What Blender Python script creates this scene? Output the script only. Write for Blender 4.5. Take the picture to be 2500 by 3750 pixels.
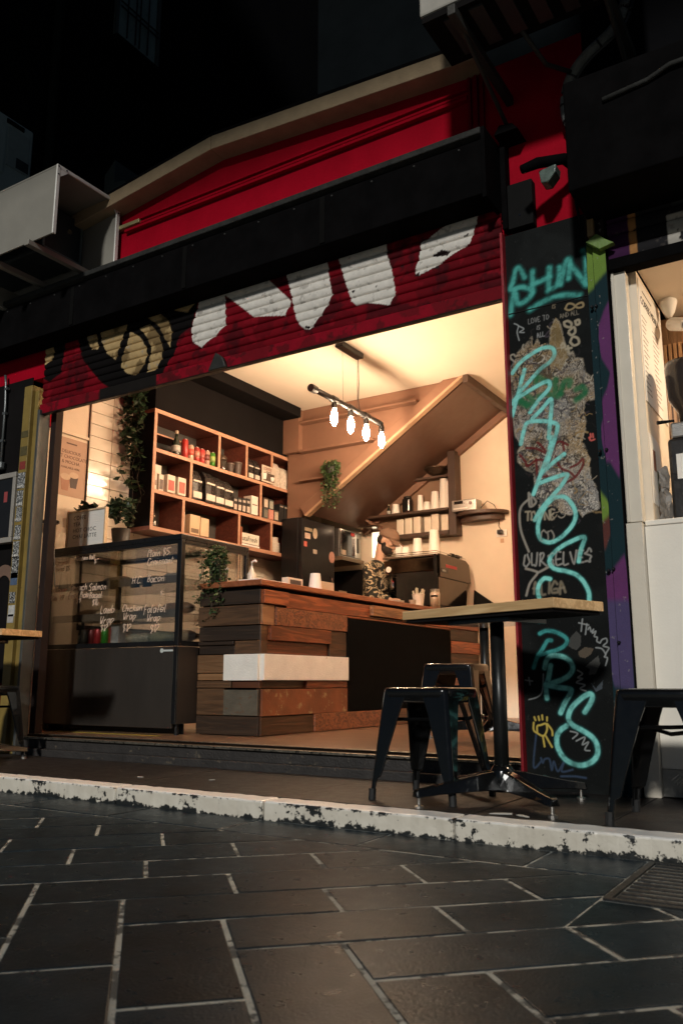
import bpy, bmesh, math, random
import numpy as np
from mathutils import Vector, Matrix

random.seed(7); rng = np.random.default_rng(7)
scene = bpy.context.scene
for o in list(bpy.data.objects): bpy.data.objects.remove(o)
COL = scene.collection
R = math.radians

# ------------------------------------------------------------------ camera
cam_d = bpy.data.cameras.new('camera'); cam = bpy.data.objects.new('camera', cam_d); COL.objects.link(cam)
cam.location = (0, 0, 0.49); cam.rotation_euler = (R(90 + 11.4), 0, R(32.1))
cam_d.sensor_fit = 'VERTICAL'; cam_d.sensor_height = 36; cam_d.sensor_width = 24
cam_d.lens = 3076 / 3750 * 36; cam_d.clip_start = 0.05; cam_d.clip_end = 200
cam_d.dof.use_dof = True; cam_d.dof.focus_distance = 5.6; cam_d.dof.aperture_fstop = 5.0
scene.camera = cam
# ------------------------------------------------------------------ sky and sun (night lane: dim sky glow, low light from the lane)
SUN_EL, SUN_AZ = 24.0, 165.0          # azimuth of the light source, clockwise from +Y (it stands in the lane, left of the camera)
world = bpy.data.worlds.new('World'); scene.world = world; world.use_nodes = True
wn = world.node_tree; wn.nodes.clear()
sky = wn.nodes.new('ShaderNodeTexSky'); sky.sky_type = 'NISHITA'; sky.sun_disc = False
sky.sun_elevation = R(SUN_EL); sky.sun_rotation = R(SUN_AZ); sky.air_density = 1.0; sky.dust_density = 0.2; sky.ozone_density = 5.0
bg = wn.nodes.new('ShaderNodeBackground'); bg.inputs['Strength'].default_value = 0.011
wo = wn.nodes.new('ShaderNodeOutputWorld')
wn.links.new(sky.outputs[0], bg.inputs['Color']); wn.links.new(bg.outputs[0], wo.inputs['Surface'])
sun_d = bpy.data.lights.new('sun', 'SUN'); sun_d.energy = 2.0; sun_d.angle = R(4.0); sun_d.color = (1.0, 0.98, 0.92)
sun = bpy.data.objects.new('sun', sun_d); COL.objects.link(sun); sun.location = (0, 0, 12)
_sd = Vector((math.sin(R(SUN_AZ)) * math.cos(R(SUN_EL)), math.cos(R(SUN_AZ)) * math.cos(R(SUN_EL)), math.sin(R(SUN_EL))))
sun.rotation_euler = _sd.to_track_quat('Z', 'Y').to_euler()
BULB_E = 470.0
vs = scene.view_settings
vs.view_transform = 'Standard'; vs.look = 'None'; vs.exposure = 0.0; vs.gamma = 1.0; vs.use_curve_mapping = False
scene.render.resolution_x = 682; scene.render.resolution_y = 1024
try: scene.cycles.max_bounces = 8; scene.cycles.diffuse_bounces = 4; scene.cycles.transparent_max_bounces = 16
except Exception: pass

# traced outlines of the painted letters, metres in the plane of the wall (x, height)
TR = {}
TR['shon'] = [[(-1.334, 2.537), (-1.358, 2.592), (-1.378, 2.59), (-1.397, 2.527), (-1.412, 2.49), (-1.346, 2.486), (-1.295, 2.453), (-1.31, 2.423),
      (-1.35, 2.399), (-1.379, 2.407), (-1.384, 2.455)],
     [(-1.418, 2.349), (-1.401, 2.439), (-1.389, 2.477)],
     [(-1.29, 2.559), (-1.296, 2.446)],
     [(-1.294, 2.486), (-1.203, 2.502)],
     [(-1.201, 2.555), (-1.213, 2.431)],
     [(-1.207, 2.436), (-1.175, 2.444), (-1.157, 2.476), (-1.151, 2.541)],
     [(-1.15, 2.448), (-1.116, 2.558), (-1.097, 2.562), (-1.108, 2.47)],
     [(-1.095, 2.539), (-1.061, 2.483), (-1.023, 2.414)],
     [(-1.027, 2.599), (-1.013, 2.535), (-1.023, 2.414)],
     [(-1.316, 2.351), (-1.241, 2.379), (-1.153, 2.389), (-1.058, 2.368)]]
TR['tag'] = [[(-1.421, 2.03), (-1.377, 2.08), (-1.305, 2.117), (-1.253, 2.132), (-1.21, 2.122), (-1.199, 2.088), (-1.22, 2.054), (-1.271, 2.026),
      (-1.337, 1.968), (-1.394, 1.914), (-1.425, 1.868)],
     [(-1.356, 2.037), (-1.386, 1.945), (-1.431, 1.805)],
     [(-1.428, 1.881), (-1.346, 1.918), (-1.256, 1.952), (-1.231, 1.944), (-1.239, 1.91), (-1.291, 1.863), (-1.338, 1.808)],
     [(-1.327, 1.774), (-1.275, 1.816), (-1.229, 1.858), (-1.229, 1.807), (-1.242, 1.722), (-1.249, 1.661)],
     [(-1.392, 1.652), (-1.37, 1.73), (-1.347, 1.758), (-1.272, 1.752), (-1.211, 1.729), (-1.204, 1.703), (-1.229, 1.627), (-1.264, 1.533)],
     [(-1.233, 1.663), (-1.255, 1.586), (-1.297, 1.487), (-1.339, 1.389)],
     [(-1.177, 1.569), (-1.234, 1.534), (-1.297, 1.487)],
     [(-1.308, 1.44), (-1.244, 1.456), (-1.171, 1.468), (-1.178, 1.442), (-1.216, 1.398), (-1.273, 1.344), (-1.318, 1.295), (-1.338, 1.261)],
     [(-1.326, 1.199), (-1.321, 1.247), (-1.294, 1.304), (-1.255, 1.348), (-1.218, 1.362), (-1.183, 1.355), (-1.15, 1.313), (-1.138, 1.264),
      (-1.155, 1.219), (-1.192, 1.181), (-1.229, 1.155), (-1.271, 1.144), (-1.313, 1.162), (-1.326, 1.199)],
     [(-1.136, 1.042), (-1.121, 1.099), (-1.104, 1.155), (-1.171, 1.138), (-1.225, 1.113), (-1.263, 1.081), (-1.276, 1.047), (-1.254, 1.016),
      (-1.202, 1.001), (-1.151, 0.98), (-1.118, 0.944), (-1.098, 0.897), (-1.098, 0.855)],
     [(-1.277, 0.968), (-1.304, 0.973), (-1.329, 0.951), (-1.34, 0.916), (-1.335, 0.881)]]
TR['prs'] = [[(-1.34, 0.712), (-1.304, 0.725), (-1.252, 0.712), (-1.213, 0.685), (-1.22, 0.657), (-1.256, 0.636), (-1.315, 0.62), (-1.351, 0.609)],
     [(-1.286, 0.679), (-1.306, 0.676), (-1.332, 0.637), (-1.357, 0.604), (-1.378, 0.553)],
     [(-1.324, 0.552), (-1.311, 0.592), (-1.281, 0.608), (-1.235, 0.602), (-1.201, 0.579), (-1.192, 0.546), (-1.216, 0.513), (-1.263, 0.491),
      (-1.322, 0.474)],
     [(-1.295, 0.563), (-1.309, 0.502), (-1.323, 0.468), (-1.32, 0.413)],
     [(-1.322, 0.474), (-1.265, 0.463), (-1.208, 0.455), (-1.209, 0.436), (-1.234, 0.397), (-1.259, 0.348)],
     [(-1.147, 0.353), (-1.116, 0.399), (-1.109, 0.426), (-1.125, 0.434), (-1.166, 0.409), (-1.207, 0.37), (-1.224, 0.327), (-1.206, 0.295),
      (-1.157, 0.269), (-1.115, 0.239), (-1.098, 0.197), (-1.109, 0.155), (-1.149, 0.126), (-1.198, 0.121), (-1.248, 0.143), (-1.279, 0.19),
      (-1.282, 0.238), (-1.263, 0.271), (-1.234, 0.291)]]
TR['flower'] = [[(-1.389, 0.301), (-1.391, 0.268), (-1.374, 0.254), (-1.345, 0.242), (-1.327, 0.27), (-1.331, 0.297), (-1.355, 0.291), (-1.373, 0.285),
      (-1.374, 0.257)],
     [(-1.325, 0.297), (-1.304, 0.27), (-1.302, 0.246)],
     [(-1.348, 0.242), (-1.342, 0.195)],
     [(-1.334, 0.242), (-1.307, 0.194)],
     [(-1.385, 0.326), (-1.38, 0.312)],
     [(-1.365, 0.329), (-1.362, 0.313)],
     [(-1.347, 0.335), (-1.346, 0.316)],
     [(-1.324, 0.327), (-1.325, 0.311)]]
TR['chalk'] = [[(-1.134, 0.773), (-1.143, 0.717)],
     [(-1.152, 0.756), (-1.107, 0.744)],
     [(-1.115, 0.75), (-1.124, 0.702)],
     [(-1.111, 0.724), (-1.102, 0.735), (-1.097, 0.713), (-1.086, 0.724), (-1.092, 0.707), (-1.076, 0.715), (-1.084, 0.693), (-1.071, 0.687),
      (-1.074, 0.671), (-1.062, 0.662)],
     [(-1.059, 0.662), (-1.05, 0.676), (-1.031, 0.681), (-1.029, 0.664), (-1.046, 0.648), (-1.022, 0.639), (-1.032, 0.621), (-1.038, 0.61)],
     [(-1.08, 0.641), (-1.053, 0.635), (-1.038, 0.61), (-1.044, 0.599), (-1.031, 0.593), (-1.041, 0.561)],
     [(-1.17, 0.54), (-1.148, 0.524), (-1.171, 0.507), (-1.149, 0.502), (-1.178, 0.485), (-1.14, 0.474), (-1.163, 0.458), (-1.136, 0.447)],
     [(-1.422, 0.496), (-1.386, 0.491)],
     [(-1.404, 0.508), (-1.399, 0.474)],
     [(-1.332, 0.524), (-1.341, 0.446), (-1.366, 0.418), (-1.408, 0.406)],
     [(-1.193, 0.225), (-1.153, 0.243), (-1.166, 0.21), (-1.138, 0.222), (-1.156, 0.189), (-1.134, 0.185)],
     [(-1.218, 0.267), (-1.185, 0.258), (-1.209, 0.235)],
     [(-1.4, 2.297), (-1.378, 2.279), (-1.386, 2.247), (-1.377, 2.199)],
     [(-1.378, 2.279), (-1.35, 2.256), (-1.373, 2.244), (-1.349, 2.236)]]
TR['blue'] = [[(-1.38, 0.246), (-1.399, 0.103), (-1.363, 0.127), (-1.362, 0.143), (-1.354, 0.122), (-1.345, 0.138), (-1.322, 0.139), (-1.313, 0.092),
      (-1.302, 0.13), (-1.284, 0.088), (-1.248, 0.143), (-1.267, 0.089), (-1.216, 0.099)],
     [(-1.271, 0.067), (-1.207, 0.07), (-1.158, 0.066)]]
TR['blobs'] = [[(-1.195, 0.691), (-1.165, 0.72), (-1.144, 0.695), (-1.149, 0.65), (-1.17, 0.631), (-1.192, 0.64), (-1.206, 0.652)],
     [(-1.162, 0.623), (-1.13, 0.644), (-1.091, 0.638), (-1.104, 0.611), (-1.133, 0.594), (-1.158, 0.601)],
     [(-1.135, 0.556), (-1.071, 0.605), (-1.065, 0.567), (-1.087, 0.523), (-1.12, 0.518), (-1.113, 0.545)],
     [(-1.111, 0.485), (-1.091, 0.458), (-1.056, 0.496), (-1.063, 0.458), (-1.092, 0.442)]]
TR['collage'] = [(-1.432, 2.019), (-1.394, 2.13), (-1.347, 2.166), (-1.31, 2.203), (-1.306, 2.15), (-1.282, 2.184), (-1.268, 2.148), (-1.24, 2.155),
      (-1.222, 2.131), (-1.211, 2.226), (-1.183, 2.279), (-1.161, 2.234), (-1.147, 2.147), (-1.132, 2.073), (-1.108, 2.081), (-1.098, 2.047),
      (-1.062, 2.033), (-1.054, 1.962), (-1.005, 1.909), (-1.016, 1.819), (-1.063, 1.815), (-1.072, 1.755), (-1.063, 1.705), (-1.072, 1.663),
      (-1.086, 1.617), (-1.056, 1.534), (-1.055, 1.545), (-1.06, 1.456), (-1.026, 1.363), (-1.025, 1.281), (-1.083, 1.27), (-1.107, 1.249),
      (-1.116, 1.285), (-1.164, 1.267), (-1.21, 1.283), (-1.232, 1.322), (-1.318, 1.313), (-1.309, 1.355), (-1.327, 1.375), (-1.333, 1.498),
      (-1.37, 1.516), (-1.412, 1.565), (-1.41, 1.615), (-1.389, 1.65), (-1.396, 1.646), (-1.419, 1.7), (-1.43, 1.817), (-1.435, 1.948)]
TR['goldspike'] = [(-1.222, 2.131), (-1.211, 2.226), (-1.183, 2.279), (-1.161, 2.234), (-1.147, 2.147), (-1.133, 2.061), (-1.173, 1.993), (-1.208, 2.032)]
TR['green'] = [[(-1.299, 1.96), (-1.292, 1.985), (-1.255, 1.958), (-1.231, 1.941)],
     [(-1.353, 1.906), (-1.317, 1.861), (-1.348, 1.854), (-1.379, 1.879)],
     [(-1.392, 1.875), (-1.349, 1.842)],
     [(-1.2, 1.954), (-1.21, 1.88), (-1.234, 1.884)],
     [(-1.179, 1.88), (-1.158, 1.933), (-1.128, 1.933), (-1.135, 1.909)],
     [(-1.101, 1.884), (-1.07, 1.891), (-1.06, 1.858), (-1.104, 1.829)],
     [(-1.29, 1.882), (-1.259, 1.889)],
     [(-1.18, 1.874), (-1.192, 1.864)]]
TR['dred'] = [[(-1.365, 1.628), (-1.315, 1.617), (-1.267, 1.588), (-1.29, 1.629), (-1.308, 1.647)],
     [(-1.401, 1.598), (-1.374, 1.56), (-1.363, 1.534), (-1.318, 1.558), (-1.269, 1.551)],
     [(-1.252, 1.53), (-1.244, 1.572), (-1.204, 1.634), (-1.157, 1.612)],
     [(-1.181, 1.618), (-1.177, 1.587)],
     [(-1.151, 1.498), (-1.115, 1.511), (-1.088, 1.532), (-1.093, 1.496), (-1.131, 1.447), (-1.185, 1.424)],
     [(-1.318, 1.564), (-1.316, 1.484)],
     [(-1.22, 1.563), (-1.199, 1.505), (-1.153, 1.474), (-1.136, 1.454)],
     [(-1.31, 1.471), (-1.267, 1.471)]]
TR['arrow'] = [[(-1.376, 1.108), (-1.409, 1.207), (-1.415, 1.287), (-1.403, 1.335), (-1.364, 1.367)],
     [(-1.363, 1.398), (-1.328, 1.351), (-1.36, 1.33), (-1.363, 1.394)],
     [(-1.352, 1.372), (-1.35, 1.341)]]
TR['vine'] = [[(-1.395, 1.026), (-1.35, 1.011), (-1.339, 0.998), (-1.377, 0.954), (-1.398, 0.896)],
     [(-1.338, 1.001), (-1.308, 1.014), (-1.28, 1.027)]]
TR['smile'] = [[(-1.053, 1.633), (-1.045, 1.617), (-1.028, 1.62)],
     [(-1.046, 1.65), (-1.045, 1.632)],
     [(-1.035, 1.648), (-1.034, 1.63)]]
TR['words'] = [('IS', -1.199, 2.329, 0.026, 0.006, (0.3, 0.24, 0.16)),
     ('LOVE TO', -1.323, 2.278, 0.029, 0.005, (0.33, 0.33, 0.32)),
     ('AND ALL', -1.159, 2.269, 0.025, 0.005, (0.3, 0.26, 0.2)),
     ('IS', -1.283, 2.235, 0.025, 0.005, (0.35, 0.35, 0.34)),
     ('ALL', -1.282, 2.194, 0.026, 0.006, (0.4, 0.4, 0.4)),
     ('TOONE', -1.385, 1.259, 0.052, 0.012, (0.55, 0.47, 0.34)),
     ('CO', -1.313, 1.15, 0.06, 0.01, (0.45, 0.42, 0.36)),
     ('OURSELVES', -1.401, 1.038, 0.066, 0.011, (0.5, 0.49, 0.45)),
     ('ALIGA', -1.361, 0.9, 0.064, 0.015, (0.33, 0.28, 0.2))]
TR['infinity'] = [(-1.132, 2.312), (-1.118, 2.334), (-1.094, 2.328), (-1.071, 2.303), (-1.044, 2.303), (-1.046, 2.323), (-1.07, 2.322), (-1.096, 2.303),
      (-1.12, 2.302), (-1.132, 2.315)]
TR['scrib'] = [[(-1.142, 2.243), (-1.123, 2.245), (-1.106, 2.228), (-1.113, 2.21), (-1.137, 2.222), (-1.142, 2.239)],
     [(-1.087, 2.236), (-1.069, 2.238), (-1.067, 2.218), (-1.082, 2.216), (-1.086, 2.234)],
     [(-1.12, 2.192), (-1.095, 2.206), (-1.09, 2.179), (-1.109, 2.167), (-1.123, 2.183)],
     [(-1.117, 2.134), (-1.104, 2.156), (-1.08, 2.145), (-1.075, 2.118), (-1.1, 2.111), (-1.117, 2.131)],
     [(-1.163, 2.125), (-1.151, 2.135), (-1.145, 2.115), (-1.161, 2.112)],
     [(-1.14, 2.101), (-1.113, 2.101)],
     [(-1.13, 2.114), (-1.127, 2.079)]]
TR['purple'] = [[(-0.909, 2.288), (-0.938, 2.238), (-0.966, 2.169), (-0.969, 2.107), (-0.964, 2.006), (-0.926, 1.924), (-0.944, 1.854), (-0.971, 1.798),
      (-0.976, 1.714), (-0.99, 1.668), (-0.989, 1.59), (-0.972, 1.493), (-0.911, 1.484), (-0.903, 1.786), (-0.897, 2.153)],
     [(-0.993, 1.626), (-0.979, 1.575), (-0.965, 1.514), (-0.916, 1.408), (-0.903, 1.611)],
     [(-0.917, 1.054), (-0.97, 0.99), (-1.011, 0.959), (-1.014, 0.727), (-0.912, 0.724), (-0.911, 0.981)]]
TR['purplelow'] = [[(-1.015, 0.851), (-1.017, 0.544), (-1.003, 0.469), (-0.915, 0.449), (-0.909, 0.846)],
     [(-0.954, 0.443), (-0.981, 0.155), (-0.977, 0.145), (-0.952, 0.364)]]
TR['greenp'] = [[(-1.005, 2.606), (-0.901, 2.543), (-0.911, 2.442), (-0.976, 2.382), (-1.011, 2.359)],
     [(-1.012, 1.361), (-0.983, 1.317), (-0.972, 1.27), (-0.983, 1.236), (-1.015, 1.205)]]
TR['brownp'] = [[(-1.018, 1.208), (-0.974, 1.247), (-0.973, 1.166), (-1.003, 1.089), (-1.017, 1.084)]]
TR['white'] = [[(-3.542, 3.178), (-3.057, 3.15), (-3.037, 3.024), (-2.949, 2.927), (-2.805, 2.773), (-2.853, 2.692), (-3.099, 2.744), (-3.189, 2.825),
      (-3.337, 2.953), (-3.326, 2.739), (-3.419, 2.685), (-3.528, 2.634), (-3.606, 2.69), (-3.62, 2.793), (-3.586, 2.878), (-3.552, 2.978)],
     [(-2.886, 3.146), (-2.56, 3.18), (-2.543, 2.974), (-2.535, 2.887), (-2.509, 2.74), (-2.542, 2.679), (-2.619, 2.6), (-2.666, 2.556),
      (-2.714, 2.574), (-2.763, 2.635), (-2.788, 2.726), (-2.806, 2.816), (-2.841, 2.942)],
     [(-2.513, 3.151), (-1.967, 3.121), (-2.025, 3.05), (-2.082, 3.006), (-2.139, 2.976), (-2.14, 2.901), (-2.106, 2.783), (-2.084, 2.644),
      (-2.123, 2.578), (-2.215, 2.61), (-2.272, 2.632), (-2.346, 2.634), (-2.375, 2.664), (-2.413, 2.784), (-2.458, 2.936)],
     [(-1.55, 3.09), (-1.574, 2.955), (-1.602, 2.874), (-1.623, 2.816), (-1.747, 2.768), (-1.853, 2.726), (-1.948, 2.706), (-1.961, 2.743),
      (-1.932, 2.814), (-1.917, 2.903), (-1.835, 2.931), (-1.728, 2.978), (-1.636, 3.014)]]
TR['chips'] = [[(-1.858, 2.806), (-1.791, 2.822), (-1.739, 2.798), (-1.759, 2.778), (-1.825, 2.79)],
     [(-1.86, 2.728), (-1.807, 2.739), (-1.814, 2.715)],
     [(-1.968, 2.712), (-1.934, 2.729), (-1.934, 2.703)],
     [(-2.706, 2.579), (-2.698, 2.588), (-2.671, 2.579), (-2.673, 2.563)],
     [(-2.375, 2.726), (-2.353, 2.734), (-2.357, 2.708)],
     [(-2.214, 2.718), (-2.202, 2.721), (-2.208, 2.705)],
     [(-1.666, 2.867), (-1.627, 2.875), (-1.641, 2.86)],
     [(-2.056, 2.807), (-2.034, 2.803), (-2.029, 2.786), (-2.048, 2.788)]]
TR['black'] = [[(-5.043, 3.414), (-4.882, 3.105), (-4.745, 2.995), (-4.674, 2.798), (-4.559, 2.673), (-4.448, 2.564), (-4.327, 2.497), (-4.239, 2.408),
      (-3.987, 2.409), (-3.897, 2.439), (-3.843, 2.563), (-3.758, 2.651), (-3.734, 2.752), (-3.619, 2.808), (-3.549, 3.026), (-3.541, 3.191),
      (-4.378, 3.397)],
     [(-5.214, 3.211), (-5.228, 3.078), (-5.184, 2.853), (-5.166, 2.77), (-5.026, 2.689), (-4.901, 2.729), (-4.863, 2.995), (-4.847, 3.124)]]
TR['gold'] = [[(-4.651, 3.038), (-4.555, 3.035), (-4.529, 2.933), (-4.504, 2.832), (-4.574, 2.847), (-4.623, 2.915)],
     [(-4.504, 3.048), (-4.285, 3.046), (-4.221, 2.949), (-4.272, 2.862), (-4.306, 2.77), (-4.318, 2.711), (-4.415, 2.781), (-4.484, 2.897)],
     [(-4.193, 2.899), (-4.092, 2.833), (-4.022, 2.733), (-4.018, 2.671), (-4.061, 2.596), (-4.121, 2.56), (-4.203, 2.589), (-4.264, 2.65),
      (-4.262, 2.723), (-4.212, 2.823)],
     [(-4.104, 2.904), (-4.002, 2.91), (-3.919, 2.818), (-3.874, 2.712), (-3.877, 2.629), (-3.934, 2.558), (-4.011, 2.556), (-3.994, 2.654),
      (-3.975, 2.722), (-4.028, 2.819)],
     [(-4.037, 2.967), (-3.928, 2.978), (-3.831, 2.894), (-3.796, 2.802), (-3.805, 2.697), (-3.855, 2.767), (-3.922, 2.879)],
     [(-3.84, 3.053), (-3.571, 3.044), (-3.596, 2.955), (-3.668, 2.914), (-3.774, 2.952)],
     [(-5.179, 3.067), (-5.008, 3.068), (-4.989, 2.878), (-5.078, 2.831), (-5.16, 2.888)],
     [(-4.236, 3.047), (-4.081, 3.04), (-4.071, 3.0), (-4.183, 2.99)],
     [(-4.962, 3.071), (-4.904, 3.044), (-4.922, 2.949)]]
# ------------------------------------------------------------------ materials
def lin(c):
    if isinstance(c, str):
        c = [int(c[i:i + 2], 16) / 255 for i in (0, 2, 4)]
        return tuple(v / 12.92 if v <= .04045 else ((v + .055) / 1.055) ** 2.4 for v in c)
    return tuple(c)
MATS = {}
def nd(t, typ, **k):
    n = t.nodes.new(typ)
    for a, b in k.items(): setattr(n, a, b)
    return n
def base(name):
    m = bpy.data.materials.new(name); m.use_nodes = True; t = m.node_tree
    return m, t, t.nodes['Principled BSDF']
def mat(name, col, rough=.55, metal=0., var=.18, scale=7., bump=.12, bscale=90., spec=.5, coat=0., orand=0., stretch=(1, 1, 1), emit=None, estr=0., wear=None, wamt=.5):
    """noise-varied principled surface; wear = second colour that shows in patches"""
    if name in MATS: return MATS[name]
    m, t, b = base(name); L = t.links.new; c = lin(col)
    tc = nd(t, 'ShaderNodeTexCoord'); mp = nd(t, 'ShaderNodeMapping'); mp.inputs['Scale'].default_value = stretch
    L(tc.outputs['Object'], mp.inputs[0])
    vec = mp.outputs[0]
    if orand:
        oi = nd(t, 'ShaderNodeObjectInfo'); ad = nd(t, 'ShaderNodeVectorMath', operation='ADD')
        sc = nd(t, 'ShaderNodeVectorMath', operation='SCALE'); sc.inputs[0].default_value = (13, 7, 5)
        L(oi.outputs['Random'], sc.inputs['Scale']); L(vec, ad.inputs[0]); L(sc.outputs[0], ad.inputs[1]); vec = ad.outputs[0]
    n = nd(t, 'ShaderNodeTexNoise'); n.inputs['Scale'].default_value = scale; n.inputs['Detail'].default_value = 6; n.inputs['Roughness'].default_value = .62
    L(vec, n.inputs['Vector'])
    mx = nd(t, 'ShaderNodeMix', data_type='RGBA')
    mx.inputs['A'].default_value = (*[max(v * (1 - var * 1.6), 0) for v in c], 1); mx.inputs['B'].default_value = (*[min(v * (1 + var), 1) for v in c], 1)
    L(n.outputs['Fac'], mx.inputs['Factor']); out = mx.outputs['Result']
    if orand:
        hs = nd(t, 'ShaderNodeHueSaturation'); mr = nd(t, 'ShaderNodeMapRange'); mr.inputs['To Min'].default_value = 1 - orand; mr.inputs['To Max'].default_value = 1 + orand
        L(oi.outputs['Random'], mr.inputs['Value']); L(mr.outputs[0], hs.inputs['Value']); L(out, hs.inputs['Color']); out = hs.outputs[0]
    if wear:
        n3 = nd(t, 'ShaderNodeTexNoise'); n3.inputs['Scale'].default_value = scale * 2.3; n3.inputs['Detail'].default_value = 8; n3.inputs['Roughness'].default_value = .7
        L(vec, n3.inputs['Vector'])
        cr = nd(t, 'ShaderNodeValToRGB'); cr.color_ramp.elements[0].position = .72 - wamt * .25; cr.color_ramp.elements[1].position = .76 - wamt * .25
        L(n3.outputs['Fac'], cr.inputs[0])
        m2 = nd(t, 'ShaderNodeMix', data_type='RGBA'); m2.inputs['B'].default_value = (*lin(wear), 1)
        L(cr.outputs[0], m2.inputs['Factor']); L(out, m2.inputs['A']); out = m2.outputs['Result']
    L(out, b.inputs['Base Color'])
    rr = nd(t, 'ShaderNodeMapRange'); rr.inputs['To Min'].default_value = max(rough - .12, .03); rr.inputs['To Max'].default_value = min(rough + .14, 1)
    n2 = nd(t, 'ShaderNodeTexNoise'); n2.inputs['Scale'].default_value = scale * 3; n2.inputs['Detail'].default_value = 5
    L(vec, n2.inputs['Vector']); L(n2.outputs['Fac'], rr.inputs['Value']); L(rr.outputs[0], b.inputs['Roughness'])
    b.inputs['Metallic'].default_value = metal; b.inputs['Specular IOR Level'].default_value = spec; b.inputs['Coat Weight'].default_value = coat
    if bump:
        nb = nd(t, 'ShaderNodeTexNoise'); nb.inputs['Scale'].default_value = bscale; nb.inputs['Detail'].default_value = 6
        L(vec, nb.inputs['Vector']); bp = nd(t, 'ShaderNodeBump'); bp.inputs['Strength'].default_value = bump; bp.inputs['Distance'].default_value = .01
        L(nb.outputs['Fac'], bp.inputs['Height']); L(bp.outputs[0], b.inputs['Normal'])
    if emit:
        b.inputs['Emission Color'].default_value = (*lin(emit), 1); b.inputs['Emission Strength'].default_value = estr
    MATS[name] = m; return m
def wood(name, c1, c2, axis='Y', rough=.5, scale=1., figured=False, orand=.25, bump=.25):
    if name in MATS: return MATS[name]
    m, t, b = base(name); L = t.links.new
    tc = nd(t, 'ShaderNodeTexCoord'); oi = nd(t, 'ShaderNodeObjectInfo'); mp = nd(t, 'ShaderNodeMapping')
    s = {'X': (1.1, 14, 14), 'Y': (14, 1.1, 14), 'Z': (14, 14, 1.1)}[axis]
    if figured: s = tuple(v * .8 if v > 5 else v * 6 for v in s)
    mp.inputs['Scale'].default_value = tuple(v * scale for v in s)
    sc = nd(t, 'ShaderNodeVectorMath', operation='SCALE'); sc.inputs[0].default_value = (3.1, 5.7, 2.3); L(oi.outputs['Random'], sc.inputs['Scale'])
    ad = nd(t, 'ShaderNodeVectorMath', operation='ADD'); L(tc.outputs['Object'], ad.inputs[0]); L(sc.outputs[0], ad.inputs[1]); L(ad.outputs[0], mp.inputs[0])
    n = nd(t, 'ShaderNodeTexNoise'); n.inputs['Scale'].default_value = 1.6; n.inputs['Detail'].default_value = 5; n.inputs['Distortion'].default_value = 2.2 if figured else .7
    L(mp.outputs[0], n.inputs['Vector'])
    mu = nd(t, 'ShaderNodeMath', operation='MULTIPLY'); mu.inputs[1].default_value = 26 if figured else 21; L(n.outputs['Fac'], mu.inputs[0])
    si = nd(t, 'ShaderNodeMath', operation='SINE'); L(mu.outputs[0], si.inputs[0])
    mr = nd(t, 'ShaderNodeMapRange'); mr.inputs['From Min'].default_value = -1; L(si.outputs[0], mr.inputs['Value'])
    n2 = nd(t, 'ShaderNodeTexNoise'); n2.inputs['Scale'].default_value = 9; n2.inputs['Detail'].default_value = 8; L(mp.outputs[0], n2.inputs['Vector'])
    av = nd(t, 'ShaderNodeMath', operation='MULTIPLY_ADD'); av.inputs[1].default_value = .55; L(mr.outputs[0], av.inputs[0]); 
    h = nd(t, 'ShaderNodeMath', operation='MULTIPLY'); h.inputs[1].default_value = .5; L(n2.outputs['Fac'], h.inputs[0]); L(h.outputs[0], av.inputs[2])
    mx = nd(t, 'ShaderNodeMix', data_type='RGBA'); mx.inputs['A'].default_value = (*lin(c1), 1); mx.inputs['B'].default_value = (*lin(c2), 1); L(av.outputs[0], mx.inputs['Factor'])
    hs = nd(t, 'ShaderNodeHueSaturation'); m2 = nd(t, 'ShaderNodeMapRange'); m2.inputs['To Min'].default_value = 1 - orand; m2.inputs['To Max'].default_value = 1 + orand
    L(oi.outputs['Random'], m2.inputs['Value']); L(m2.outputs[0], hs.inputs['Value']); L(mx.outputs['Result'], hs.inputs['Color']); L(hs.outputs[0], b.inputs['Base Color'])
    b.inputs['Roughness'].default_value = rough
    bp = nd(t, 'ShaderNodeBump'); bp.inputs['Strength'].default_value = bump; bp.inputs['Distance'].default_value = .007; L(av.outputs[0], bp.inputs['Height']); L(bp.outputs[0], b.inputs['Normal'])
    MATS[name] = m; return m
def glass(name, tint=(.985, .99, .985), refl=.7):
    if name in MATS: return MATS[name]
    m = bpy.data.materials.new(name); m.use_nodes = True; t = m.node_tree; t.nodes.clear(); L = t.links.new
    o = nd(t, 'ShaderNodeOutputMaterial'); mx = nd(t, 'ShaderNodeMixShader'); tr = nd(t, 'ShaderNodeBsdfTransparent'); g = nd(t, 'ShaderNodeBsdfGlossy')
    fr = nd(t, 'ShaderNodeFresnel'); fr.inputs[0].default_value = 1.5; mu = nd(t, 'ShaderNodeMath', operation='MULTIPLY'); mu.inputs[1].default_value = refl
    tr.inputs[0].default_value = (*tint, 1); g.inputs['Roughness'].default_value = .03
    L(fr.outputs[0], mu.inputs[0]); L(mu.outputs[0], mx.inputs[0]); L(tr.outputs[0], mx.inputs[1]); L(g.outputs[0], mx.inputs[2]); L(mx.outputs[0], o.inputs[0])
    MATS[name] = m; return m
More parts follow.
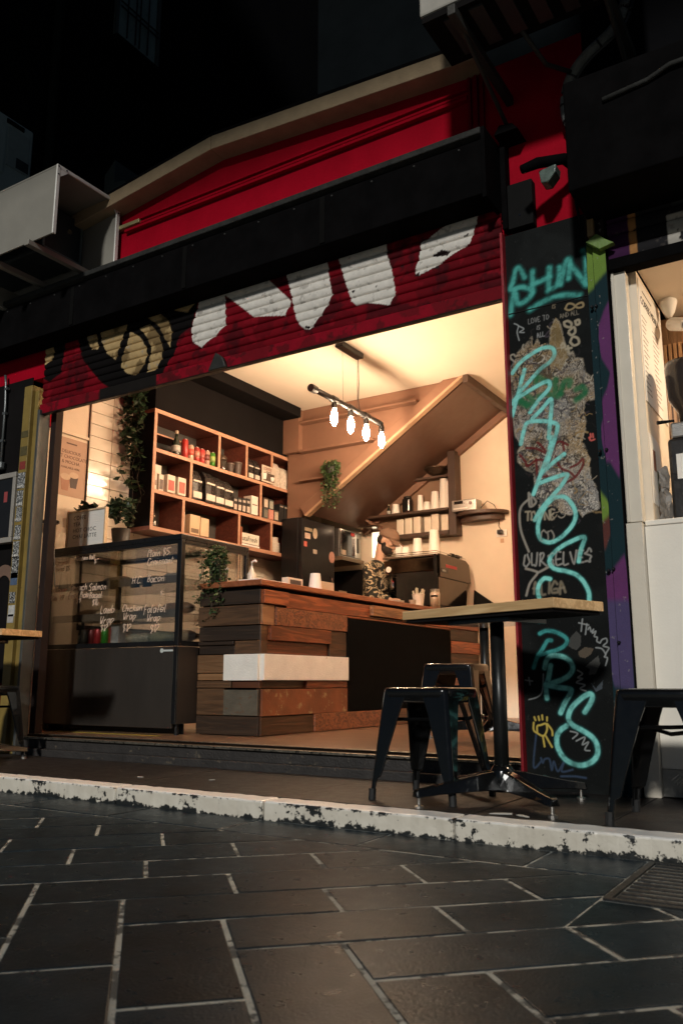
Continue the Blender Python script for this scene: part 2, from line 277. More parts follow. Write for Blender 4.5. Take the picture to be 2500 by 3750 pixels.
def vcol(name, rough=.7, bump=.15, bscale=120, spec=.08, dirt=.35):
    """paint stored per vertex on the painted thing itself, with noise wear"""
    if name in MATS: return MATS[name]
    m, t, b = base(name); L = t.links.new
    a = nd(t, 'ShaderNodeAttribute', attribute_name='Paint'); tc = nd(t, 'ShaderNodeTexCoord')
    n = nd(t, 'ShaderNodeTexNoise'); n.inputs['Scale'].default_value = 14; n.inputs['Detail'].default_value = 8; n.inputs['Roughness'].default_value = .7; L(tc.outputs['Object'], n.inputs['Vector'])
    mr = nd(t, 'ShaderNodeMapRange'); mr.inputs['To Min'].default_value = 1 - dirt; mr.inputs['To Max'].default_value = 1 + dirt * .5; L(n.outputs['Fac'], mr.inputs['Value'])
    sc = nd(t, 'ShaderNodeVectorMath', operation='SCALE'); L(a.outputs['Color'], sc.inputs[0]); L(mr.outputs[0], sc.inputs['Scale']); L(sc.outputs[0], b.inputs['Base Color'])
    r2 = nd(t, 'ShaderNodeMapRange'); r2.inputs['To Min'].default_value = rough - .15; r2.inputs['To Max'].default_value = rough + .15; L(n.outputs['Fac'], r2.inputs['Value']); L(r2.outputs[0], b.inputs['Roughness'])
    b.inputs['Specular IOR Level'].default_value = spec
    nb = nd(t, 'ShaderNodeTexNoise'); nb.inputs['Scale'].default_value = bscale; nb.inputs['Detail'].default_value = 5; L(tc.outputs['Object'], nb.inputs['Vector'])
    bp = nd(t, 'ShaderNodeBump'); bp.inputs['Strength'].default_value = bump; bp.inputs['Distance'].default_value = .008; L(nb.outputs['Fac'], bp.inputs['Height']); L(bp.outputs[0], b.inputs['Normal'])
    MATS[name] = m; return m

# ------------------------------------------------------------------ object helpers
ORG = {}
def tag(o, label=None, cat=None, group=None, kind=None):
    if label: o['label'] = label
    if cat: o['category'] = cat
    if group: o['group'] = group
    if kind: o['kind'] = kind
    return o
def thing(name, label, cat, loc=(0, 0, 0), rz=0, group=None):
    o = bpy.data.objects.new(name, None); COL.objects.link(o); o.empty_display_size = .1
    o.location = loc; o.rotation_euler = (0, 0, rz); ORG[o.name] = Vector(loc)
    return tag(o, label, cat, group)
def link(name, me, m, parent=None):
    o = bpy.data.objects.new(name, me); COL.objects.link(o)
    if m is not None:
        me.materials.clear(); me.materials.append(m)
    if parent is not None: o.parent = parent; ORG[o.name] = ORG.get(parent.name, Vector())
    else: ORG[o.name] = Vector()
    return o
def mk(name, bm, m, parent=None, world=True, smooth=False, bevel=0):
    """finish a bmesh as ONE mesh object; world=True: coordinates are world ones, shifted under the parent's base"""
    if parent is not None and world:
        bmesh.ops.translate(bm, verts=bm.verts, vec=-ORG.get(parent.name, Vector()))
    bmesh.ops.recalc_face_normals(bm, faces=bm.faces)
    me = bpy.data.meshes.new(name); bm.to_mesh(me); bm.free()
    if smooth: me.polygons.foreach_set('use_smooth', [True] * len(me.polygons))
    o = link(name, me, m, parent)
    if bevel:
        b = o.modifiers.new('bevel', 'BEVEL'); b.width = bevel; b.segments = 2; b.limit_method = 'ANGLE'; b.angle_limit = R(40)
    return o
def B(): return bmesh.new()
def box(bm, x0, x1, y0, y1, z0, z1):
    x0, x1 = min(x0, x1), max(x0, x1); y0, y1 = min(y0, y1), max(y0, y1); z0, z1 = min(z0, z1), max(z0, z1)
    v = [bm.verts.new((x, y, z)) for x in (x0, x1) for y in (y0, y1) for z in (z0, z1)]
    for f in ((0, 1, 3, 2), (4, 6, 7, 5), (0, 4, 5, 1), (2, 3, 7, 6), (0, 2, 6, 4), (1, 5, 7, 3)): bm.faces.new([v[i] for i in f])
    return bm
def prism(bm, pts, axis, a, b):
    """polygon pts extruded along axis from a to b; pts are the other two coordinates in xyz order"""
    def P(p, c): return {'X': (c, p[0], p[1]), 'Y': (p[0], c, p[1]), 'Z': (p[0], p[1], c)}[axis]
    va = [bm.verts.new(P(p, a)) for p in pts]; vb = [bm.verts.new(P(p, b)) for p in pts]; n = len(pts)
    bm.faces.new(va); bm.faces.new(vb[::-1])
    for i in range(n): bm.faces.new((va[i], vb[i], vb[(i + 1) % n], va[(i + 1) % n]))
    return bm
def tube(bm, path, r, seg=8, caps=True):
    path = [Vector(p) for p in path]; n = len(path); rs = r if isinstance(r, (list, tuple)) else [r] * n
    rings = []; up = Vector((0, 0, 1))
    for i, p in enumerate(path):
        d = (path[min(i + 1, n - 1)] - path[max(i - 1, 0)]).normalized()
        a = d.cross(up if abs(d.z) < .95 else Vector((1, 0, 0))).normalized(); b = d.cross(a)
        rings.append([bm.verts.new(p + (a * math.cos(2 * math.pi * k / seg) + b * math.sin(2 * math.pi * k / seg)) * rs[i]) for k in range(seg)])
    for i in range(n - 1):
        for k in range(seg): bm.faces.new((rings[i][k], rings[i][(k + 1) % seg], rings[i + 1][(k + 1) % seg], rings[i + 1][k]))
    if caps: bm.faces.new(rings[0]); bm.faces.new(rings[-1][::-1])
    return bm
def lathe(bm, prof, c=(0, 0, 0), seg=16, ax='Z'):
    rings = []
    for r, h in prof:
        ring = []
        for k in range(seg):
            a = 2 * math.pi * k / seg; u, v = r * math.cos(a), r * math.sin(a)
            p = {'Z': (u, v, h), 'X': (h, u, v), 'Y': (u, h, v)}[ax]
            ring.append(bm.verts.new((c[0] + p[0], c[1] + p[1], c[2] + p[2])))
        rings.append(ring)
    for i in range(len(rings) - 1):
        for k in range(seg): bm.faces.new((rings[i][k], rings[i][(k + 1) % seg], rings[i + 1][(k + 1) % seg], rings[i + 1][k]))
    bm.faces.new(rings[0]); bm.faces.new(rings[-1][::-1])
    return bm
def ell(bm, c, r, rot=None, seg=14, rings=9):
    M = Matrix.Translation(c) @ (rot.to_4x4() if rot else Matrix.Identity(4)) @ Matrix.Diagonal((*r, 1))
    bmesh.ops.create_uvsphere(bm, u_segments=seg, v_segments=rings, radius=1, matrix=M); return bm
def capsule(bm, a, b, ra, rb, n=5):
    a, b = Vector(a), Vector(b)
    for i in range(n + 1):
        t = i / n; ell(bm, a.lerp(b, t), (ra + (rb - ra) * t,) * 3, seg=10, rings=6)
    tube(bm, [a, b], [ra, rb], 10); return bm
def copytree(o, loc=None, rz=None, parent=None, label=None):
    c = o.copy(); COL.objects.link(c); ORG[c.name] = Vector(loc) if loc is not None else ORG.get(o.name, Vector())
    if parent is not None: c.parent = parent
    if loc is not None: c.location = loc
    if rz is not None: c.rotation_euler = (0, 0, rz)
    if label: c['label'] = label
    for ch in list(o.children): copytree(ch, parent=c)
    return c
def grid_mesh(name, P, colr=None, flip=False):
    """P (rows, cols, 3) vertex grid -> mesh with a Paint colour per vertex"""
    r, c = P.shape[:2]; me = bpy.data.meshes.new(name)
    idx = np.arange(r * c).reshape(r, c); q = np.stack([idx[:-1, :-1], idx[:-1, 1:], idx[1:, 1:], idx[1:, :-1]], -1).reshape(-1, 4)
    if flip: q = q[:, ::-1]
    n = len(q); me.vertices.add(r * c); me.vertices.foreach_set('co', P.astype(np.float32).ravel())
    me.loops.add(n * 4); me.loops.foreach_set('vertex_index', q.astype(np.int32).ravel())
    me.polygons.add(n); me.polygons.foreach_set('loop_start', np.arange(0, n * 4, 4, dtype=np.int32)); me.polygons.foreach_set('loop_total', np.full(n, 4, dtype=np.int32))
    me.update(calc_edges=True)
    if colr is not None:
        a = me.color_attributes.new('Paint', 'FLOAT_COLOR', 'POINT'); cc = np.ones((r * c, 4), np.float32); cc[:, :3] = colr.reshape(-1, 3); a.data.foreach_set('color', cc.ravel())
    me.polygons.foreach_set('use_smooth', [True] * n); me.update()
    return me
def text_mesh(body, size, shear=0., extrude=0.0005, align='LEFT', spacing=1.0):
    cu = bpy.data.curves.new('lettering', 'FONT'); cu.body = body; cu.size = size; cu.shear = shear; cu.extrude = extrude; cu.align_x = align; cu.space_character = spacing; cu.resolution_u = 3
    ob = bpy.data.objects.new('lettering', cu); COL.objects.link(ob)
    dg = bpy.context.evaluated_depsgraph_get(); me = bpy.data.meshes.new_from_object(ob.evaluated_get(dg))
    bpy.data.objects.remove(ob); bpy.data.curves.remove(cu); return me
def text(name, body, size, m, parent, loc, facing='-Y', shear=0., align='LEFT', spacing=1., width=None):
    """flat lettering on a face that looks along `facing`; loc in world coordinates"""
    me = text_mesh(body, size, shear, .0006, align, spacing); o = link(name, me, m, parent)
    o.location = Vector(loc) - (ORG.get(parent.name, Vector()) if parent else Vector())
    o.rotation_euler = {'-Y': (R(90), 0, 0), '+X': (R(90), 0, R(90))}[facing]
    return o
# single-stroke letters for hand writing: pairs of digits on a 5 x 10 grid, base line at 2
GL = {'a': '463616050412223436 4642', 'b': '0902 041222334516 04', 'c': '45361605030212 1242', 'd': '453616050302124344 4942', 'e': '0434453616050312 1243', 'f': '38291812 0535', 'g': '453616050402334546 464130200', 'h': '0902 0415263532', 'i': '0602 0808', 'k': '0902 0436 0442', 'l': '09030212', 'm': '0602 04152622 24354642', 'n': '0602 0415263532', 'o': '160504122233451636', 'p': '0600 041636453412 0', 'r': '0602 04152636', 's': '361605142433221202', 't': '18131222 0636', 'u': '060312233536 3632', 'v': '061236', 'w': '061214263246', 'y': '06132236 361000', 'z': '06360232',
 'A': '021942 0535', 'B': '0902 09293827150 0515263412 02', 'C': '48392918050312223243', 'D': '0902 0919374412 02', 'E': '39090232 0525', 'F': '39090002 0525', 'G': '4839291805031232434525', 'H': '0902 4942 0545', 'I': '1912', 'K': '0902 4904 1542', 'L': '090232', 'N': '02094249', 'O': '190805031222334538291 9', 'P': '0902 093938260 5', 'R': '0902 0929382605 1542', 'S': '48392918071635333212020 3', 'T': '0949 2922', 'U': '090312223349', 'V': '092249', 'W': '0912253249', 'M': '0209264942', '$': '48190716354412 03 2921', '0': '190503122233451 9', '1': '081912', '2': '0819393704024 2', '5': '49090616354402', '7': '0949 12', '9': '4645361807193949 4932', '.': '0202', "'": '0908', '&': '4208190715020 24245'}
def glyph(ch):
    out = []
    for s in GL.get(ch, '').split(' '):
        if len(s) < 2: continue
        out.append([(int(s[i]), int(s[i + 1])) for i in range(0, len(s) - 1, 2)])
    return out
def smooth_line(p, n=5):
    p = [np.array(q, float) for q in p]
    if len(p) < 3: return [p[0] + (p[-1] - p[0]) * t for t in np.linspace(0, 1, 6)] if len(p) == 2 else p
    out = []
    for i in range(len(p) - 1):
        a, b, c, d = p[max(i - 1, 0)], p[i], p[i + 1], p[min(i + 2, len(p) - 1)]
        for t in np.linspace(0, 1, n, endpoint=False):
            out.append(.5 * (2 * b + (c - a) * t + (2 * a - 5 * b + 4 * c - d) * t * t + (3 * b - a - 3 * c + d) * t ** 3))
    out.append(p[-1]); return out
def write_lines(body, x, z, h, slant=.15, gap=.25, jit=.06, seed=1):
    """hand-written strokes: list of poly-lines (x, z) with letter height h"""
    rr = random.Random(seed); u = h / 7; cx = x; out = []
    for ch in body:
        if ch == ' ': cx += u * 3; continue
        g = glyph(ch); w = max([q[0] for s in g for q in s] + [1]); dz = rr.uniform(-.5, .5) * u * .6
        for s in g:
            out.append(smooth_line([(cx + (q[0] + (q[1] - 2) * slant + rr.uniform(-jit, jit) * 4) * u * .9, z + (q[1] - 2 + rr.uniform(-jit, jit) * 4) * u + dz) for q in s], 4))
        cx += u * (w + 1.3 + gap) * .9
    return out
def ribbons(bm, lines, w, y):
    """flat strokes in the plane Y = y"""
    for ln in lines:
        n = len(ln); vs = []
        for i, p in enumerate(ln):
            a, b = ln[max(i - 1, 0)], ln[min(i + 1, n - 1)]; d = np.array(b) - np.array(a); l = math.hypot(*d) or 1; nx, nz = -d[1] / l, d[0] / l
            if i == 0 and n == 1: nx, nz = 1, 0
            vs.append((bm.verts.new((p[0] + nx * w / 2, y, p[1] + nz * w / 2)), bm.verts.new((p[0] - nx * w / 2, y, p[1] - nz * w / 2))))
        for i in range(n - 1): bm.faces.new((vs[i][0], vs[i + 1][0], vs[i + 1][1], vs[i][1]))
# canvas painting for real painted surfaces (shutter, pillar, rail)
class Canvas:
    def __init__(s, x0, x1, z0, z1, nx, nz, col):
        s.X, s.Z = np.meshgrid(np.linspace(x0, x1, nx), np.linspace(z0, z1, nz)); s.C = np.ones((nz, nx, 3)) * np.array(lin(col)); s.x0, s.x1, s.z0, s.z1 = x0, x1, z0, z1; s.nx, s.nz = nx, nz; s.grain = None
    def noise(s, f, seed, oct=4):
        r = np.random.default_rng(seed); o = np.zeros_like(s.X); amp = 1; tot = 0
        for k in range(oct):
            g = r.random((int((s.z1 - s.z0) * f) + 3, int((s.x1 - s.x0) * f) + 3)); u = (s.X - s.x0) * f; v = (s.Z - s.z0) * f
            i, j = u.astype(int), v.astype(int); fu, fv = u - i, v - j; fu = fu * fu * (3 - 2 * fu); fv = fv * fv * (3 - 2 * fv)
            o += amp * ((g[j, i] * (1 - fu) + g[j, i + 1] * fu) * (1 - fv) + (g[j + 1, i] * (1 - fu) + g[j + 1, i + 1] * fu) * fv); tot += amp; amp *= .55; f *= 2.1
        return o / tot
    def inside(s, poly):
        m = np.zeros(s.X.shape, bool); n = len(poly)
        for i in range(n):
            (xa, za), (xb, zb) = poly[i], poly[(i + 1) % n]
            if za == zb: continue
            m ^= ((s.Z < za) != (s.Z < zb)) & (s.X < (xb - xa) * (s.Z - za) / (zb - za) + xa)
        return m
    def put(s, m, col):
        m = np.clip(m, 0, 1)[..., None]; c = np.array(col) if isinstance(col, np.ndarray) and np.ndim(col) == 3 else np.array(lin(col)); s.C = s.C * (1 - m) + c * m
    def dist(s, line, rad):
        d = np.full(s.X.shape, 9.); dx = (s.x1 - s.x0) / (s.nx - 1); dz = (s.z1 - s.z0) / (s.nz - 1)
        for a, b in zip(line[:-1], line[1:]):
            i0 = max(int((min(a[0], b[0]) - rad - s.x0) / dx), 0); i1 = min(int((max(a[0], b[0]) + rad - s.x0) / dx) + 2, s.nx); j0 = max(int((min(a[1], b[1]) - rad - s.z0) / dz), 0); j1 = min(int((max(a[1], b[1]) + rad - s.z0) / dz) + 2, s.nz)
            if i0 >= i1 or j0 >= j1: continue
            X, Z = s.X[j0:j1, i0:i1], s.Z[j0:j1, i0:i1]; ex, ez = b[0] - a[0], b[1] - a[1]; l2 = ex * ex + ez * ez or 1e-9
            t = np.clip(((X - a[0]) * ex + (Z - a[1]) * ez) / l2, 0, 1); d[j0:j1, i0:i1] = np.minimum(d[j0:j1, i0:i1], np.hypot(X - a[0] - t * ex, Z - a[1] - t * ez))
        return d
    def stroke(s, line, w, col, soft=.3, alpha=1., sm=True):
        ln = smooth_line(line, 6) if sm else line; d = s.dist(ln, w * 1.5); s.put(alpha * np.clip((w / 2 * (1 + soft) - d) / (w * soft + 1e-6), 0, 1) * (1 if s.grain is None else s.grain), col)
    def poly(s, poly, col, alpha=1.): s.put(s.inside(poly) * alpha, col)
# ================================================================== SETTING
m_slab = mat('bluestone', (.011, .0195, .0265), .30, var=.55, scale=7, bump=.16, bscale=140, orand=.4, spec=.045, wear=(.034, .038, .04), wamt=.12)
m_joint = mat('mortar', (.36, .38, .36), .85, var=.5, scale=5, bump=.5, spec=.1, wear=(.07, .075, .075), wamt=.85)
m_foot = mat('footpath stone', (.024, .021, .020), .45, spec=.2, var=.4, scale=6, bump=.4, bscale=110, orand=.15, wear=(.09, .08, .07), wamt=.25)
street = mk('street', box(B(), -40, 25, -30, 2.95, -.3, -.0775), m_joint); tag(street, kind='structure')
ZS = -.075
def clip_half(poly, f):
    out = []
    for i in range(len(poly)):
        a, b = poly[i], poly[(i + 1) % len(poly)]; fa, fb = f(a), f(b)
        if fa >= 0: out.append(a)
        if (fa >= 0) != (fb >= 0):
            t = fa / (fa - fb); out.append((a[0] + (b[0] - a[0]) * t, a[1] + (b[1] - a[1]) * t))
    return out
SQ = math.sqrt(.5)
def ab(a, b): return ((a - b) * SQ, (a + b) * SQ)
def slab(poly, whole=False):
    if len(poly) < 3: return
    poly = clip_half(poly, lambda p: 2.655 - p[1])
    if not whole and len(poly) > 2 and max(p[0] for p in poly) > -.69 and min(p[0] for p in poly) < -.21 and max(p[1] for p in poly) > 2.37:
        slab(clip_half(poly, lambda p: -.69 - p[0]), True); rest = clip_half(poly, lambda p: p[0] + .686)
        if len(rest) > 2: slab(clip_half(rest, lambda p: 2.37 - p[1]), True); slab(clip_half(clip_half(rest, lambda p: p[1] - 2.374), lambda p: p[0] + .21) if True else [], True)
        return
    if len(poly) < 3: return
    cx = sum(p[0] for p in poly) / len(poly); cy = sum(p[1] for p in poly) / len(poly)
    w = -(cx * math.sin(R(32.1))) * 1 + cy * math.cos(R(32.1)); u = cx * math.cos(R(32.1)) + cy * math.sin(R(32.1))
    if w < .7 or abs(u) > .50 * w + .45 or cx < -7.5: return
    bm = B(); z1 = ZS + random.uniform(-.0012, .0012); prism(bm, [(p[0] - cx, p[1] - cy) for p in poly], 'Z', -.05, 0)
    o = mk('paving_slab', bm, m_slab, street, world=False, bevel=.003); o.location = (cx, cy, z1)
g = .0065
for j in range(-6, 34):                                   # rows laid along the diagonal
    bt = 1.71 + .2465 * j; a0 = .69 - .2405 * j
    for k in range(0, 14):
        x0 = a0 + .541 * k; x1 = x0 + .541
        slab([ab(x0 + g, bt - .2465 + g), ab(x1 - g, bt - .2465 + g), ab(x1 - g, bt - g), ab(x0 + g, bt - g)])
    for k in range(0, 8):                                 # the rows that stand across them
        t1 = bt - .2465 - .535 * k + .0; x0 = a0
        slab([ab(x0 + .2405 * 0 + g, t1 - .535 + g), ab(x0 + .2405 - g, t1 - .535 + g), ab(x0 + .2405 - g, t1 - g), ab(x0 + g, t1 - g)])
for k, x0 in enumerate(np.arange(-7.2, 1.4, .62)):        # border course along the kerb
    parts_ = [(x0 + .005, x0 + .615)]
    if x0 < -.21 and x0 + .62 > -.69: parts_ = [(x0 + .005, min(x0 + .615, -.69)), (max(x0 + .005, -.21), x0 + .615)]
    for xa, xb in parts_:
        if xb - xa < .03: continue
        hw = (xb - xa) / 2; bm = B(); box(bm, -hw, hw, -.133, .133, -.05, 0); o = mk('paving_slab', bm, m_slab, street, world=False, bevel=.003); o.location = ((xa + xb) / 2, 2.803, ZS + random.uniform(-.001, .001))
# drain grate
t = thing('drain_grate', 'dark cast iron drain grate with slanting bars beside the kerb', 'drain', (-.46, 2.62, ZS))
m_iron = mat('cast iron', (.02, .022, .023), .55, .6, var=.4, bump=.5)
bm = B()
box(bm, -.68, -.66, 2.38, 2.93, ZS - .03, ZS + .004); box(bm, -.24, -.22, 2.38, 2.93, ZS - .03, ZS + .004); box(bm, -.66, -.24, 2.38, 2.40, ZS - .03, ZS + .0035); box(bm, -.66, -.24, 2.91, 2.93, ZS - .03, ZS + .0035)
mk('frame', bm, m_iron, t)
for i in range(11):
    y = 2.425 + i * .045; mk('bar', prism(B(), [(-.655, y), (-.245, y), (-.245, y + .022), (-.655, y + .022)], 'Z', ZS - .02, ZS + .002), m_iron, t, bevel=.003)
# kerb
def kerb_mat():
    m, t, b = base('kerb paint'); L = t.links.new; tc = nd(t, 'ShaderNodeTexCoord'); geo = nd(t, 'ShaderNodeNewGeometry'); oi = nd(t, 'ShaderNodeObjectInfo')
    ad = nd(t, 'ShaderNodeVectorMath', operation='ADD'); L(geo.outputs['Position'], ad.inputs[0])
    n1 = nd(t, 'ShaderNodeTexNoise'); n1.inputs['Scale'].default_value = 26; n1.inputs['Detail'].default_value = 9; n1.inputs['Roughness'].default_value = .72; L(geo.outputs['Position'], n1.inputs['Vector'])
    n2 = nd(t, 'ShaderNodeTexNoise'); n2.inputs['Scale'].default_value = 3.1; n2.inputs['Detail'].default_value = 3; L(geo.outputs['Position'], n2.inputs['Vector'])
    sp = nd(t, 'ShaderNodeSeparateXYZ'); L(geo.outputs['Position'], sp.inputs[0])
    low = nd(t, 'ShaderNodeMapRange'); low.inputs['From Min'].default_value = -.076; low.inputs['From Max'].default_value = -.052; low.inputs['To Min'].default_value = .20; low.inputs['To Max'].default_value = 0; L(sp.outputs['Z'], low.inputs['Value'])
    arr = nd(t, 'ShaderNodeMapRange'); arr.inputs['From Min'].default_value = -.018; arr.inputs['From Max'].default_value = -.006; arr.inputs['To Min'].default_value = 0; arr.inputs['To Max'].default_value = .085; L(sp.outputs['Z'], arr.inputs['Value'])
    ar2 = nd(t, 'ShaderNodeMapRange'); ar2.inputs['From Min'].default_value = -.004; ar2.inputs['From Max'].default_value = -.0005; ar2.inputs['To Min'].default_value = 0; ar2.inputs['To Max'].default_value = -.22; L(sp.outputs['Z'], ar2.inputs['Value'])
    s0 = nd(t, 'ShaderNodeMath', operation='ADD'); L(arr.outputs[0], s0.inputs[0]); L(ar2.outputs[0], s0.inputs[1])
    s1 = nd(t, 'ShaderNodeMath', operation='ADD'); L(n1.outputs['Fac'], s1.inputs[0]); L(low.outputs[0], s1.inputs[1])
    s1b = nd(t, 'ShaderNodeMath', operation='ADD'); L(s1.outputs[0], s1b.inputs[0]); L(s0.outputs[0], s1b.inputs[1])
    s2 = nd(t, 'ShaderNodeMath', operation='MULTIPLY_ADD'); s2.inputs[1].default_value = .62; L(n2.outputs['Fac'], s2.inputs[0]); L(s1b.outputs[0], s2.inputs[2])
    cr = nd(t, 'ShaderNodeValToRGB'); cr.color_ramp.elements[0].position = .905; cr.color_ramp.elements[1].position = .925; L(s2.outputs[0], cr.inputs[0])
    n3 = nd(t, 'ShaderNodeTexNoise'); n3.inputs['Scale'].default_value = 12; n3.inputs['Detail'].default_value = 7; L(geo.outputs['Position'], n3.inputs['Vector'])
    pa = nd(t, 'ShaderNodeMix', data_type='RGBA'); pa.inputs['A'].default_value = (.52, .47, .38, 1); pa.inputs['B'].default_value = (.78, .74, .65, 1); L(n3.outputs['Fac'], pa.inputs['Factor'])
    tp = nd(t, 'ShaderNodeMapRange'); tp.inputs['From Min'].default_value = -.01; tp.inputs['From Max'].default_value = -.001; L(sp.outputs['Z'], tp.inputs['Value'])
    wp = nd(t, 'ShaderNodeMix', data_type='RGBA'); wp.inputs['B'].default_value = (.84, .83, .80, 1); L(pa.outputs['Result'], wp.inputs['A']); L(tp.outputs[0], wp.inputs['Factor'])
    mx = nd(t, 'ShaderNodeMix', data_type='RGBA'); mx.inputs['B'].default_value = (.018, .02, .02, 1); L(wp.outputs['Result'], mx.inputs['A']); L(cr.outputs[0], mx.inputs['Factor']); L(mx.outputs['Result'], b.inputs['Base Color'])
    b.inputs['Roughness'].default_value = .34; b.inputs['Specular IOR Level'].default_value = .7
    bp = nd(t, 'ShaderNodeBump'); bp.inputs['Strength'].default_value = .7; bp.inputs['Distance'].default_value = .004; bp.invert = True; L(cr.outputs[0], bp.inputs['Height'])
    nb = nd(t, 'ShaderNodeTexNoise'); nb.inputs['Scale'].default_value = 45; nb.inputs['Detail'].default_value = 7; L(geo.outputs['Position'], nb.inputs['Vector'])
    b2 = nd(t, 'ShaderNodeBump'); b2.inputs['Strength'].default_value = .45; b2.inputs['Distance'].default_value = .006; L(nb.outputs['Fac'], b2.inputs['Height']); L(bp.outputs[0], b2.inputs['Normal']); L(b2.outputs[0], b.inputs['Normal'])
    return m
m_kerb = kerb_mat()
kerb = mk('kerb', box(B(), -40, 25, 2.965, 3.06, -.3, -.012), mat('kerb core', (.05, .05, .05), .8)); tag(kerb, kind='structure')
for k in range(-6, 5):
    x0 = -1.37 + .87 * k; bm = B()
    box(bm, x0 + .002, x0 + .868, 2.95, 3.075, -.12, 0)
    bmesh.ops.subdivide_edges(bm, edges=[e for e in bm.edges if abs(e.verts[0].co.x - e.verts[1].co.x) > .5], cuts=24, use_grid_fill=True)
    for v in bm.verts:
        v.co.y += random.uniform(-.003, .003); v.co.z += random.uniform(-.0018, .0012) if v.co.z > -.05 else 0
    mk('kerb_stone', bm, m_kerb, kerb, bevel=.010)
footpath = mk('footpath', box(B(), -40, 25, 3.07, 9, -.3, -.008), mat('footpath joint', (.05, .05, .048), .8)); tag(footpath, kind='structure')
xs = [-7.6, -6.4, -5.2, -4.1, -3.2, -2.25, -1.35, -.86, .2, 1.5]
for a, b in zip(xs[:-1], xs[1:]):
    mk('paving_slab', box(B(), a + .003, b - .003, 3.078, 3.955, -.06, random.uniform(-.0005, .001)), m_foot, footpath, bevel=.002)
# litter: pale paper scraps trodden on the footpath
for (x, y, s, rz) in ((-1.25, 3.13, .05, .4), (-1.17, 3.12, .04, -.5), (-2.9, 3.4, .02, .9), (-3.3, 3.3, .02, .2)):
    bm = B(); pts = [(math.cos(a) * s * random.uniform(.6, 1.2), math.sin(a) * s * .35 * random.uniform(.6, 1.2)) for a in np.linspace(0, 6.28, 8)[:-1]]
    prism(bm, pts, 'Z', 0, .0025); o = mk('paper_scrap', bm, mat('trodden paper', (.5, .49, .45), .9), None, world=False); o.location = (x, y, .002); o.rotation_euler = (0, 0, rz)
    tag(o, {0: 'flat pale paper scrap on the footpath beside the table foot', 1: 'flat pale paper scrap on the footpath beside the table foot'}.get(0 if x > -1.5 else 2, 'tiny pale paper scrap on the dark footpath before the step'), 'litter', 'paper scraps on the footpath' if x > -1.5 else 'scraps before the step')
# ------------------------------------------------------------------ cafe shell
FZ = .13; ZC = 3.38
m_cream = mat('cream plaster', (.70, .60, .47), .75, var=.10, scale=3, bump=.08, bscale=60, wear=(.60, .50, .38), wamt=.1)
m_ceil = mat('ceiling paint', (.74, .66, .54), .8, var=.06, scale=2, bump=.05)
m_brown = mat('brown wall paint', (.20, .105, .066), .6, var=.15, scale=4, bump=.1)
m_dkbrown = mat('dark brown trim paint', (.065, .036, .024), .5, var=.25, scale=5, bump=.1)
m_blackp = mat('black wall paint', (.010, .009, .009), .85, var=.3, scale=4, bump=.12, spec=.03)
m_grime = mat('grimy step', (.03, .026, .024), .6, var=.5, scale=9, bump=.5, wear=(.10, .08, .055), wamt=.45)
fl = mk('shop_floor', box(B(), -5.6, -1.30, 4.0, 8.4, -.05, FZ), wood('floor boards', (.10, .055, .032), (.19, .115, .07), 'X', rough=.32, scale=.8, bump=.1)); tag(fl, kind='structure')
st = thing('shop_step', 'worn dark shop door step with metal shutter track on top', 'step', (-3.2, 3.95, 0))
mk('riser', box(B(), -5.07, -1.44, 3.93, 3.999, -.02, .105), m_grime, st, bevel=.006)
mk('lower_ledge', box(B(), -5.07, -1.44, 3.875, 3.929, -.02, .045), m_grime, st, bevel=.006)
m_track = mat('scuffed metal', (.34, .30, .24), .35, .85, var=.5, scale=18, bump=.3, wear=(.05, .045, .04), wamt=.7)
for y0, y1, z in ((3.905, 3.945, .118), (3.965, 4.015, .134)): mk('track', box(B(), -5.06, -1.445, y0, y1, .105 if z < .12 else .1302, z), m_track, st, bevel=.002)
mk('ceiling', box(B(), -5.75, -1.30, 3.96, 8.5, ZC, ZC + .12), m_ceil); tag(bpy.data.objects['ceiling'], kind='structure')
lw = mk('left_wall', box(B(), -5.65, -5.5, 3.96, 8.5, 0, ZC - .002), m_cream); tag(lw, kind='structure')
bw = mk('back_wall', box(B(), -5.49, -1.30, 8.3, 8.45, 0, ZC - .002), m_cream); tag(bw, kind='structure')
rw = mk('right_wall', box(B(), -1.40, -1.28, 3.97, 8.29, 0, ZC - .002), m_cream); tag(rw, kind='structure')
# tiles on the left wall: stacked white bricks with dark joints
m_tile = mat('white glazed tile', (.66, .60, .50), .16, var=.06, scale=3, bump=.03, bscale=20, orand=.05)
mk('tile_backing', box(B(), -5.498, -5.488, 4.70, 7.1, .9, 2.99), mat('tile grout', (.05, .045, .04), .8), lw)
tm = None
for i, y in enumerate(np.arange(4.705, 7.05, .247)):
    for k, z in enumerate(np.arange(.94, 2.9, .1075)):
        if y > 5.3 and z > 1.75: continue
        if tm is None:
            bm = B(); box(bm, 0, .012, 0, .2435, 0, .1045); bmesh.ops.bevel(bm, geom=[e for e in bm.edges], offset=.002, segments=1, affect='EDGES'); o = mk('tile', bm, m_tile, lw, world=False); tm = o.data
        else: o = link('tile', tm, None, lw)
        o.location = (-5.489, y, z)
# dado rail above the poster
mk('wall_rail', box(B(), -5.499, -5.478, 3.98, 4.70, 2.50, 2.525), m_cream, lw, bevel=.004)
# black bulkhead above the shelves, with a beam along the ceiling
bh = mk('bulkhead', box(B(), -5.498, -5.205, 5.18, 7.178, 2.885, ZC - .003), m_blackp); tag(bh, 'matt black bulkhead above the wall shelves', 'bulkhead')
mk('beam', box(B(), -5.204, -4.965, 4.3, 7.10, 3.27, ZC - .001), m_blackp, bh, bevel=.008)
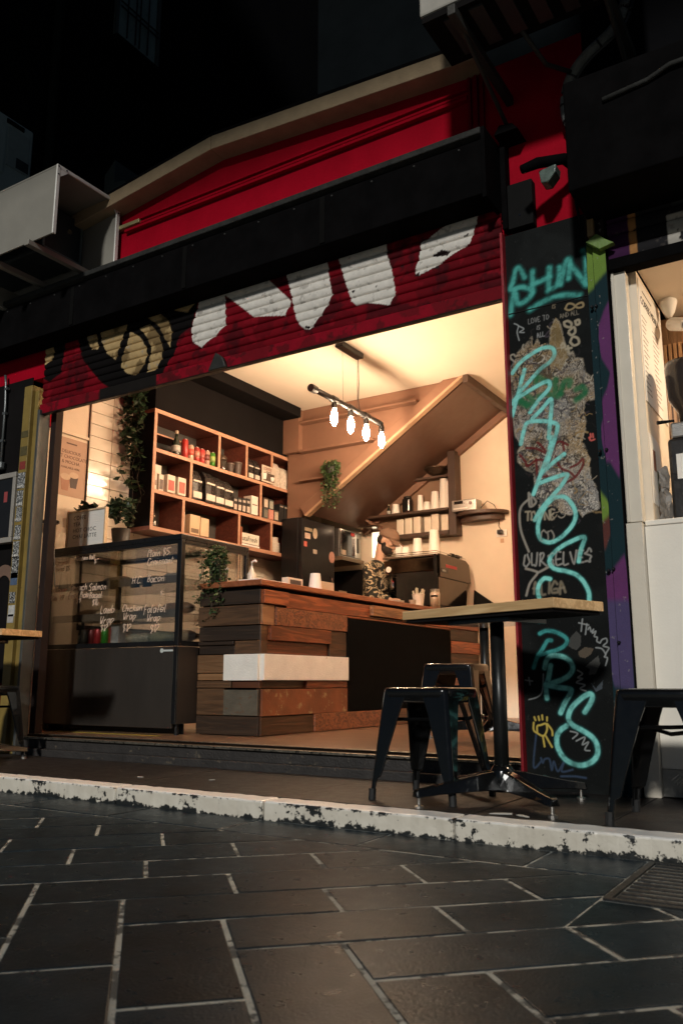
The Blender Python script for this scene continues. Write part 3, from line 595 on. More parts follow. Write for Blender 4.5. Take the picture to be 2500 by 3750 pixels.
# staircase: enclosing wall with battens, stringers, soffit
stair = thing('staircase', 'brown boxed-in staircase rising to the ceiling behind the hanging lamp', 'staircase', (-4.1, 7.6, FZ))
def zline(x, z0): return z0 + (x + 4.86) * .655
mk('side_wall', prism(B(), [(-5.19, 2.19), (-5.0, 2.20), (-4.88, 2.30), (-3.20, 3.377), (-5.19, 3.377)], 'Y', 7.18, 7.23), m_brown, stair)
for z in (3.20, 2.88, 2.56):
    xe = -4.86 + (z - 2.33) / .655 - .06
    mk('batten', prism(B(), [(7.179, z), (7.10, z + .008), (7.10, z + .028), (7.179, z + .045)], 'X', -5.0, min(xe, -3.3)), m_brown, stair, bevel=.003)
mk('wall_return', box(B(), -5.204, -5.0, 7.105, 7.178, 2.90, 3.376), m_brown, stair)
mk('stringer', prism(B(), [(-4.93, 2.20), (-3.12, 3.378), (-3.30, 3.378), (-4.99, 2.29)], 'Y', 7.125, 7.179), m_brown, stair, bevel=.006)
mk('edge_trim', prism(B(), [(-4.90, 2.185), (-3.07, 3.378), (-3.118, 3.378), (-4.93, 2.199)], 'Y', 7.11, 7.185), mat('tan trim', (.42, .27, .165), .45, bump=.05), stair, bevel=.004)
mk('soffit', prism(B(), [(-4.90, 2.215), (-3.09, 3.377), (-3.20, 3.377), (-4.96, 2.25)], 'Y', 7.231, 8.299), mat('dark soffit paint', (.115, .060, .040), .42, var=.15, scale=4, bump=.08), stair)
mk('far_trim', prism(B(), [(-4.86, 2.15), (-3.02, 3.34), (-3.10, 3.375), (-4.90, 2.214)], 'Y', 8.235, 8.298), m_brown, stair, bevel=.004)
mk('top_board', box(B(), -3.085, -3.03, 7.1, 8.297, 3.30, 3.379), m_dkbrown, stair, bevel=.004)
# ================================================================== FACADE
m_red = mat('red render', (.33, .003, .014), .6, var=.2, scale=5, bump=.2, bscale=70, spec=.03, wear=(.28, .003, .012), wamt=.35)
m_reddk = mat('deep red paint', (.20, .003, .010), .7, spec=.03, var=.3, scale=6, bump=.25)
fas = thing('fascia_wall', 'red painted shop fascia with shallow gabled parapet', 'wall', (-3.2, 3.95, 2.44))
pts = [(-5.26, 2.76), (-5.26, 2.44), (-5.75, 2.44), (-5.75, 3.72), (-4.45, 3.86), (-3.42, 3.985), (-1.54, 3.86), (-.98, 3.86), (-.98, 2.80), (-1.43, 2.80), (-1.43, 2.76)]
mk('wall', prism(B(), pts, 'Y', 3.94, 4.15), m_red, fas)
m_cop = mat('tan coping', (.40, .29, .17), .7, var=.25, scale=9, bump=.3)
def cop(a, b, y0=3.80, y1=4.2, h=.10): return prism(B(), [(a[0], a[1]), (b[0], b[1]), (b[0], b[1] + h), (a[0], a[1] + h)], 'Y', y0, y1)
mk('coping', cop((-5.75, 3.715), (-3.42, 3.985)), m_cop, fas, bevel=.006)
mk('coping', cop((-3.419, 3.985), (-1.52, 3.845)), m_cop, fas, bevel=.006)
mk('parapet_top', prism(B(), [(-5.75, 3.817), (-3.42, 4.087), (-1.52, 3.947), (-1.52, 3.98), (-3.42, 4.12), (-5.75, 3.85)], 'Y', 3.815, 4.19), m_blackp, fas)
for z, d, h in ((3.70, .035, .022), (3.735, .022, .018), (3.765, .03, .014)): mk('moulding', box(B(), -4.32, -1.62, 3.94 - d, 3.941, z, z + h), m_red, fas, bevel=.004)
for x in (-1.62, -1.58, -1.545): mk('moulding', box(B(), x, x + .018, 3.915, 3.941, 3.3, 3.84), m_reddk, fas, bevel=.004)
mk('bracket', box(B(), -4.42, -4.17, 3.90, 3.939, 3.735, 3.765), mat('brass plate', (.42, .36, .18), .4, .4, var=.3, bump=.2), fas, bevel=.004)
# lower dark band and left return
mk('left_pier', box(B(), -5.75, -5.26, 3.93, 4.1, -.02, 2.78), m_blackp, fas)
# -------------------------------------------------- roller shutter
sh = thing('roller_shutter', 'half raised red roller shutter painted with big white and gold letters', 'shutter', (-3.2, 3.9, 2.44))
m_shpaint = vcol('shutter paint', .7, .12, 90, dirt=.45)
SX0, SX1, SZ0, PITCH, NS = -5.09, -1.445, 2.515, .0575, 11
cvs = Canvas(SX0, SX1, SZ0, SZ0 + PITCH * NS, 730, 10 * NS + 1, (.17, .003, .009))
n1 = cvs.noise(3, 1); n2 = cvs.noise(14, 2)
cvs.put((n1 > .52) * .45, (.07, .002, .005)); cvs.put(np.clip((n2 - .6) * 6, 0, .6), (.26, .006, .016)); cvs.put(np.clip((cvs.noise(7, 61) - .58) * 9, 0, .7), (.03, .004, .006))
for p in TR['black']: cvs.poly(p, (.005, .004, .004))
gn = cvs.noise(9, 5)
for p in TR['gold']:
    m_ = cvs.inside(p) * 1.; cvs.put(m_, (.46, .32, .15)); cvs.put(m_ * np.clip((gn - .52) * 8, 0, .75), (.10, .06, .025))
for p in TR['white']: cvs.poly(p, (.72, .68, .62))
cvs.put((cvs.noise(30, 8) > .70) * .6 * (cvs.C[..., 1] > .3), (.3, .27, .24))
for p in TR['chips']: cvs.poly(p, (.02, .012, .012))
wob = cvs.noise(1.2, 40)
for k in range(NS):
    rows = np.linspace(0, 1, 11); P = np.zeros((11, 730, 3)); cc = cvs.C[k * 10:k * 10 + 11]
    prof = np.array([.011, .001, -.0015, -.003, -.004, -.0045, -.004, -.003, -.0015, .001, .011])
    P[..., 0] = np.linspace(SX0, SX1, 730)[None]; P[..., 1] = (3.9 + prof)[:, None] + (wob[k * 10:k * 10 + 11] - .5) * .006; P[..., 2] = (SZ0 + (k + rows) * PITCH)[:, None]
    P -= np.array(ORG[sh.name]); o = link('slat', grid_mesh('slat', P, cc), m_shpaint, sh)
bc = Canvas(SX0, SX1, 2.44, 2.515, 500, 12, (.24, .004, .014)); b1 = bc.noise(4, 3); bc.put((b1 > .5) * .7, (.12, .006, .01)); bc.put((bc.noise(12, 4) > .64) * .5, (.02, .008, .008)); bc.put((bc.X < -3.9) & (bc.X > -4.45), (.012, .010, .009))
P = np.zeros((12, 500, 3)); P[..., 0] = bc.X; P[..., 1] = 3.882; P[..., 2] = bc.Z; P -= np.array(ORG[sh.name])
bb = link('bottom_bar', grid_mesh('bottom_bar', P, bc.C), m_shpaint, sh); s_ = bb.modifiers.new('solid', 'SOLIDIFY'); s_.thickness = .044; s_.offset = -1
mk('bottom_lip', box(B(), SX0, SX1, 3.875, 3.915, 2.432, 2.4395), mat('dark shutter steel', (.02, .016, .015), .4, .5, bump=.2), sh, bevel=.003)
mk('lock_tab', prism(B(), [(-3.42, 2.43), (-3.27, 2.43), (-3.30, 2.50), (-3.36, 2.545)], 'Y', 3.845, 3.874), mat('oxide steel', (.05, .05, .045), .5, .5, var=.5, bump=.3), sh, bevel=.006)
m_hous = mat('black housing paint', (.0045, .0042, .0045), .85, 0, var=.5, scale=6, bump=.10, spec=.02, wear=(.012, .012, .012), wamt=.1)
HY = 3.72
mk('housing', prism(B(), [(HY, 2.966), (HY - .005, 3.275), (HY + .02, 3.29), (3.935, 3.29), (3.935, 2.98), (3.89, 2.956)], 'X', -5.75, -1.47), m_hous, sh, bevel=.006)
m_lip = mat('scuffed lip', (.035, .035, .033), .7, 0, spec=.1, var=.6, scale=12, bump=.3, wear=(.16, .15, .13), wamt=.25)
mk('housing_lip', prism(B(), [(HY - .03, 3.30), (HY - .03, 3.335), (HY + .02, 3.352), (3.938, 3.352), (3.938, 3.291), (HY + .01, 3.291)], 'X', -5.75, -1.465), m_lip, sh, bevel=.005)
for x in (-4.62, -3.55, -2.48): mk('seam_strip', box(B(), x, x + .035, HY - .0075, HY - .0005, 2.975, 3.27), mat('dull seam paint', (.006, .0058, .0056), .8, spec=.03, wear=(.02, .018, .016), wamt=.3), sh, bevel=.002)
for x in np.arange(-5.6, -1.5, .267): mk('rivet', lathe(B(), [(.007, 0), (.005, -.004)], (x, HY - .0052, 3.255), 8, 'Y'), mat('dull rivet', (.02, .019, .018), .7), sh)
mk('end_plate', box(B(), -1.469, -1.445, HY - .02, 3.938, 2.93, 3.34), m_hous, sh, bevel=.004)
mk('guide_rail', box(B(), -1.444, -1.4315, 3.862, 3.935, .0, 2.80), mat('red guide paint', (.28, .010, .018), .45, var=.3, scale=12, bump=.2, wear=(.4, .3, .24), wamt=.12), sh)
mk('guide_rail', box(B(), -5.085, -5.06, 3.86, 3.96, .0, 2.47), mat('grey guide steel', (.07, .075, .072), .5, .3, var=.3, bump=.15), sh, bevel=.004)
mk('jamb', box(B(), -1.475, -1.4445, 3.945, 3.99, FZ, 2.9), wood('jamb timber', (.20, .11, .06), (.30, .18, .10), 'Z', rough=.5), sh)
mk('inner_jamb', box(B(), -5.06, -5.0, 3.965, 4.03, FZ, 2.9), mat('brown jamb', (.022, .014, .012), .7, spec=.1), sh, bevel=.004)
# -------------------------------------------------- graffiti pillar
PX0, PX1, PZ1 = -1.430, -1.012, 2.795
pil = thing('graffiti_pillar', 'black shop pillar covered in turquoise spray tags and a pale scribbled collage', 'pillar', (-1.22, 3.98, 0))
mk('core', box(B(), PX0 + .002, PX1 - .002, 3.906, 4.25, 0, PZ1 - .003), m_blackp, pil)
c = Canvas(PX0, PX1, .0, PZ1, 140, 932, (.007, .008, .008))
a1 = c.noise(6, 11); a2 = c.noise(40, 12); a3 = c.noise(16, 13, 5)
c.put(np.clip((a1 - .5) * 3, 0, .6), (.014, .016, .016)); c.put((c.noise(60, 14) > .80) * .35, (.06, .06, .058))
for b_, col in zip(TR['blobs'], ((.07, .07, .066), (.12, .095, .07), (.085, .085, .08), (.07, .085, .10))): c.poly(b_, col, .85)
m_ = c.inside(TR['collage']) * 1.
w = a3 * 4 + a2 * 5 + c.noise(28, 77) * 5
f = np.abs(np.mod(w, 1) - .5) * 2
g2 = np.clip((c.noise(5, 15) - .38) * 4, 0, 1)[..., None]
colA = np.array((.30, .21, .115)) * g2 + np.array((.24, .225, .205)) * (1 - g2)
colB = np.array((.055, .048, .044)) * np.ones_like(colA); colW = np.array((.52, .47, .40)) * np.ones_like(colA)
mixc = colA * (1 - np.clip((.35 - f) * 4, 0, .85)[..., None]) + colB * np.clip((.35 - f) * 4, 0, .85)[..., None]
kk = (np.clip((f - .72) * 6, 0, 1) * np.clip((a2 - .38) * 5, 0, .9))[..., None]; mixc = mixc * (1 - kk) + colW * kk
low = np.clip((1.95 - c.Z) / .5, 0, 1)[..., None]; mixc = np.clip(mixc * (1.05 + .5 * low), 0, .8)
c.put(m_ * (.35 + .55 * (c.noise(20, 18) > .40)), mixc)
rc = random.Random(21); xs_ = [p[0] for p in TR['collage']]; zs_ = [p[1] for p in TR['collage']]
def in_poly(x, z, poly):
    r_ = False
    for (xa, za), (xb, zb) in zip(poly, poly[1:] + poly[:1]):
        if (za > z) != (zb > z) and x < (xb - xa) * (z - za) / (zb - za) + xa: r_ = not r_
    return r_
for k_ in range(620):
    x, z = rc.uniform(min(xs_), max(xs_)), rc.uniform(min(zs_), max(zs_))
    if not in_poly(x, z, TR['collage']): continue
    a_ = rc.uniform(0, 6.28); ln = [(x, z)]
    for q_ in range(rc.randint(2, 5)): a_ += rc.gauss(0, 1.0); x += math.cos(a_) * .016; z += math.sin(a_) * .016; ln.append((x, z))
    c.stroke(ln, rc.choice((.003, .004, .006, .009)), rc.choice(((.50, .44, .35), (.36, .30, .22), (.02, .018, .018), (.025, .02, .02), (.30, .20, .09), (.22, .21, .20), (.05, .04, .05))), .4, rc.uniform(.5, .95))
c.poly(TR['goldspike'], (.24, .165, .07), .6)
edge = c.dist(TR['collage'] + TR['collage'][:1], .03); c.put(np.clip((.006 - edge) / .006, 0, .35) * (a2 > .45), (.40, .34, .26))
for s_ in TR['green']: c.stroke(s_, .03, (.02, .15, .06), .5, .85)
for s_ in TR['dred']: c.stroke(s_, .012, (.13, .014, .016), .4, .9)
for wd in TR['words']:
    for ln in write_lines(wd[0], wd[1], wd[2], wd[3] * .85, slant=0, jit=.13, seed=len(wd[0])): c.stroke(ln, wd[4] * .75, tuple(v * .8 for v in wd[5]), .6, .7, sm=False)
for s_ in TR['arrow'] + TR['vine']: c.stroke(s_, .011, (.36, .33, .28), .5, .8)
c.stroke(TR['infinity'], .010, (.32, .24, .13), .4, .9)
for s_ in TR['scrib']: c.stroke(s_, .012, (.42, .36, .26), .4, .85)
for s_ in TR['chalk']: c.stroke(s_, .006, (.34, .36, .36), .5, .8)
for s_ in TR['blue']: c.stroke(s_, .008, (.05, .08, .14), .8, .7)
for s_ in TR['flower']: c.stroke(s_, .008, (.62, .47, .10), .5, .9)
for s_ in TR['smile']: c.stroke(s_, .008, (.6, .12, .10), .3)
c.grain = np.clip(.55 + 1.5 * (c.noise(45, 21) - .30), 0, 1) * np.clip(.5 + 2.2 * (c.noise(9, 22) - .22), .35, 1)
for s_ in TR['shon']: c.stroke(s_, .034, (.03, .20, .18), .6, .75)
for s_ in TR['shon']: c.stroke(s_, .022, (.09, .44, .39), .5, .85)
for s_ in TR['tag']: c.stroke(s_, .025, (.05, .30, .28), .4, .5)
for s_ in TR['tag']: c.stroke(s_, .019, (.25, .74, .68), .2, .97)
for i, s_ in enumerate(TR['prs']):
    c.stroke(s_, .029 if i > 1 else .022, (.02, .17, .17), .5, .5); c.stroke(s_, .022 if i > 1 else .017, (.25, .72, .66) if i > 1 else (.06, .34, .33), .25, .97)
P = np.zeros((932, 140, 3)); P[..., 0] = c.X; P[..., 1] = 3.903 + (a1 - .5) * .003; P[..., 2] = c.Z; P -= np.array(ORG[pil.name])
o = link('painted_face', grid_mesh('painted_face', P, c.C), vcol('pillar paint', .7, .2, 140, dirt=.25), pil)
mk('sheet_joint_shadow', box(B(), PX0 + .004, PX1 - .004, 3.8985, 3.902, 2.352, 2.355), mat('joint shadow strip', (.008, .008, .008), .9), pil)  # dark strip stands in for the shadow line of the sheet joint
# -------------------------------------------------- painted shutter rail between the shops
rail = thing('shutter_rail', 'teal and purple painted steel shutter rail with lime green top bracket', 'rail', (-.96, 3.9, 0))
c = Canvas(-1.010, -.912, 0, 2.95, 36, 984, (.008, .026, .033)); q = c.noise(20, 31)
for p in TR['purple']: c.poly(p, (.12, .034, .125))
for p in TR['purplelow']: c.poly(p, (.075, .058, .14))
for p in TR['greenp']: c.poly(p, (.15, .25, .045))
for p in TR['brownp']: c.poly(p, (.10, .035, .03))
k5 = np.ones(7) / 7
for ch in range(3):
    for _ in range(2):
        c.C[..., ch] = np.apply_along_axis(lambda v: np.convolve(np.pad(v, 3, 'edge'), k5, 'valid'), 0, c.C[..., ch])
c.put((c.Z > 2.62) * 1., (.022, .014, .014)); c.put((c.noise(50, 33) > .78) * .5, (.3, .28, .26)); c.put((np.abs(c.X + .975) < .0035) * .8, (.012, .012, .016))
P = np.zeros((984, 36, 3)); P[..., 0] = c.X; P[..., 1] = np.where(c.X < -.975, 3.885, 3.868); P[..., 2] = c.Z; P -= np.array(ORG[rail.name])
link('painted_face', grid_mesh('rail_face', P, c.C), vcol('rail paint', .65, .2, 160, dirt=.3), rail)
mk('core', box(B(), -1.0085, -.914, 3.892, 4.05, 0, 2.95), m_blackp, rail)
m_bolt = mat('dark bolt', (.02, .02, .025), .4, .6)
for (x, z) in ((-.995, 1.548), (-.965, 1.55), (-.99, .985), (-.968, .99), (-.965, .66), (-.99, 2.27), (-.97, 2.27)):
    mk('bolt', lathe(B(), [(.008, 0), (.008, -.012), (.004, -.016)], (x, 3.868, z), 8, 'Y'), m_bolt, rail)
mk('top_bracket', prism(B(), [(-.995, 2.60), (-.93, 2.545), (-.86, 2.56), (-.90, 2.59), (-.94, 2.63)], 'Y', 3.83, 3.866), mat('lime paint', (.13, .22, .04), .5, var=.3, bump=.2), rail, bevel=.003)

# unseen wall added behind the camera to keep low light off the upper walls
lc = thing('added_shade_wall', 'unseen dark wall on posts added behind the camera to shade the upper facade', 'light blocker', (-2, -3.2, 0))
mk('wall', box(B(), -16, 12, -3.2, -3.0, 7.08, 14), m_blackp, lc)
for x in (-15.9, 11.6): mk('post', box(B(), x, x + .3, -3.2, -3.0, -.076, 7.079), m_blackp, lc)
# ================================================================== INTERIOR
m_black = mat('black powder coat', (.012, .012, .013), .35, .3, var=.3, scale=9, bump=.08)
m_chrome = mat('chrome', (.62, .60, .57), .14, 1., var=.08, bump=.02)
m_steel = mat('brushed steel', (.42, .40, .37), .3, .9, var=.15, stretch=(1, 1, 30), bump=.05)
m_white = mat('white paper', (.74, .71, .66), .7, var=.06, bump=.05)
m_ink = mat('black ink', (.015, .014, .014), .7, bump=0)
m_glass = glass('clear glass')
# ------------------------------------------------------------------ pendant lamp
lamp = thing('pendant_lamp', 'black pipe pendant lamp with four bare glowing bulbs', 'lamp', (-3.66, 5.95, 2.83))
mk('ceiling_rose', box(B(), -3.695, -3.615, 5.78, 6.14, 3.33, 3.379), m_black, lamp, bevel=.006)
mk('pipe', tube(B(), [(-3.66, 5.40, 2.83), (-3.66, 6.50, 2.83)], .024, 12), m_black, lamp, smooth=True)
mk('end_cap', tube(B(), [(-3.66, 5.36, 2.83), (-3.66, 5.44, 2.83)], .034, 12), m_black, lamp, bevel=.006)
mk('elbow', tube(B(), [(-3.66, 6.47, 2.83), (-3.66, 6.52, 2.825), (-3.66, 6.53, 2.80), (-3.66, 6.53, 2.75)], .027, 12), m_black, lamp, smooth=True)
for y in (5.84, 6.08): mk('wire', tube(B(), [(-3.655, y, 3.34), (-3.66, y + .02, 2.85)], .0014, 5), m_black, lamp)
mk('cable', tube(B(), [(-3.65, 6.10, 3.34), (-3.655, 6.11, 3.2), (-3.64, 6.09, 3.08), (-3.665, 6.12, 2.95), (-3.66, 6.14, 2.85)], .004, 6), m_black, lamp)
m_bulb = mat('glowing bulb', (.9, .8, .6), .3, bump=0, emit=(1.0, .71, .46), estr=BULB_E)
m_bulbtip = m_bulb
for y in (5.72, 5.985, 6.25, 6.53):
    s = mk('socket', lathe(B(), [(.020, 2.81), (.024, 2.79), (.024, 2.752), (.018, 2.748)], (-3.66, y, 0), 12), m_black, lamp)
    mk('bulb', lathe(B(), [(.012, 2.747), (.016, 2.735), (.027, 2.70), (.031, 2.67), (.026, 2.635), (.014, 2.607), (.005, 2.598)], (-3.66, y, 0), 12), m_bulb, s, smooth=True)
    if y < 6.5: mk('tee', tube(B(), [(-3.66, y - .04, 2.83), (-3.66, y + .04, 2.83)], .031, 12), m_black, lamp, bevel=.004)
lamp2 = copytree(lamp, (-2.05, 4.58, 3.20), rz=R(90), label='second pipe lamp with bare bulbs hung high just inside the half raised shutter')
for ch in lamp2.children:
    if ch.name.startswith(('ceiling_rose', 'wire', 'cable')): ch.scale.z = .25; ch.location.z = .06
# ------------------------------------------------------------------ wall shelf unit (drawn at 1 : 1.04, set to size and place once it is filled)
BEFORE = set(bpy.data.objects)
m_stain = wood('stained shelf board', (.085, .022, .014), (.17, .05, .03), 'Y', rough=.5)
m_stainb = wood('dark shelf back', (.05, .018, .012), (.11, .04, .025), 'Z', rough=.6)
m_pine = wood('pine edging', (.38, .195, .12), (.48, .27, .17), 'Y', rough=.55, orand=.08)
su = thing('wall_shelf', 'dark stained wall shelf unit with pale pine front edges full of packets', 'shelf', (-5.15, 6.0, 1.73))
SB = -5.30
mk('back_panel', box(B(), SB, SB + .012, 4.98, 7.06, 1.735, 2.78), m_stainb, su)
def board(y0, y1, z0, z1, depth=.29):
    b = mk('board', box(B(), -5.0 - depth, -5.004, y0, y1, z0, z1), m_stain, su); mk('edging', box(B(), -5.004, -4.998, y0 - .0005, y1 + .0005, z0 - .0005, z1 + .0005), m_pine, b); return b
board(4.975, 7.07, 2.752, 2.785); board(4.975, 7.07, 1.73, 1.763); board(5.008, 7.037, 2.408, 2.438); board(5.008, 7.037, 2.05, 2.08)
e = mk('end_panel', box(B(), -5.30, -5.004, 4.975, 5.007, 1.764, 2.751), m_blackp, su); mk('edging', box(B(), -5.004, -4.998, 4.9745, 5.0075, 1.7635, 2.7515), m_pine, e)
board(7.038, 7.07, 1.764, 2.751)
for y, z0, z1 in ((5.809, 2.4385, 2.7515), (6.217, 2.4385, 2.7515), (6.627, 2.4385, 2.7515), (5.437, 2.0805, 2.4075), (6.453, 2.0805, 2.4075), (5.355, 1.7635, 2.0495), (6.126, 1.7635, 2.0495), (6.637, 1.7635, 2.0495)): board(y, y + .03, z0, z1)
board(5.008, 5.46, 2.60, 2.612, .18).location.x = -.10
# ------------------------------------------------------------------ things on the shelves
S1, S2, S0 = 2.4385, 2.0805, 1.7635
def can(y, z, h, r, col, label, x=-5.035, band=None, top=m_chrome):
    t = thing('drink_can', label, 'can', (x, y, z))
    mk('body', lathe(B(), [(r * .8, 0), (r, .008), (r, h - .014), (r * .84, h - .004)], (x, y, z), 16), mat('can ' + str(col), col, .3, .25, var=.1, bump=.02), t, smooth=True)
    mk('lid', lathe(B(), [(r * .84, h - .004), (r * .84, h), (r * .7, h - .002)], (x, y, z), 16), top, t)
    if band: mk('print', lathe(B(), [(r + .0006, h * .3), (r + .0006, h * .72)], (x, y, z), 16), mat('can print ' + str(band), band, .4, var=.5, scale=30, bump=0), t, smooth=True)
    return t
def bottle(y, z, label, x=-5.04, s=1., col=(.02, .03, .02), name='wine_bottle', cap=(.5, .42, .3), lab=(.5, .5, .45)):
    t = thing(name, label, 'bottle', (x, y, z))
    mk('body', lathe(B(), [(.036 * s, 0), (.038 * s, .01 * s), (.038 * s, .11 * s), (.030 * s, .135 * s), (.015 * s, .165 * s), (.014 * s, .20 * s)], (x, y, z), 16), mat('bottle glass ' + str(col), col, .08, bump=0, spec=.7), t, smooth=True)
    mk('cap', lathe(B(), [(.0155 * s, .20 * s), (.0165 * s, .202 * s), (.0165 * s, .228 * s), (.012 * s, .23 * s)], (x, y, z), 12), mat('bottle cap ' + str(cap), cap, .4, bump=0), t, smooth=True)
    mk('paper_label', lathe(B(), [(.0388 * s, .03 * s), (.0388 * s, .09 * s)], (x, y, z), 16), mat('bottle label ' + str(lab), lab, .6, var=.2, scale=40), t, smooth=True)
    return t
bottle(5.29, S1, 'dark green bottle with silvery label on the top shelf beside a tall red can')
can(5.395, S1, .175, .031, (.42, .035, .03), 'tall red drink can beside the dark bottle on the top shelf')
can(5.47, S1, .138, .031, (.55, .42, .32), 'pale can with red script between the tall red can and a red can', band=(.6, .12, .08))
can(5.55, S1, .138, .030, (.45, .06, .05), 'red can with pale script on the top shelf', band=(.55, .25, .18))
can(5.62, S1, .138, .030, (.5, .05, .05), 'plain bright red can, third of the red ones on the top shelf', band=(.45, .10, .08))
can(5.69, S1, .138, .030, (.50, .30, .24), 'pinkish can with dark lettering beside the green can', band=(.2, .06, .05))
can(5.765, S1, .138, .030, (.05, .20, .02), 'green can, last of the row on the top shelf', band=(.3, .45, .12))
def cup(x, y, z, h, r, label, col=(.74, .70, .64), name='paper_cup', invert=False, cat='cup', group=None, stack=1, lidcol=None, rim=True):
    t = thing(name, label, cat, (x, y, z), group=group); r1, r0 = r, r * .74
    if invert: r0, r1 = r1, r0
    mk('body', lathe(B(), [(r0 * .95, 0), (r0, .003), (r1, h), (r1 * .94, h), (r0 * .9, .012)], (x, y, z), 18), mat('cup ' + str(col), col, .55, var=.08, bump=.02), t, smooth=False)
    if rim:
        for k in range(stack):
            zz = (k * .008 + .004) if invert else h - k * .008 - .004; rr = r0 if invert else r1
            mk('rim', lathe(B(), [(rr * 1.0, zz - .003), (rr * 1.05, zz - .0015), (rr * 1.05, zz + .0015), (rr * 1.0, zz + .003)], (x, y, z), 18), mat('cup ' + str(col), col), t, smooth=True)
    if lidcol: mk('lid', lathe(B(), [(r1 * 1.06, h), (r1 * 1.06, h + .008), (r1 * .85, h + .014)], (x, y, z), 18), mat('cup lid ' + str(lidcol), lidcol, .4), t)
    return t
m_dk = (.03, .026, .024)
t = thing('storage_jar', 'dark round jar with ringed lid on the top shelf beside brown cups', 'jar', (-5.05, 5.925, S1))
mk('body', lathe(B(), [(.048, 0), (.05, .01), (.05, .085), (.042, .10)], (-5.05, 5.925, S1), 18), mat('dark glass', (.03, .025, .02), .1, bump=0), t, smooth=True)
mk('lid', lathe(B(), [(.042, .10), (.046, .104), (.046, .13), (.03, .145), (.03, .15)], (-5.05, 5.925, S1), 18), mat('jar lid', (.10, .07, .05), .3, .5), t, smooth=True)
cup(-5.05, 6.04, S1, .085, .044, 'smaller dark brown coffee cup beside the ringed jar', (.06, .042, .034), 'takeaway_cup', lidcol=(.12, .09, .07))
cup(-5.05, 6.15, S1, .118, .048, 'larger dark brown coffee cup beside the upright divider', (.07, .05, .04), 'takeaway_cup', lidcol=(.14, .10, .08))
def bag(y, z, w, d, h, label, col=(.03, .026, .024), lab=(.62, .56, .48), x=-5.02, group=None, band=True, name='coffee_bag'):
    t = thing(name, label, 'bag', (x - d / 2, y + w / 2, z), group=group); bm = B()
    rows = [(0, 1, .96), (.06, 1.02, 1), (.55, 1, .98), (.8, .78, .97), (.93, .35, .95), (1., .06, .93)]
    rings = []
    for f, dd, ww in rows:
        cy = y + w / 2; hw = w / 2 * ww; hd = d / 2 * dd; cx = x - d / 2 - (1 - dd) * d * .12
        rings.append([bm.verts.new(p) for p in ((cx + hd, cy - hw, z + h * f), (cx + hd * 1.12, cy, z + h * f), (cx + hd, cy + hw, z + h * f), (cx - hd, cy + hw, z + h * f), (cx - hd, cy - hw, z + h * f))])
    for i in range(len(rings) - 1):
        for k in range(5): bm.faces.new((rings[i][k], rings[i][(k + 1) % 5], rings[i + 1][(k + 1) % 5], rings[i + 1][k]))
    bm.faces.new(rings[0]); bm.faces.new(rings[-1][::-1]); mk('sack', bm, mat('foil ' + str(col), col, .28, .1, var=.3, scale=12, bump=.3, bscale=40), t)
    if lab:
        xx = x + d * .065; mk('paper_label', box(B(), xx - .02, xx + .002, y + .006, y + w - .006, z + h * .07, z + h * .27), mat('label ' + str(lab), lab, .6, var=.12, scale=20), t)
        if band: mk('strip_label', box(B(), xx - .02, xx + .0015, y + .008, y + w - .008, z + h * .58, z + h * .635), mat('label ' + str(lab), lab), t)
    return t
bag(6.285, S1, .085, .07, .215, 'narrow black foil coffee bag on the top shelf beside the divider')
bag(6.385, S1, .085, .07, .215, 'narrow black foil coffee bag on the top shelf behind the coffee sign')
def carton(name, x1, y0, z, w, h, d, label, col, cat='box', face=None, faceb=None, group=None, rz=0):
    t = thing(name, label, cat, (x1 - d / 2, y0 + w / 2, z), group=group)
    mk('carton', box(B(), x1 - d, x1, y0, y0 + w, z, z + h), mat('carton ' + str(col), col, .6, var=.1, scale=9, bump=.05), t, bevel=.002)
    if face: mk('print', box(B(), x1, x1 + .0008, y0 + w * .12, y0 + w * .88, z + h * face[0], z + h * face[1]), mat('print ' + str(face[2]), face[2], .6, var=.4, scale=45), t)
    if faceb: mk('print', box(B(), x1, x1 + .0008, y0 + w * .12, y0 + w * .88, z + h * faceb[0], z + h * faceb[1]), mat('print ' + str(faceb[2]), faceb[2], .6, var=.4, scale=45), t)
    return t
t = carton('coffee_sign', -4.985, 6.46, S1 + .005, .235, .17, .006, 'small coffee sign card with cup picture on the top shelf', (.55, .47, .38), 'sign', (.10, .58, (.10, .07, .05)))
text('lettering', 'COFFEE', .042, mat('brown red ink', (.22, .05, .03), .7, bump=0), t, (-4.9835, 6.475, S1 + .128), '+X')
text('lettering', 'ROASTED', .018, m_ink, t, (-4.9835, 6.53, S1 + .108), '+X')
mk('cup_picture', lathe(B(), [(.022, 0), (.03, .05), (.03, .06)], (-4.992, 6.50, S1 + .03), 12), m_white, t)
mk('cup_picture', lathe(B(), [(.022, 0), (.03, .035), (.03, .04)], (-4.992, 6.63, S1 + .03), 12), m_white, t)
bag(6.70, S1, .12, .06, .26, 'white paper pouch standing behind the coffee sign', (.66, .60, .52), None, x=-5.03, name='paper_pouch')
bag(6.825, S1, .19, .07, .235, 'wide white pouch with round mark on the top shelf end', (.70, .64, .55), None, name='paper_pouch')
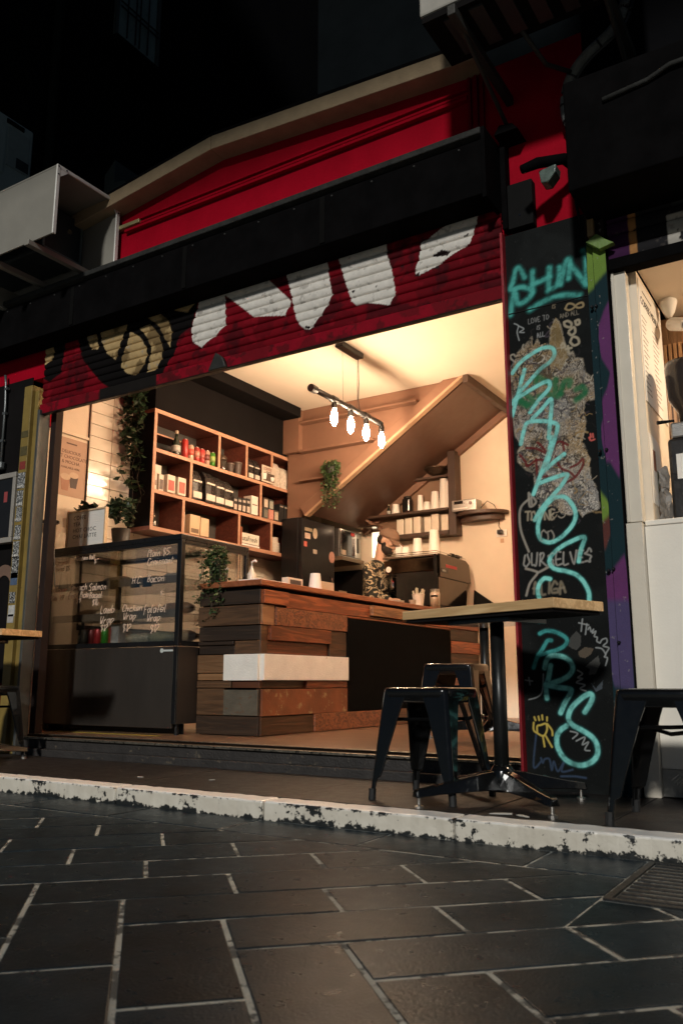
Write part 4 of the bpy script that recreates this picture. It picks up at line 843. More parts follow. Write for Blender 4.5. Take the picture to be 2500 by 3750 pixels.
# second row
carton('tea_box', -5.03, 5.012, S2, .055, .15, .12, 'narrow pale box against the shelf end below the stacked box', (.58, .52, .44), face=(.3, .6, (.25, .2, .17)))
carton('tea_box', -5.03, 5.012, S2 + .151, .10, .075, .12, 'pale box lying on top of the narrow ones at the shelf end', (.60, .54, .45))
carton('tea_box', -5.01, 5.07, S2, .055, .145, .10, 'pale box with dark swirl beside the narrow box', (.60, .53, .45), face=(.1, .7, (.12, .09, .08)))
carton('tea_box', -4.985, 5.145, S2, .095, .155, .11, 'pale box with red squares beside the swirl box', (.62, .55, .46), face=(.12, .7, (.45, .10, .08)))
carton('tea_box', -4.985, 5.275, S2, .10, .158, .11, 'pale box with red rising sun mark next to black bags', (.62, .55, .46), face=(.12, .75, (.42, .12, .09)))
bag(5.475, S2, .125, .11, .285, 'large black coffee bag with white label, nearest the red printed boxes', x=-5.0)
bag(5.635, S2, .13, .11, .29, 'large black coffee bag, tallest of the row, white label', x=-4.985)
bag(5.77, S2, .12, .11, .275, 'large black coffee bag with white label between two others', x=-4.985)
bag(5.895, S2, .125, .11, .265, 'large black coffee bag with white label beside the small packets', x=-4.985)
for k, y in enumerate((6.035, 6.10, 6.165, 6.23)):
    t = carton('coffee_packet', -4.985, y, S2, .055, .125 + .006 * k, .06, ['small black and white packet next to the large coffee bag', 'small black and white packet, second from the large coffee bag', 'small black and white packet, third from the large coffee bag', 'small black and white packet against the tall white box'][k], (.025, .02, .018), face=(.05, .45, (.55, .46, .38)), faceb=(.68, .84, (.4, .36, .32)), group='small packets in a row')
carton('white_box', -4.98, 6.30, S2, .10, .185, .10, 'tall plain white box beside the black and white packets', (.68, .62, .54), face=(.5, .56, (.2, .15, .12)))
for k, (y, z, h, c1, lb) in enumerate(((6.505, 0, .10, (.05, .055, .05), 'grey green tea tin under a pale labelled tin'), (6.505, .101, .105, (.05, .03, .02), 'black tea tin with pale label, on top beside the divider'), (6.595, 0, .10, (.5, .2, .15), 'pinkish tea tin under the grey labelled tin'), (6.595, .101, .10, (.05, .05, .045), 'black tea tin with grey label on the pink tin'), (6.68, 0, .105, (.06, .05, .04), 'tea tin with cream label standing single'))):
    carton('tea_tin', -4.99, y, S2 + z, .075, h, .075, lb, c1, 'tin', face=(.1, .85, ((.17, .16, .13), (.6, .5, .4), (.55, .25, .2), (.33, .33, .27), (.52, .44, .34))[k]))
for k, y in enumerate((6.785, 6.865, 6.94)):
    carton('black_box', -5.0, y, S2, .07, .19, .09, ['tall black box beside the cream labelled tin', 'tall black box with silver line between two others', 'tall black box against the shelf end'][k], (.012, .012, .012), face=(.84, .9, (.45, .40, .34)))
# bottom row
carton('white_box', -5.03, 5.395, S0, .03, .19, .10, 'thin white box leaning at the divider above the display case', (.66, .60, .52))
carton('wooden_box', -4.99, 5.45, S0, .13, .175, .12, 'pale wooden box with dark stamp on the bottom shelf', (.55, .40, .25), face=(.08, .3, (.2, .13, .08)))
carton('wooden_box', -4.985, 5.585, S0, .11, .165, .12, 'pale wooden box beside the stamped one', (.58, .43, .28))
t = bottle(5.06, S0, 'small dark bottle lying low in the corner compartment', s=.45)
t = carton('sign_crate', -4.985, 6.165, S0 + .02, .27, .10, .05, 'white sign reading utaFresh on the bottom shelf', (.64, .60, .52), 'sign')
text('lettering', 'utaFresh', .068, mat('dark green ink', (.03, .05, .03), .7, bump=0), t, (-4.983, 6.17, S0 + .045), '+X')
mk('rail', box(B(), -5.03, -4.99, 6.165, 6.45, S0, S0 + .016), m_white, t)
mk('frame_top', box(B(), -5.03, -4.98, 6.16, 6.165, S0, S0 + .17), wood('orange stick', (.3, .11, .06), (.4, .16, .09), 'Z'), t)
for k in range(11):
    r = .075 if k < 7 else .058; z = S0 + k * .0145; o = mk('plate', lathe(B(), [(r * .5, 0), (r, .010), (r, .013), (r * .6, .012)], (-5.08, 6.78, z), 20), mat('white china', (.68, .63, .56), .25, var=.05, bump=0), None, smooth=True)
    tag(o, 'wide white plate in the stack on the bottom shelf' if k < 7 else 'smaller white plate on top of the stacked plates', 'plate', 'stacked wide plates' if k < 7 else 'stacked small plates')
o = mk('saucer', lathe(B(), [(.02, 0), (.05, .012), (.05, .015)], (-5.05, 6.94, S0), 18), mat('white china', (.68, .63, .56)), None, smooth=True); tag(o, 'small white saucer lying beside the plate stack', 'saucer')
for o in set(bpy.data.objects) - BEFORE:
    if o.parent is None: o.location = Vector((0, 0, -.0196)) + o.location * 1.04; o.scale = (1.04, 1.04, 1.04)
# ------------------------------------------------------------------ display case
CX0, CX1, CY0, CY1 = -5.48, -4.062, 4.36, 5.12
dc = thing('display_case', 'black framed glass food display case with hand written prices', 'display case', (-4.77, 4.74, FZ))
m_case = mat('case black', (.010, .010, .011), .30, .2, var=.3, bump=.05)
m_panel = mat('case front steel', (.075, .063, .054), .32, .6, var=.3, scale=2.5, stretch=(1, 1, .25), bump=.06, bscale=25)
mk('base', box(B(), CX0, CX1, CY0 + .02, CY1, .24, .725), m_case, dc)
mk('front_panel', box(B(), CX0 + .002, CX1 - .035, CY0, CY0 + .019, .175, .728), m_panel, dc, bevel=.003)
mk('corner_trim', box(B(), CX1 - .034, CX1 - .004, CY0 - .002, CY0 + .019, .205, .728), m_case, dc, bevel=.002)
mk('bright_edge', box(B(), CX1 - .0375, CX1 - .0345, CY0 - .003, CY0, .205, .728), m_chrome, dc); mk('bright_edge', box(B(), CX1 - .004, CX1 - .001, CY0 - .003, CY0, .205, .728), m_chrome, dc)
mk('side_panel', box(B(), CX1, CX1 + .004, CY0 + .004, 4.565, .205, .728), m_panel, dc)
mk('kick_plate', box(B(), CX0 + .01, CX1 - .02, CY0 + .10, CY0 + .11, FZ + .004, .239), m_case, dc)
for x in (CX0 + .02, CX1 - .07):
    mk('leg', tube(B(), [(x + .03, CY0 + .06, FZ), (x + .03, CY0 + .06, .24)], .018, 8), m_case, dc)
    mk('leg', tube(B(), [(x + .03, CY1 - .06, FZ), (x + .03, CY1 - .06, .24)], .018, 8), m_case, dc)
for (x0, x1, y0, y1) in ((CX0, CX0 + .035, CY0, CY0 + .035), (CX1 - .04, CX1, CY0, CY0 + .04), (CX0, CX0 + .035, CY1 - .035, CY1), (CX1 - .035, CX1, CY1 - .035, CY1)): mk('post', box(B(), x0, x1, y0, y1, .731, 1.475), m_case, dc, bevel=.003)
mk('top', box(B(), CX0, CX1, CY0 - .004, CY0 + .05, 1.476, 1.515), m_case, dc, bevel=.004); mk('top', box(B(), CX0, CX1, CY1 - .05, CY1, 1.476, 1.515), m_case, dc, bevel=.004); mk('top', box(B(), CX1 - .05, CX1, CY0 + .051, CY1 - .051, 1.476, 1.515), m_case, dc, bevel=.004); mk('top', box(B(), CX0, CX0 + .05, CY0 + .051, CY1 - .051, 1.476, 1.515), m_case, dc, bevel=.004); mk('top_glass', box(B(), CX0 + .051, CX1 - .051, CY0 + .051, CY1 - .051, 1.495, 1.502), m_glass, dc)
mk('bottom_sill', box(B(), CX0 + .036, CX1 - .041, CY0, CY0 + .035, .731, .765), m_case, dc); mk('bottom_sill', box(B(), CX1 - .035, CX1 + .001, CY0 + .041, CY1 - .036, .731, .765), m_case, dc)
mk('top_rail', box(B(), CX0 + .036, CX1 - .041, CY0, CY0 + .03, 1.448, 1.4755), m_case, dc); mk('top_rail', box(B(), CX1 - .035, CX1 + .001, CY0 + .041, CY1 - .036, 1.448, 1.4755), m_case, dc)
fg = mk('front_glass', box(B(), CX0 + .036, CX1 - .041, CY0 + .012, CY0 + .017, .766, 1.4475), m_glass, dc)
sg = mk('side_glass', box(B(), CX1 - .014, CX1 - .009, CY0 + .042, CY1 - .037, .766, 1.4475), m_glass, dc)
mk('glass_edge', box(B(), CX0 + .0365, CX0 + .046, CY0 + .004, CY0 + .0115, .766, 1.4475), mat('green glass edge', (.30, .42, .38), .2, bump=0), fg)
mk('side_frame', box(B(), CX1 - .008, CX1 - .004, 4.99, 5.005, .766, 1.4475), m_chrome, sg)
mk('side_frame', box(B(), CX1 - .008, CX1 - .004, 5.02, 5.032, .766, 1.4475), m_chrome, sg)
m_shelfg = mat('case shelf', (.16, .115, .075), .4, .1, bump=.05)
for z in (.955, 1.20): mk('case_shelf', box(B(), CX0 + .04, CX1 - .045, CY0 + .07, CY1 - .05, z, z + .012), m_glass, dc); mk('price_rail', box(B(), CX0 + .04, CX1 - .045, CY0 + .055, CY0 + .069, z - .02, z + .035), m_shelfg, dc)
m_chalk = mat('chalk pen', (.78, .58, .44), .6, var=.1, bump=0)
HW = [("Banana", -5.41, 1.385, .040), ("Bread $5", -5.41, 1.335, .036), ("Protein Ball", -5.16, 1.405, .032), ("$7", -4.96, 1.365, .036), ("Plain $5", -4.40, 1.375, .050), ("Croissant", -4.40, 1.315, .048), ("H.C.", -4.545, 1.19, .050), ("Bacon", -4.39, 1.19, .050), ("$8", -4.26, 1.085, .036),
      ("Halloumi", -5.44, 1.17, .044), ("Pide $9", -5.44, 1.105, .040), ("Spinach", -5.22, 1.175, .046), ("Feta Pide", -5.22, 1.115, .042), ("$9", -5.13, 1.075, .034), ("Salmon", -5.0, 1.165, .050), ("Bagel", -4.99, 1.105, .046), ("$10", -4.955, 1.05, .042),
      ("Lamb", -4.86, .985, .056), ("Wrap", -4.86, .91, .056), ("$12", -4.85, .855, .046), ("Chicken", -4.63, .99, .046), ("Wrap", -4.62, .93, .050), ("$12", -4.62, .845, .052), ("Falafel", -4.41, .97, .054), ("Wrap", -4.38, .91, .050), ("$12", -4.345, .83, .054)]
for k, (s, x, z, h) in enumerate(HW):
    bm = B(); ribbons(bm, write_lines(s, x, z, h, slant=.22, seed=k + 3), .0052, CY0 + .0105); mk('hand_lettering', bm, m_chalk, fg)
t_ = mk('maker_badge', tube(B(), [(-4.21, CY0 - .002, .70), (-4.21, CY0 + .001, .70)], .016, 14), mat('badge', (.55, .58, .55), .4), dc); mk('badge_tail', box(B(), -4.196, -4.105, CY0 - .002, CY0 + .0005, .694, .706), mat('badge', (.55, .58, .55), .4), t_)
# food in the case
def wrapped(x, y, z, l, r, label, col, cat='food', name='wrapped_roll', rz=0.):
    bm = B(); n = 9
    for i in range(n): 
        f = i / (n - 1)
    rings = []; sd = random.random() * 9
    for i in range(n):
        f = i / (n - 1); rr = r * (1 - abs(2 * f - 1) ** 4 * .55)
        rings.append([bm.verts.new(((f - .5) * l, math.cos(a) * rr * (1 + .09 * math.sin(5 * a + sd + i)), r * .8 + math.sin(a) * rr * .8 * (1 + .09 * math.sin(3 * a + i + sd)))) for a in np.linspace(0, 2 * math.pi, 11)[:-1]])
    for i in range(n - 1):
        for k in range(10): bm.faces.new((rings[i][k], rings[i][(k + 1) % 10], rings[i + 1][(k + 1) % 10], rings[i + 1][k]))
    bm.faces.new(rings[0]); bm.faces.new(rings[-1][::-1])
    o = mk(name, bm, mat('food ' + str(col), col, .35, var=.45, scale=28, bump=.5, bscale=40), None, world=False, smooth=True); o.location = (x, y, z); o.rotation_euler = (0, 0, rz); tag(o, label, cat); return o
wrapped(-4.30, 4.60, .967, .30, .058, 'brown wrapped loaf on the middle case shelf below Bacon', (.26, .14, .07)); wrapped(-4.58, 4.62, .967, .26, .045, 'flat wrapped pastry on the middle case shelf beside the loaf', (.18, .11, .06), rz=.2)
wrapped(-4.86, 4.60, .967, .28, .042, 'greenish brown wrapped bagel pile on the middle case shelf', (.20, .15, .08), rz=-.1); wrapped(-5.25, 4.62, .967, .32, .05, 'tan bread rolls on the middle case shelf near the case corner', (.42, .27, .14))
wrapped(-4.95, 4.60, 1.212, .30, .05, 'dark muffin row on the upper case shelf behind Salmon', (.10, .065, .04)); wrapped(-4.60, 4.62, 1.212, .22, .04, 'pale croissants on the upper case shelf behind H.C.', (.30, .20, .11)); wrapped(-4.35, 4.60, 1.212, .2, .045, 'foil wrapped croissant on the upper case shelf below Plain Croissant', (.36, .30, .22))
wrapped(-4.70, 4.62, .767, .28, .05, 'pale wrap roll on the case floor below Lamb', (.40, .33, .22)); wrapped(-4.45, 4.60, .767, .26, .052, 'olive wrap roll on the case floor below Chicken', (.26, .22, .12)); wrapped(-4.22, 4.60, .767, .2, .055, 'tan wrap roll on the case floor below Falafel', (.36, .25, .14))
for k, x in enumerate((-4.95, -4.82, -4.60, -4.48)):
    o = mk('price_card', prism(B(), [(CY0 + .05, 1.165), (CY0 + .054, 1.165), (CY0 + .054, 1.235), (CY0 + .05, 1.235)], 'X', x, x + .09), m_case, None); tag(o, ['black price card on the upper shelf behind Salmon', 'black price card on the upper shelf between Salmon and H.C.', 'black price card on the upper shelf behind H.C.', 'black price card on the upper shelf before Bacon'][k], 'price card', 'black price cards in the case')
bottle(4.62, .767, 'small clear bottle with white label in the case corner', x=-5.33, s=.9, col=(.10, .14, .13), name='water_bottle', cap=(.55, .6, .58), lab=(.45, .55, .52))
for k, (x, cl, lb, h) in enumerate(((-5.22, (.30, .26, .2), 'grey can beside the water bottle in the case', .125), (-5.145, (.22, .03, .025), 'dark red can in the case beside the grey can', .125), (-5.07, (.45, .03, .03), 'bright red can in the case beside the green can', .128), (-4.995, (.05, .28, .03), 'green can on the case floor', .13), (-4.915, (.38, .05, .045), 'tall red can on the case floor next to the white carton', .16))): can(4.55, .767, h, .031, cl, lb, x=x)
carton('drink_carton', -4.80, 4.50, .767, .08, .15, .08, 'white patterned carton on the case floor behind Lamb Wrap', (.45, .43, .40))
# yellow tape on the floor under the case
o = mk('floor_tape', box(B(), -5.2, -4.12, 4.26, 4.30, FZ + .001, FZ + .003), mat('yellow tape', (.36, .26, .03), .6, var=.5, scale=20), None); tag(o, 'worn yellow tape strip on the floor under the display case', 'tape')
# ------------------------------------------------------------------ on the case: letter board, plants
t = thing('letter_board', 'white letter board in a pale wood frame listing hot drinks', 'sign', (-5.13, 4.44, 1.516))
LX0, LX1, LZ0, LZ1 = -5.355, -4.915, 1.5165, 1.815
mw = wood('pale frame', (.45, .33, .2), (.55, .42, .27), 'X', rough=.5, orand=.05)
mk('felt_panel', box(B(), LX0 + .012, LX1 - .012, 4.425, 4.44, LZ0 + .012, LZ1 - .012), mat('grooved white felt', (.66, .64, .60), .8, var=.08, bump=.6, bscale=300, stretch=(.02, .02, 1)), t)
for (a, b, c_, d_) in ((LX0, LX1, LZ0, LZ0 + .0125), (LX0, LX1, LZ1 - .0125, LZ1), (LX0, LX0 + .0125, LZ0 + .0126, LZ1 - .0126), (LX1 - .0125, LX1, LZ0 + .0126, LZ1 - .0126)): mk('frame', box(B(), a, b, 4.415, 4.445, c_, d_), mw, t)
for k, s in enumerate(('COFFE', 'TEA', 'HOT CHOC', 'CHAI LATTE')): text('lettering', s, .045, m_ink, t, (-5.285, 4.4245, 1.742 - .05 * k), '-Y', spacing=1.12)
m_leaf = mat('dark leaf', (.022, .045, .018), .42, var=.5, scale=25, bump=.05, orand=.2)
m_leaf2 = mat('mid green leaf', (.045, .085, .028), .42, var=.5, scale=25, bump=.05)
m_stem = mat('brown stem', (.05, .035, .02), .7)
m_pot = mat('dark pot', (.02, .018, .016), .5)
def leafbm(bm, p, s, rnd):
    d = Vector((rnd.uniform(-1, 1), rnd.uniform(-1, 1), rnd.uniform(-.7, .5))).normalized(); u = d.cross(Vector((rnd.uniform(-1, 1), rnd.uniform(-1, 1), 1))).normalized(); n = d.cross(u)
    a = bm.verts.new(p); b = bm.verts.new(p + d * s * .5 + u * s * .42 + n * s * .12); c_ = bm.verts.new(p + d * s * 1.05); e_ = bm.verts.new(p + d * s * .5 - u * s * .42 + n * s * .12)
    bm.faces.new((a, b, c_)); bm.faces.new((a, c_, e_))
def plant(name, label, base_, strands, leaf, lm, n_leaf, crown=None, pot=None, seed=1, cat='plant'):
    """strands: list of poly-lines that carry leaves; crown: (centre, radii, count) bushy head"""
    rnd = random.Random(seed); t = thing(name, label, cat, base_)
    if pot: mk('pot', lathe(B(), pot[1], pot[0], 16), pot[2], t, smooth=True)
    bs = B(); bl = B()
    for s in strands:
        tube(bs, s, .002, 4)
        for i in range(n_leaf):
            k = rnd.uniform(0, len(s) - 1.001); j = int(k); p = Vector(s[j]).lerp(Vector(s[j + 1]), k - j) + Vector((rnd.gauss(0, .012), rnd.gauss(0, .012), rnd.gauss(0, .008))); leafbm(bl, p, leaf * rnd.uniform(.6, 1.25), rnd)
    if crown:
        for (cc, rr, nn) in crown:
            for i in range(nn):
                v = Vector((rnd.gauss(0, 1), rnd.gauss(0, 1), rnd.gauss(0, 1))).normalized() * rnd.uniform(.55, 1.08) ; leafbm(bl, Vector(cc) + Vector((v.x * rr[0], v.y * rr[1], v.z * rr[2])), leaf * rnd.uniform(.6, 1.3), rnd)
            for i in range(10):
                a = rnd.uniform(0, 6.28); tube(bs, [(cc[0], cc[1], cc[2] - rr[2]), (cc[0] + math.cos(a) * rr[0] * .8, cc[1] + math.sin(a) * rr[1] * .8, cc[2] + rr[2] * rnd.uniform(-.3, .8))], .0018, 4)
    mk('stems', bs, m_stem, t); f_ = mk('foliage', bl, lm, t); f_['kind'] = 'stuff'
    return t
def hang(x, y, z, n, l0, l1, sx, sy, rnd, seg=6):
    out = []
    for i in range(n):
        px, py = x + rnd.uniform(-sx, sx), y + rnd.uniform(-sy, sy); L_ = rnd.uniform(l0, l1); s = []
        for k in range(seg): s.append((px + rnd.gauss(0, .012) * k * .5, py + rnd.gauss(0, .012) * k * .5, z - L_ * k / (seg - 1)))
        out.append(s)
    return out
rd = random.Random(4)
plant('potted_plant', 'dark bushy pot plant behind the letter board, beside the poster', (-5.33, 4.62, 1.516), [], .05, m_leaf, 0, [((-5.33, 4.62, 1.83), (.10, .10, .09), 260)], ((-5.33, 4.62, 1.516), [(.05, 0), (.06, .02), (.075, .15), (.07, .15)], m_pot), 5)
plant('potted_plant', 'leafy pot plant rising behind the letter board, in front of the tiles', (-5.06, 4.72, 1.516), [], .05, m_leaf, 0, [((-5.06, 4.70, 1.86), (.14, .10, .09), 320)], ((-5.06, 4.72, 1.516), [(.05, 0), (.06, .02), (.08, .18), (.075, .18)], m_pot), 6)
plant('hanging_vine', 'dark ivy trailing down the end of the wall shelf', (-5.36, 5.06, 1.60), hang(-5.36, 5.06, 3.1, 9, .6, 1.45, .06, .05, rd, 9), .062, m_leaf, 42, [((-5.34, 5.06, 3.02), (.14, .07, .10), 140)], None, 7)
plant('trailing_plant', 'light green trailing plant in a pot on the counter beside the display case', (-3.97, 4.62, 1.176), hang(-3.96, 4.575, 1.34, 16, .18, .52, .10, .03, rd, 6), .028, m_leaf2, 42, [((-3.96, 4.62, 1.36), (.10, .065, .10), 520)], ((-3.97, 4.66, 1.176), [(.05, 0), (.06, .02), (.07, .12), (.065, .12)], m_pot), 8)
plant('hanging_plant', 'trailing green plant in a small pot hung on the staircase wall', (-4.55, 7.06, 2.58), hang(-4.55, 7.04, 2.62, 16, .15, .42, .09, .03, rd, 6), .030, m_leaf2, 30, [((-4.55, 7.05, 2.64), (.11, .06, .09), 420)], ((-4.55, 7.06, 2.58), [(.04, 0), (.055, .01), (.065, .09), (.06, .09)], m_pot), 9)
# plant stand and poster by the left jamb
t = thing('wire_stand', 'thin black wire plant stand behind the display case corner', 'stand', (-5.42, 4.3, 1.2))
for a, b in (((-5.46, 4.28, 1.20), (-5.40, 4.30, 1.72)), ((-5.36, 4.28, 1.20), (-5.42, 4.30, 1.72)), ((-5.30, 4.30, 1.20), (-5.38, 4.31, 1.72))): mk('wire', tube(B(), [a, b], .004, 5), m_black, t)
mk('top_ring', lathe(B(), [(.06, 0), (.065, .004), (.065, .02), (.06, .024)], (-5.40, 4.30, 1.71), 14), m_black, t)
t = thing('poster', 'brown hot chocolate poster with two cups on the left wall', 'poster', (-5.498, 4.55, 1.98))
mp_ = mat('poster print', (.42, .27, .185), .6, var=.06, bump=.03); mk('sheet', box(B(), -5.499, -5.497, 4.37, 4.695, 1.985, 2.475), mp_, t)
mdk = mat('poster brown ink', (.10, .05, .03), .6, bump=0)
for k, (s, sz) in enumerate((('DELICIOUS', .040), ('HOT CHOCOLATE', .040), ('& MOCHA', .040), ('AVAILABLE HERE', .026))): text('lettering', s, sz, mdk, t, (-5.4965, 4.535, 2.345 - .043 * k), '+X', align='CENTER')
mk('line', box(B(), -5.4968, -5.4964, 4.48, 4.59, 2.425, 2.437), mdk, t)
for (y, z, s, top) in ((4.49, 2.03, 1., (.55, .40, .28)), (4.575, 2.06, .95, (.60, .42, .30))):
    c_ = mk('cup_picture', prism(B(), [(y - .032 * s, z), (y + .032 * s, z), (y + .05 * s, z + .11 * s), (y - .05 * s, z + .11 * s)], 'X', -5.4968, -5.4958), mat('cup print ' + str(s), (.36, .17, .10) if s == 1. else (.06, .035, .03), .6), t)
    bm = B(); prism(bm, [(y + math.cos(a) * .052 * s, z + .115 * s + math.sin(a) * .028 * s) for a in np.linspace(0, 6.283, 19)[:-1]], 'X', -5.4966, -5.4950); mk('foam_picture', bm, mat('foam print', top, .6), c_)
# ------------------------------------------------------------------ counter of reclaimed boards
ct = thing('service_counter', 'service counter clad in rough reclaimed timber planks', 'counter', (-3.78, 6.4, FZ))
m_plank = {'r': wood('red brown plank', (.055, .012, .004), (.32, .085, .028), 'Y', .36, .9, orand=.45), 'b': wood('brown plank', (.045, .018, .007), (.27, .125, .052), 'Y', .45, .9, orand=.5), 'd': wood('dark plank', (.012, .006, .003), (.105, .046, .020), 'Y', .45, .9, orand=.5), 't': wood('tan plank', (.22, .10, .045), (.36, .19, .09), 'Y', .5, .8, orand=.1), 'f': wood('charred figured plank', (.02, .010, .007), (.30, .10, .04), 'Y', .4, .9, True, orand=.1),
           'g': mat('weathered grey plank', (.10, .085, .06), .6, var=.45, scale=9, stretch=(1, 1, 2), bump=.3, wear=(.10, .055, .03), wamt=.6), 'p': mat('patchy plank', (.20, .062, .022), .5, var=.7, scale=4, bump=.25, wear=(.27, .20, .10), wamt=.55), 'w': mat('chipped white paint plank', (.80, .77, .70), .6, var=.14, scale=8, bump=.3, wear=(.34, .22, .13), wamt=.30)}
m_plankx = {k: (wood(k + ' plank across', *{'r': ((.045, .014, .005), (.13, .042, .015)), 'b': ((.040, .019, .008), (.11, .055, .024)), 'd': ((.015, .008, .0045), (.045, .024, .012)), 't': ((.14, .066, .026), (.24, .125, .056))}[k], 'X', .5, .8, orand=.25) if k in 'rbdt' else m_plank[k]) for k in m_plank}
mk('carcass', box(B(), -4.055, -3.545, 4.60, 8.27, FZ, 1.115), m_blackp, ct)
mk('worktop', box(B(), -4.056, -3.495, 4.545, 8.285, 1.136, 1.176), wood('worktop', (.20, .060, .022), (.32, .11, .045), 'Y', .3, .7, orand=.05), ct, bevel=.005)
mk('shadow_gap', box(B(), -4.05, -3.535, 4.59, 8.27, 1.1155, 1.1355), m_blackp, ct)
g_ = .0025
def pf(y0, y1, z0, z1, k, out=.0):      # plank on the long front, looks along +X
    out *= 2.0
    bm = box(B(), -3.544, -3.51 + out, y0 + g_, y1 - g_, z0 + g_, z1 - g_); mk('plank', bm, m_plank[k], ct, bevel=.003)
def pl(x0, x1, z0, z1, k, out=.0):      # plank on the short end, looks at the street
    out *= 1.8
    bm = box(B(), x0 + g_, x1 - g_, 4.57 - out, 4.599, z0 + g_, z1 - g_); mk('plank', bm, m_plankx[k], ct, bevel=.003)
for a in ((4.57, 4.86, 1.01, 1.11, 'r', .012), (4.86, 6.04, 1.0, 1.11, 'r', 0), (6.04, 7.04, 1.02, 1.11, 'b', .014), (7.04, 8.28, 1.0, 1.10, 'r', .006),
          (4.57, 4.712, .868, 1.01, 't', .004), (4.712, 5.655, .868, 1.0, 'f', .010), (5.655, 7.04, .98, 1.0, 'r', .004), (5.655, 7.04, 1.0, 1.02, 'd', -.004), (7.04, 7.58, .98, 1.0, 'r', .004), (7.58, 8.28, .88, 1.0, 'd', .0),
          (4.57, 4.645, .675, .868, 'b', .0), (4.645, 5.41, .765, .868, 'r', .014), (4.645, 5.41, .675, .765, 'r', -.004), (5.41, 5.655, .675, .868, 'd', .004),
          (4.57, 5.655, .495, .675, 'w', .016), (4.57, 5.1, .44, .495, 'd', -.004), (5.1, 5.655, .44, .495, 'r', .008),
          (4.57, 5.655, .258, .44, 'p', .010), (4.57, 5.195, .132, .258, 'd', .006), (5.195, 6.3, .132, .262, 'f', .012), (6.3, 7.58, .132, .262, 'd', .012),
          (7.58, 8.28, .76, .88, 'r', .010), (7.58, 8.28, .62, .76, 'd', .002), (7.58, 8.28, .45, .62, 'r', .01), (7.58, 8.28, .132, .45, 'd', .004)): pf(*a)
for a in ((-4.06, -3.513, 1.012, 1.112, 'd', .004), (-4.06, -3.513, .868, 1.008, 'b', .008), (-4.06, -3.513, .765, .868, 'd', .0), (-4.06, -3.735, .735, .765, 'd', .006), (-3.735, -3.513, .672, .765, 'b', .0), (-4.06, -3.735, .672, .735, 'd', -.002),
          (-4.06, -3.815, .545, .672, 't', .006), (-4.06, -3.815, .495, .545, 't', .002), (-3.815, -3.513, .493, .674, 'w', .012), (-4.06, -3.75, .444, .495, 'b', .006), (-3.75, -3.513, .444, .493, 'r', .0), (-4.06, -3.81, .26, .444, 'b', .003), (-3.81, -3.513, .262, .436, 'g', .010), (-4.06, -3.513, .132, .26, 'd', .004)): pl(*a)
mk('corner_cap', box(B(), -3.512, -3.506, 4.566, 4.572, .132, .44), m_plank['d'], ct)
mk('black_panel', box(B(), -3.5435, -3.497, 5.66, 7.575, .264, .977), mat('black board', (.004, .004, .004), .9, var=.3, bump=.05, spec=.05), ct, bevel=.002)
# ------------------------------------------------------------------ things on the counter
t = thing('soap_dispenser', 'white pump bottle on the counter behind the trailing plant', 'bottle', (-3.78, 4.80, 1.176))
mk('body', lathe(B(), [(.030, 0), (.032, .006), (.032, .08), (.016, .10), (.012, .115)], (-3.78, 4.80, 1.176), 16), mat('milky plastic', (.6, .55, .46), .3, bump=0), t, smooth=True)
mk('pump', tube(B(), [(-3.78, 4.80, 1.29), (-3.78, 4.80, 1.345), (-3.75, 4.80, 1.35), (-3.735, 4.80, 1.34)], [.012, .007, .010, .006], 8), m_white, t)
o = mk('paper_tray', box(B(), -3.74, -3.56, 4.60, 4.98, 1.1765, 1.190), m_white, None, bevel=.003); tag(o, 'flat white paper roll lying on the counter corner', 'paper')
carton('card_stand', -3.64, 5.06, 1.1765, .19, .075, .06, 'small pale box with dark photo on the counter', (.6, .52, .42), face=(.2, .8, (.08, .06, .05)))
cup(-3.58, 5.33, 1.1765, .125, .052, 'single white paper cup upside down on the wooden counter', invert=True, rim=False)
t = carton('napkin_box', -3.62, 5.46, 1.1765, .20, .085, .09, 'pale napkin box on the counter beside the single cup', (.50, .40, .29))
def zplate(x, y, z, n, r, label, grp):
    for k in range(n):
        o = mk('plate', lathe(B(), [(r * .5, 0), (r, .010), (r, .013), (r * .6, .012)], (x, y, z + k * .012), 20), mat('white china', (.68, .63, .56)), None, smooth=True); tag(o, label, 'plate', grp)
zplate(-3.70, 6.80, 1.1765, 3, .10, 'white plate stacked beside the coffee machine', 'plates by the coffee machine')
cup(-3.62, 7.02, 1.1765, .06, .035, 'small clear glass beside the white plates', (.42, .36, .30), 'drinking_glass', rim=False)
t = cup(-3.66, 7.22, 1.1765, .135, .06, 'white cup full of striped paper straws', cat='cup')
for k in range(14):
    a = random.uniform(0, 6.28); d_ = random.uniform(.02, .075); mk('straw', tube(B(), [(-3.66 + math.cos(a) * .02, 7.22 + math.sin(a) * .02, 1.19), (-3.66 + math.cos(a) * d_, 7.22 + math.sin(a) * d_, 1.36 + random.uniform(-.03, .02))], .0045, 6), mat('striped straw', (.5, .46, .36), .6, var=.9, scale=60, bump=0), t)
def jar(x, y, h, r, label, col):
    t = thing('glass_jar', label, 'jar', (x, y, 1.1765)); mk('body', lathe(B(), [(r, 0), (r, h * .8), (r * .85, h * .86)], (x, y, 1.1765), 16), mat('jar ' + str(col), col, .12, bump=0), t, smooth=True); mk('lid', lathe(B(), [(r * .9, h * .86), (r * .9, h), (r * .8, h)], (x, y, 1.1765), 16), m_black if r < .042 else m_steel, t)
jar(-3.56, 7.36, .13, .040, 'small sugar jar with black lid before the coffee machine', (.34, .26, .19)); jar(-3.60, 7.46, .20, .05, 'taller pale jar touching the coffee machine corner', (.48, .40, .32))
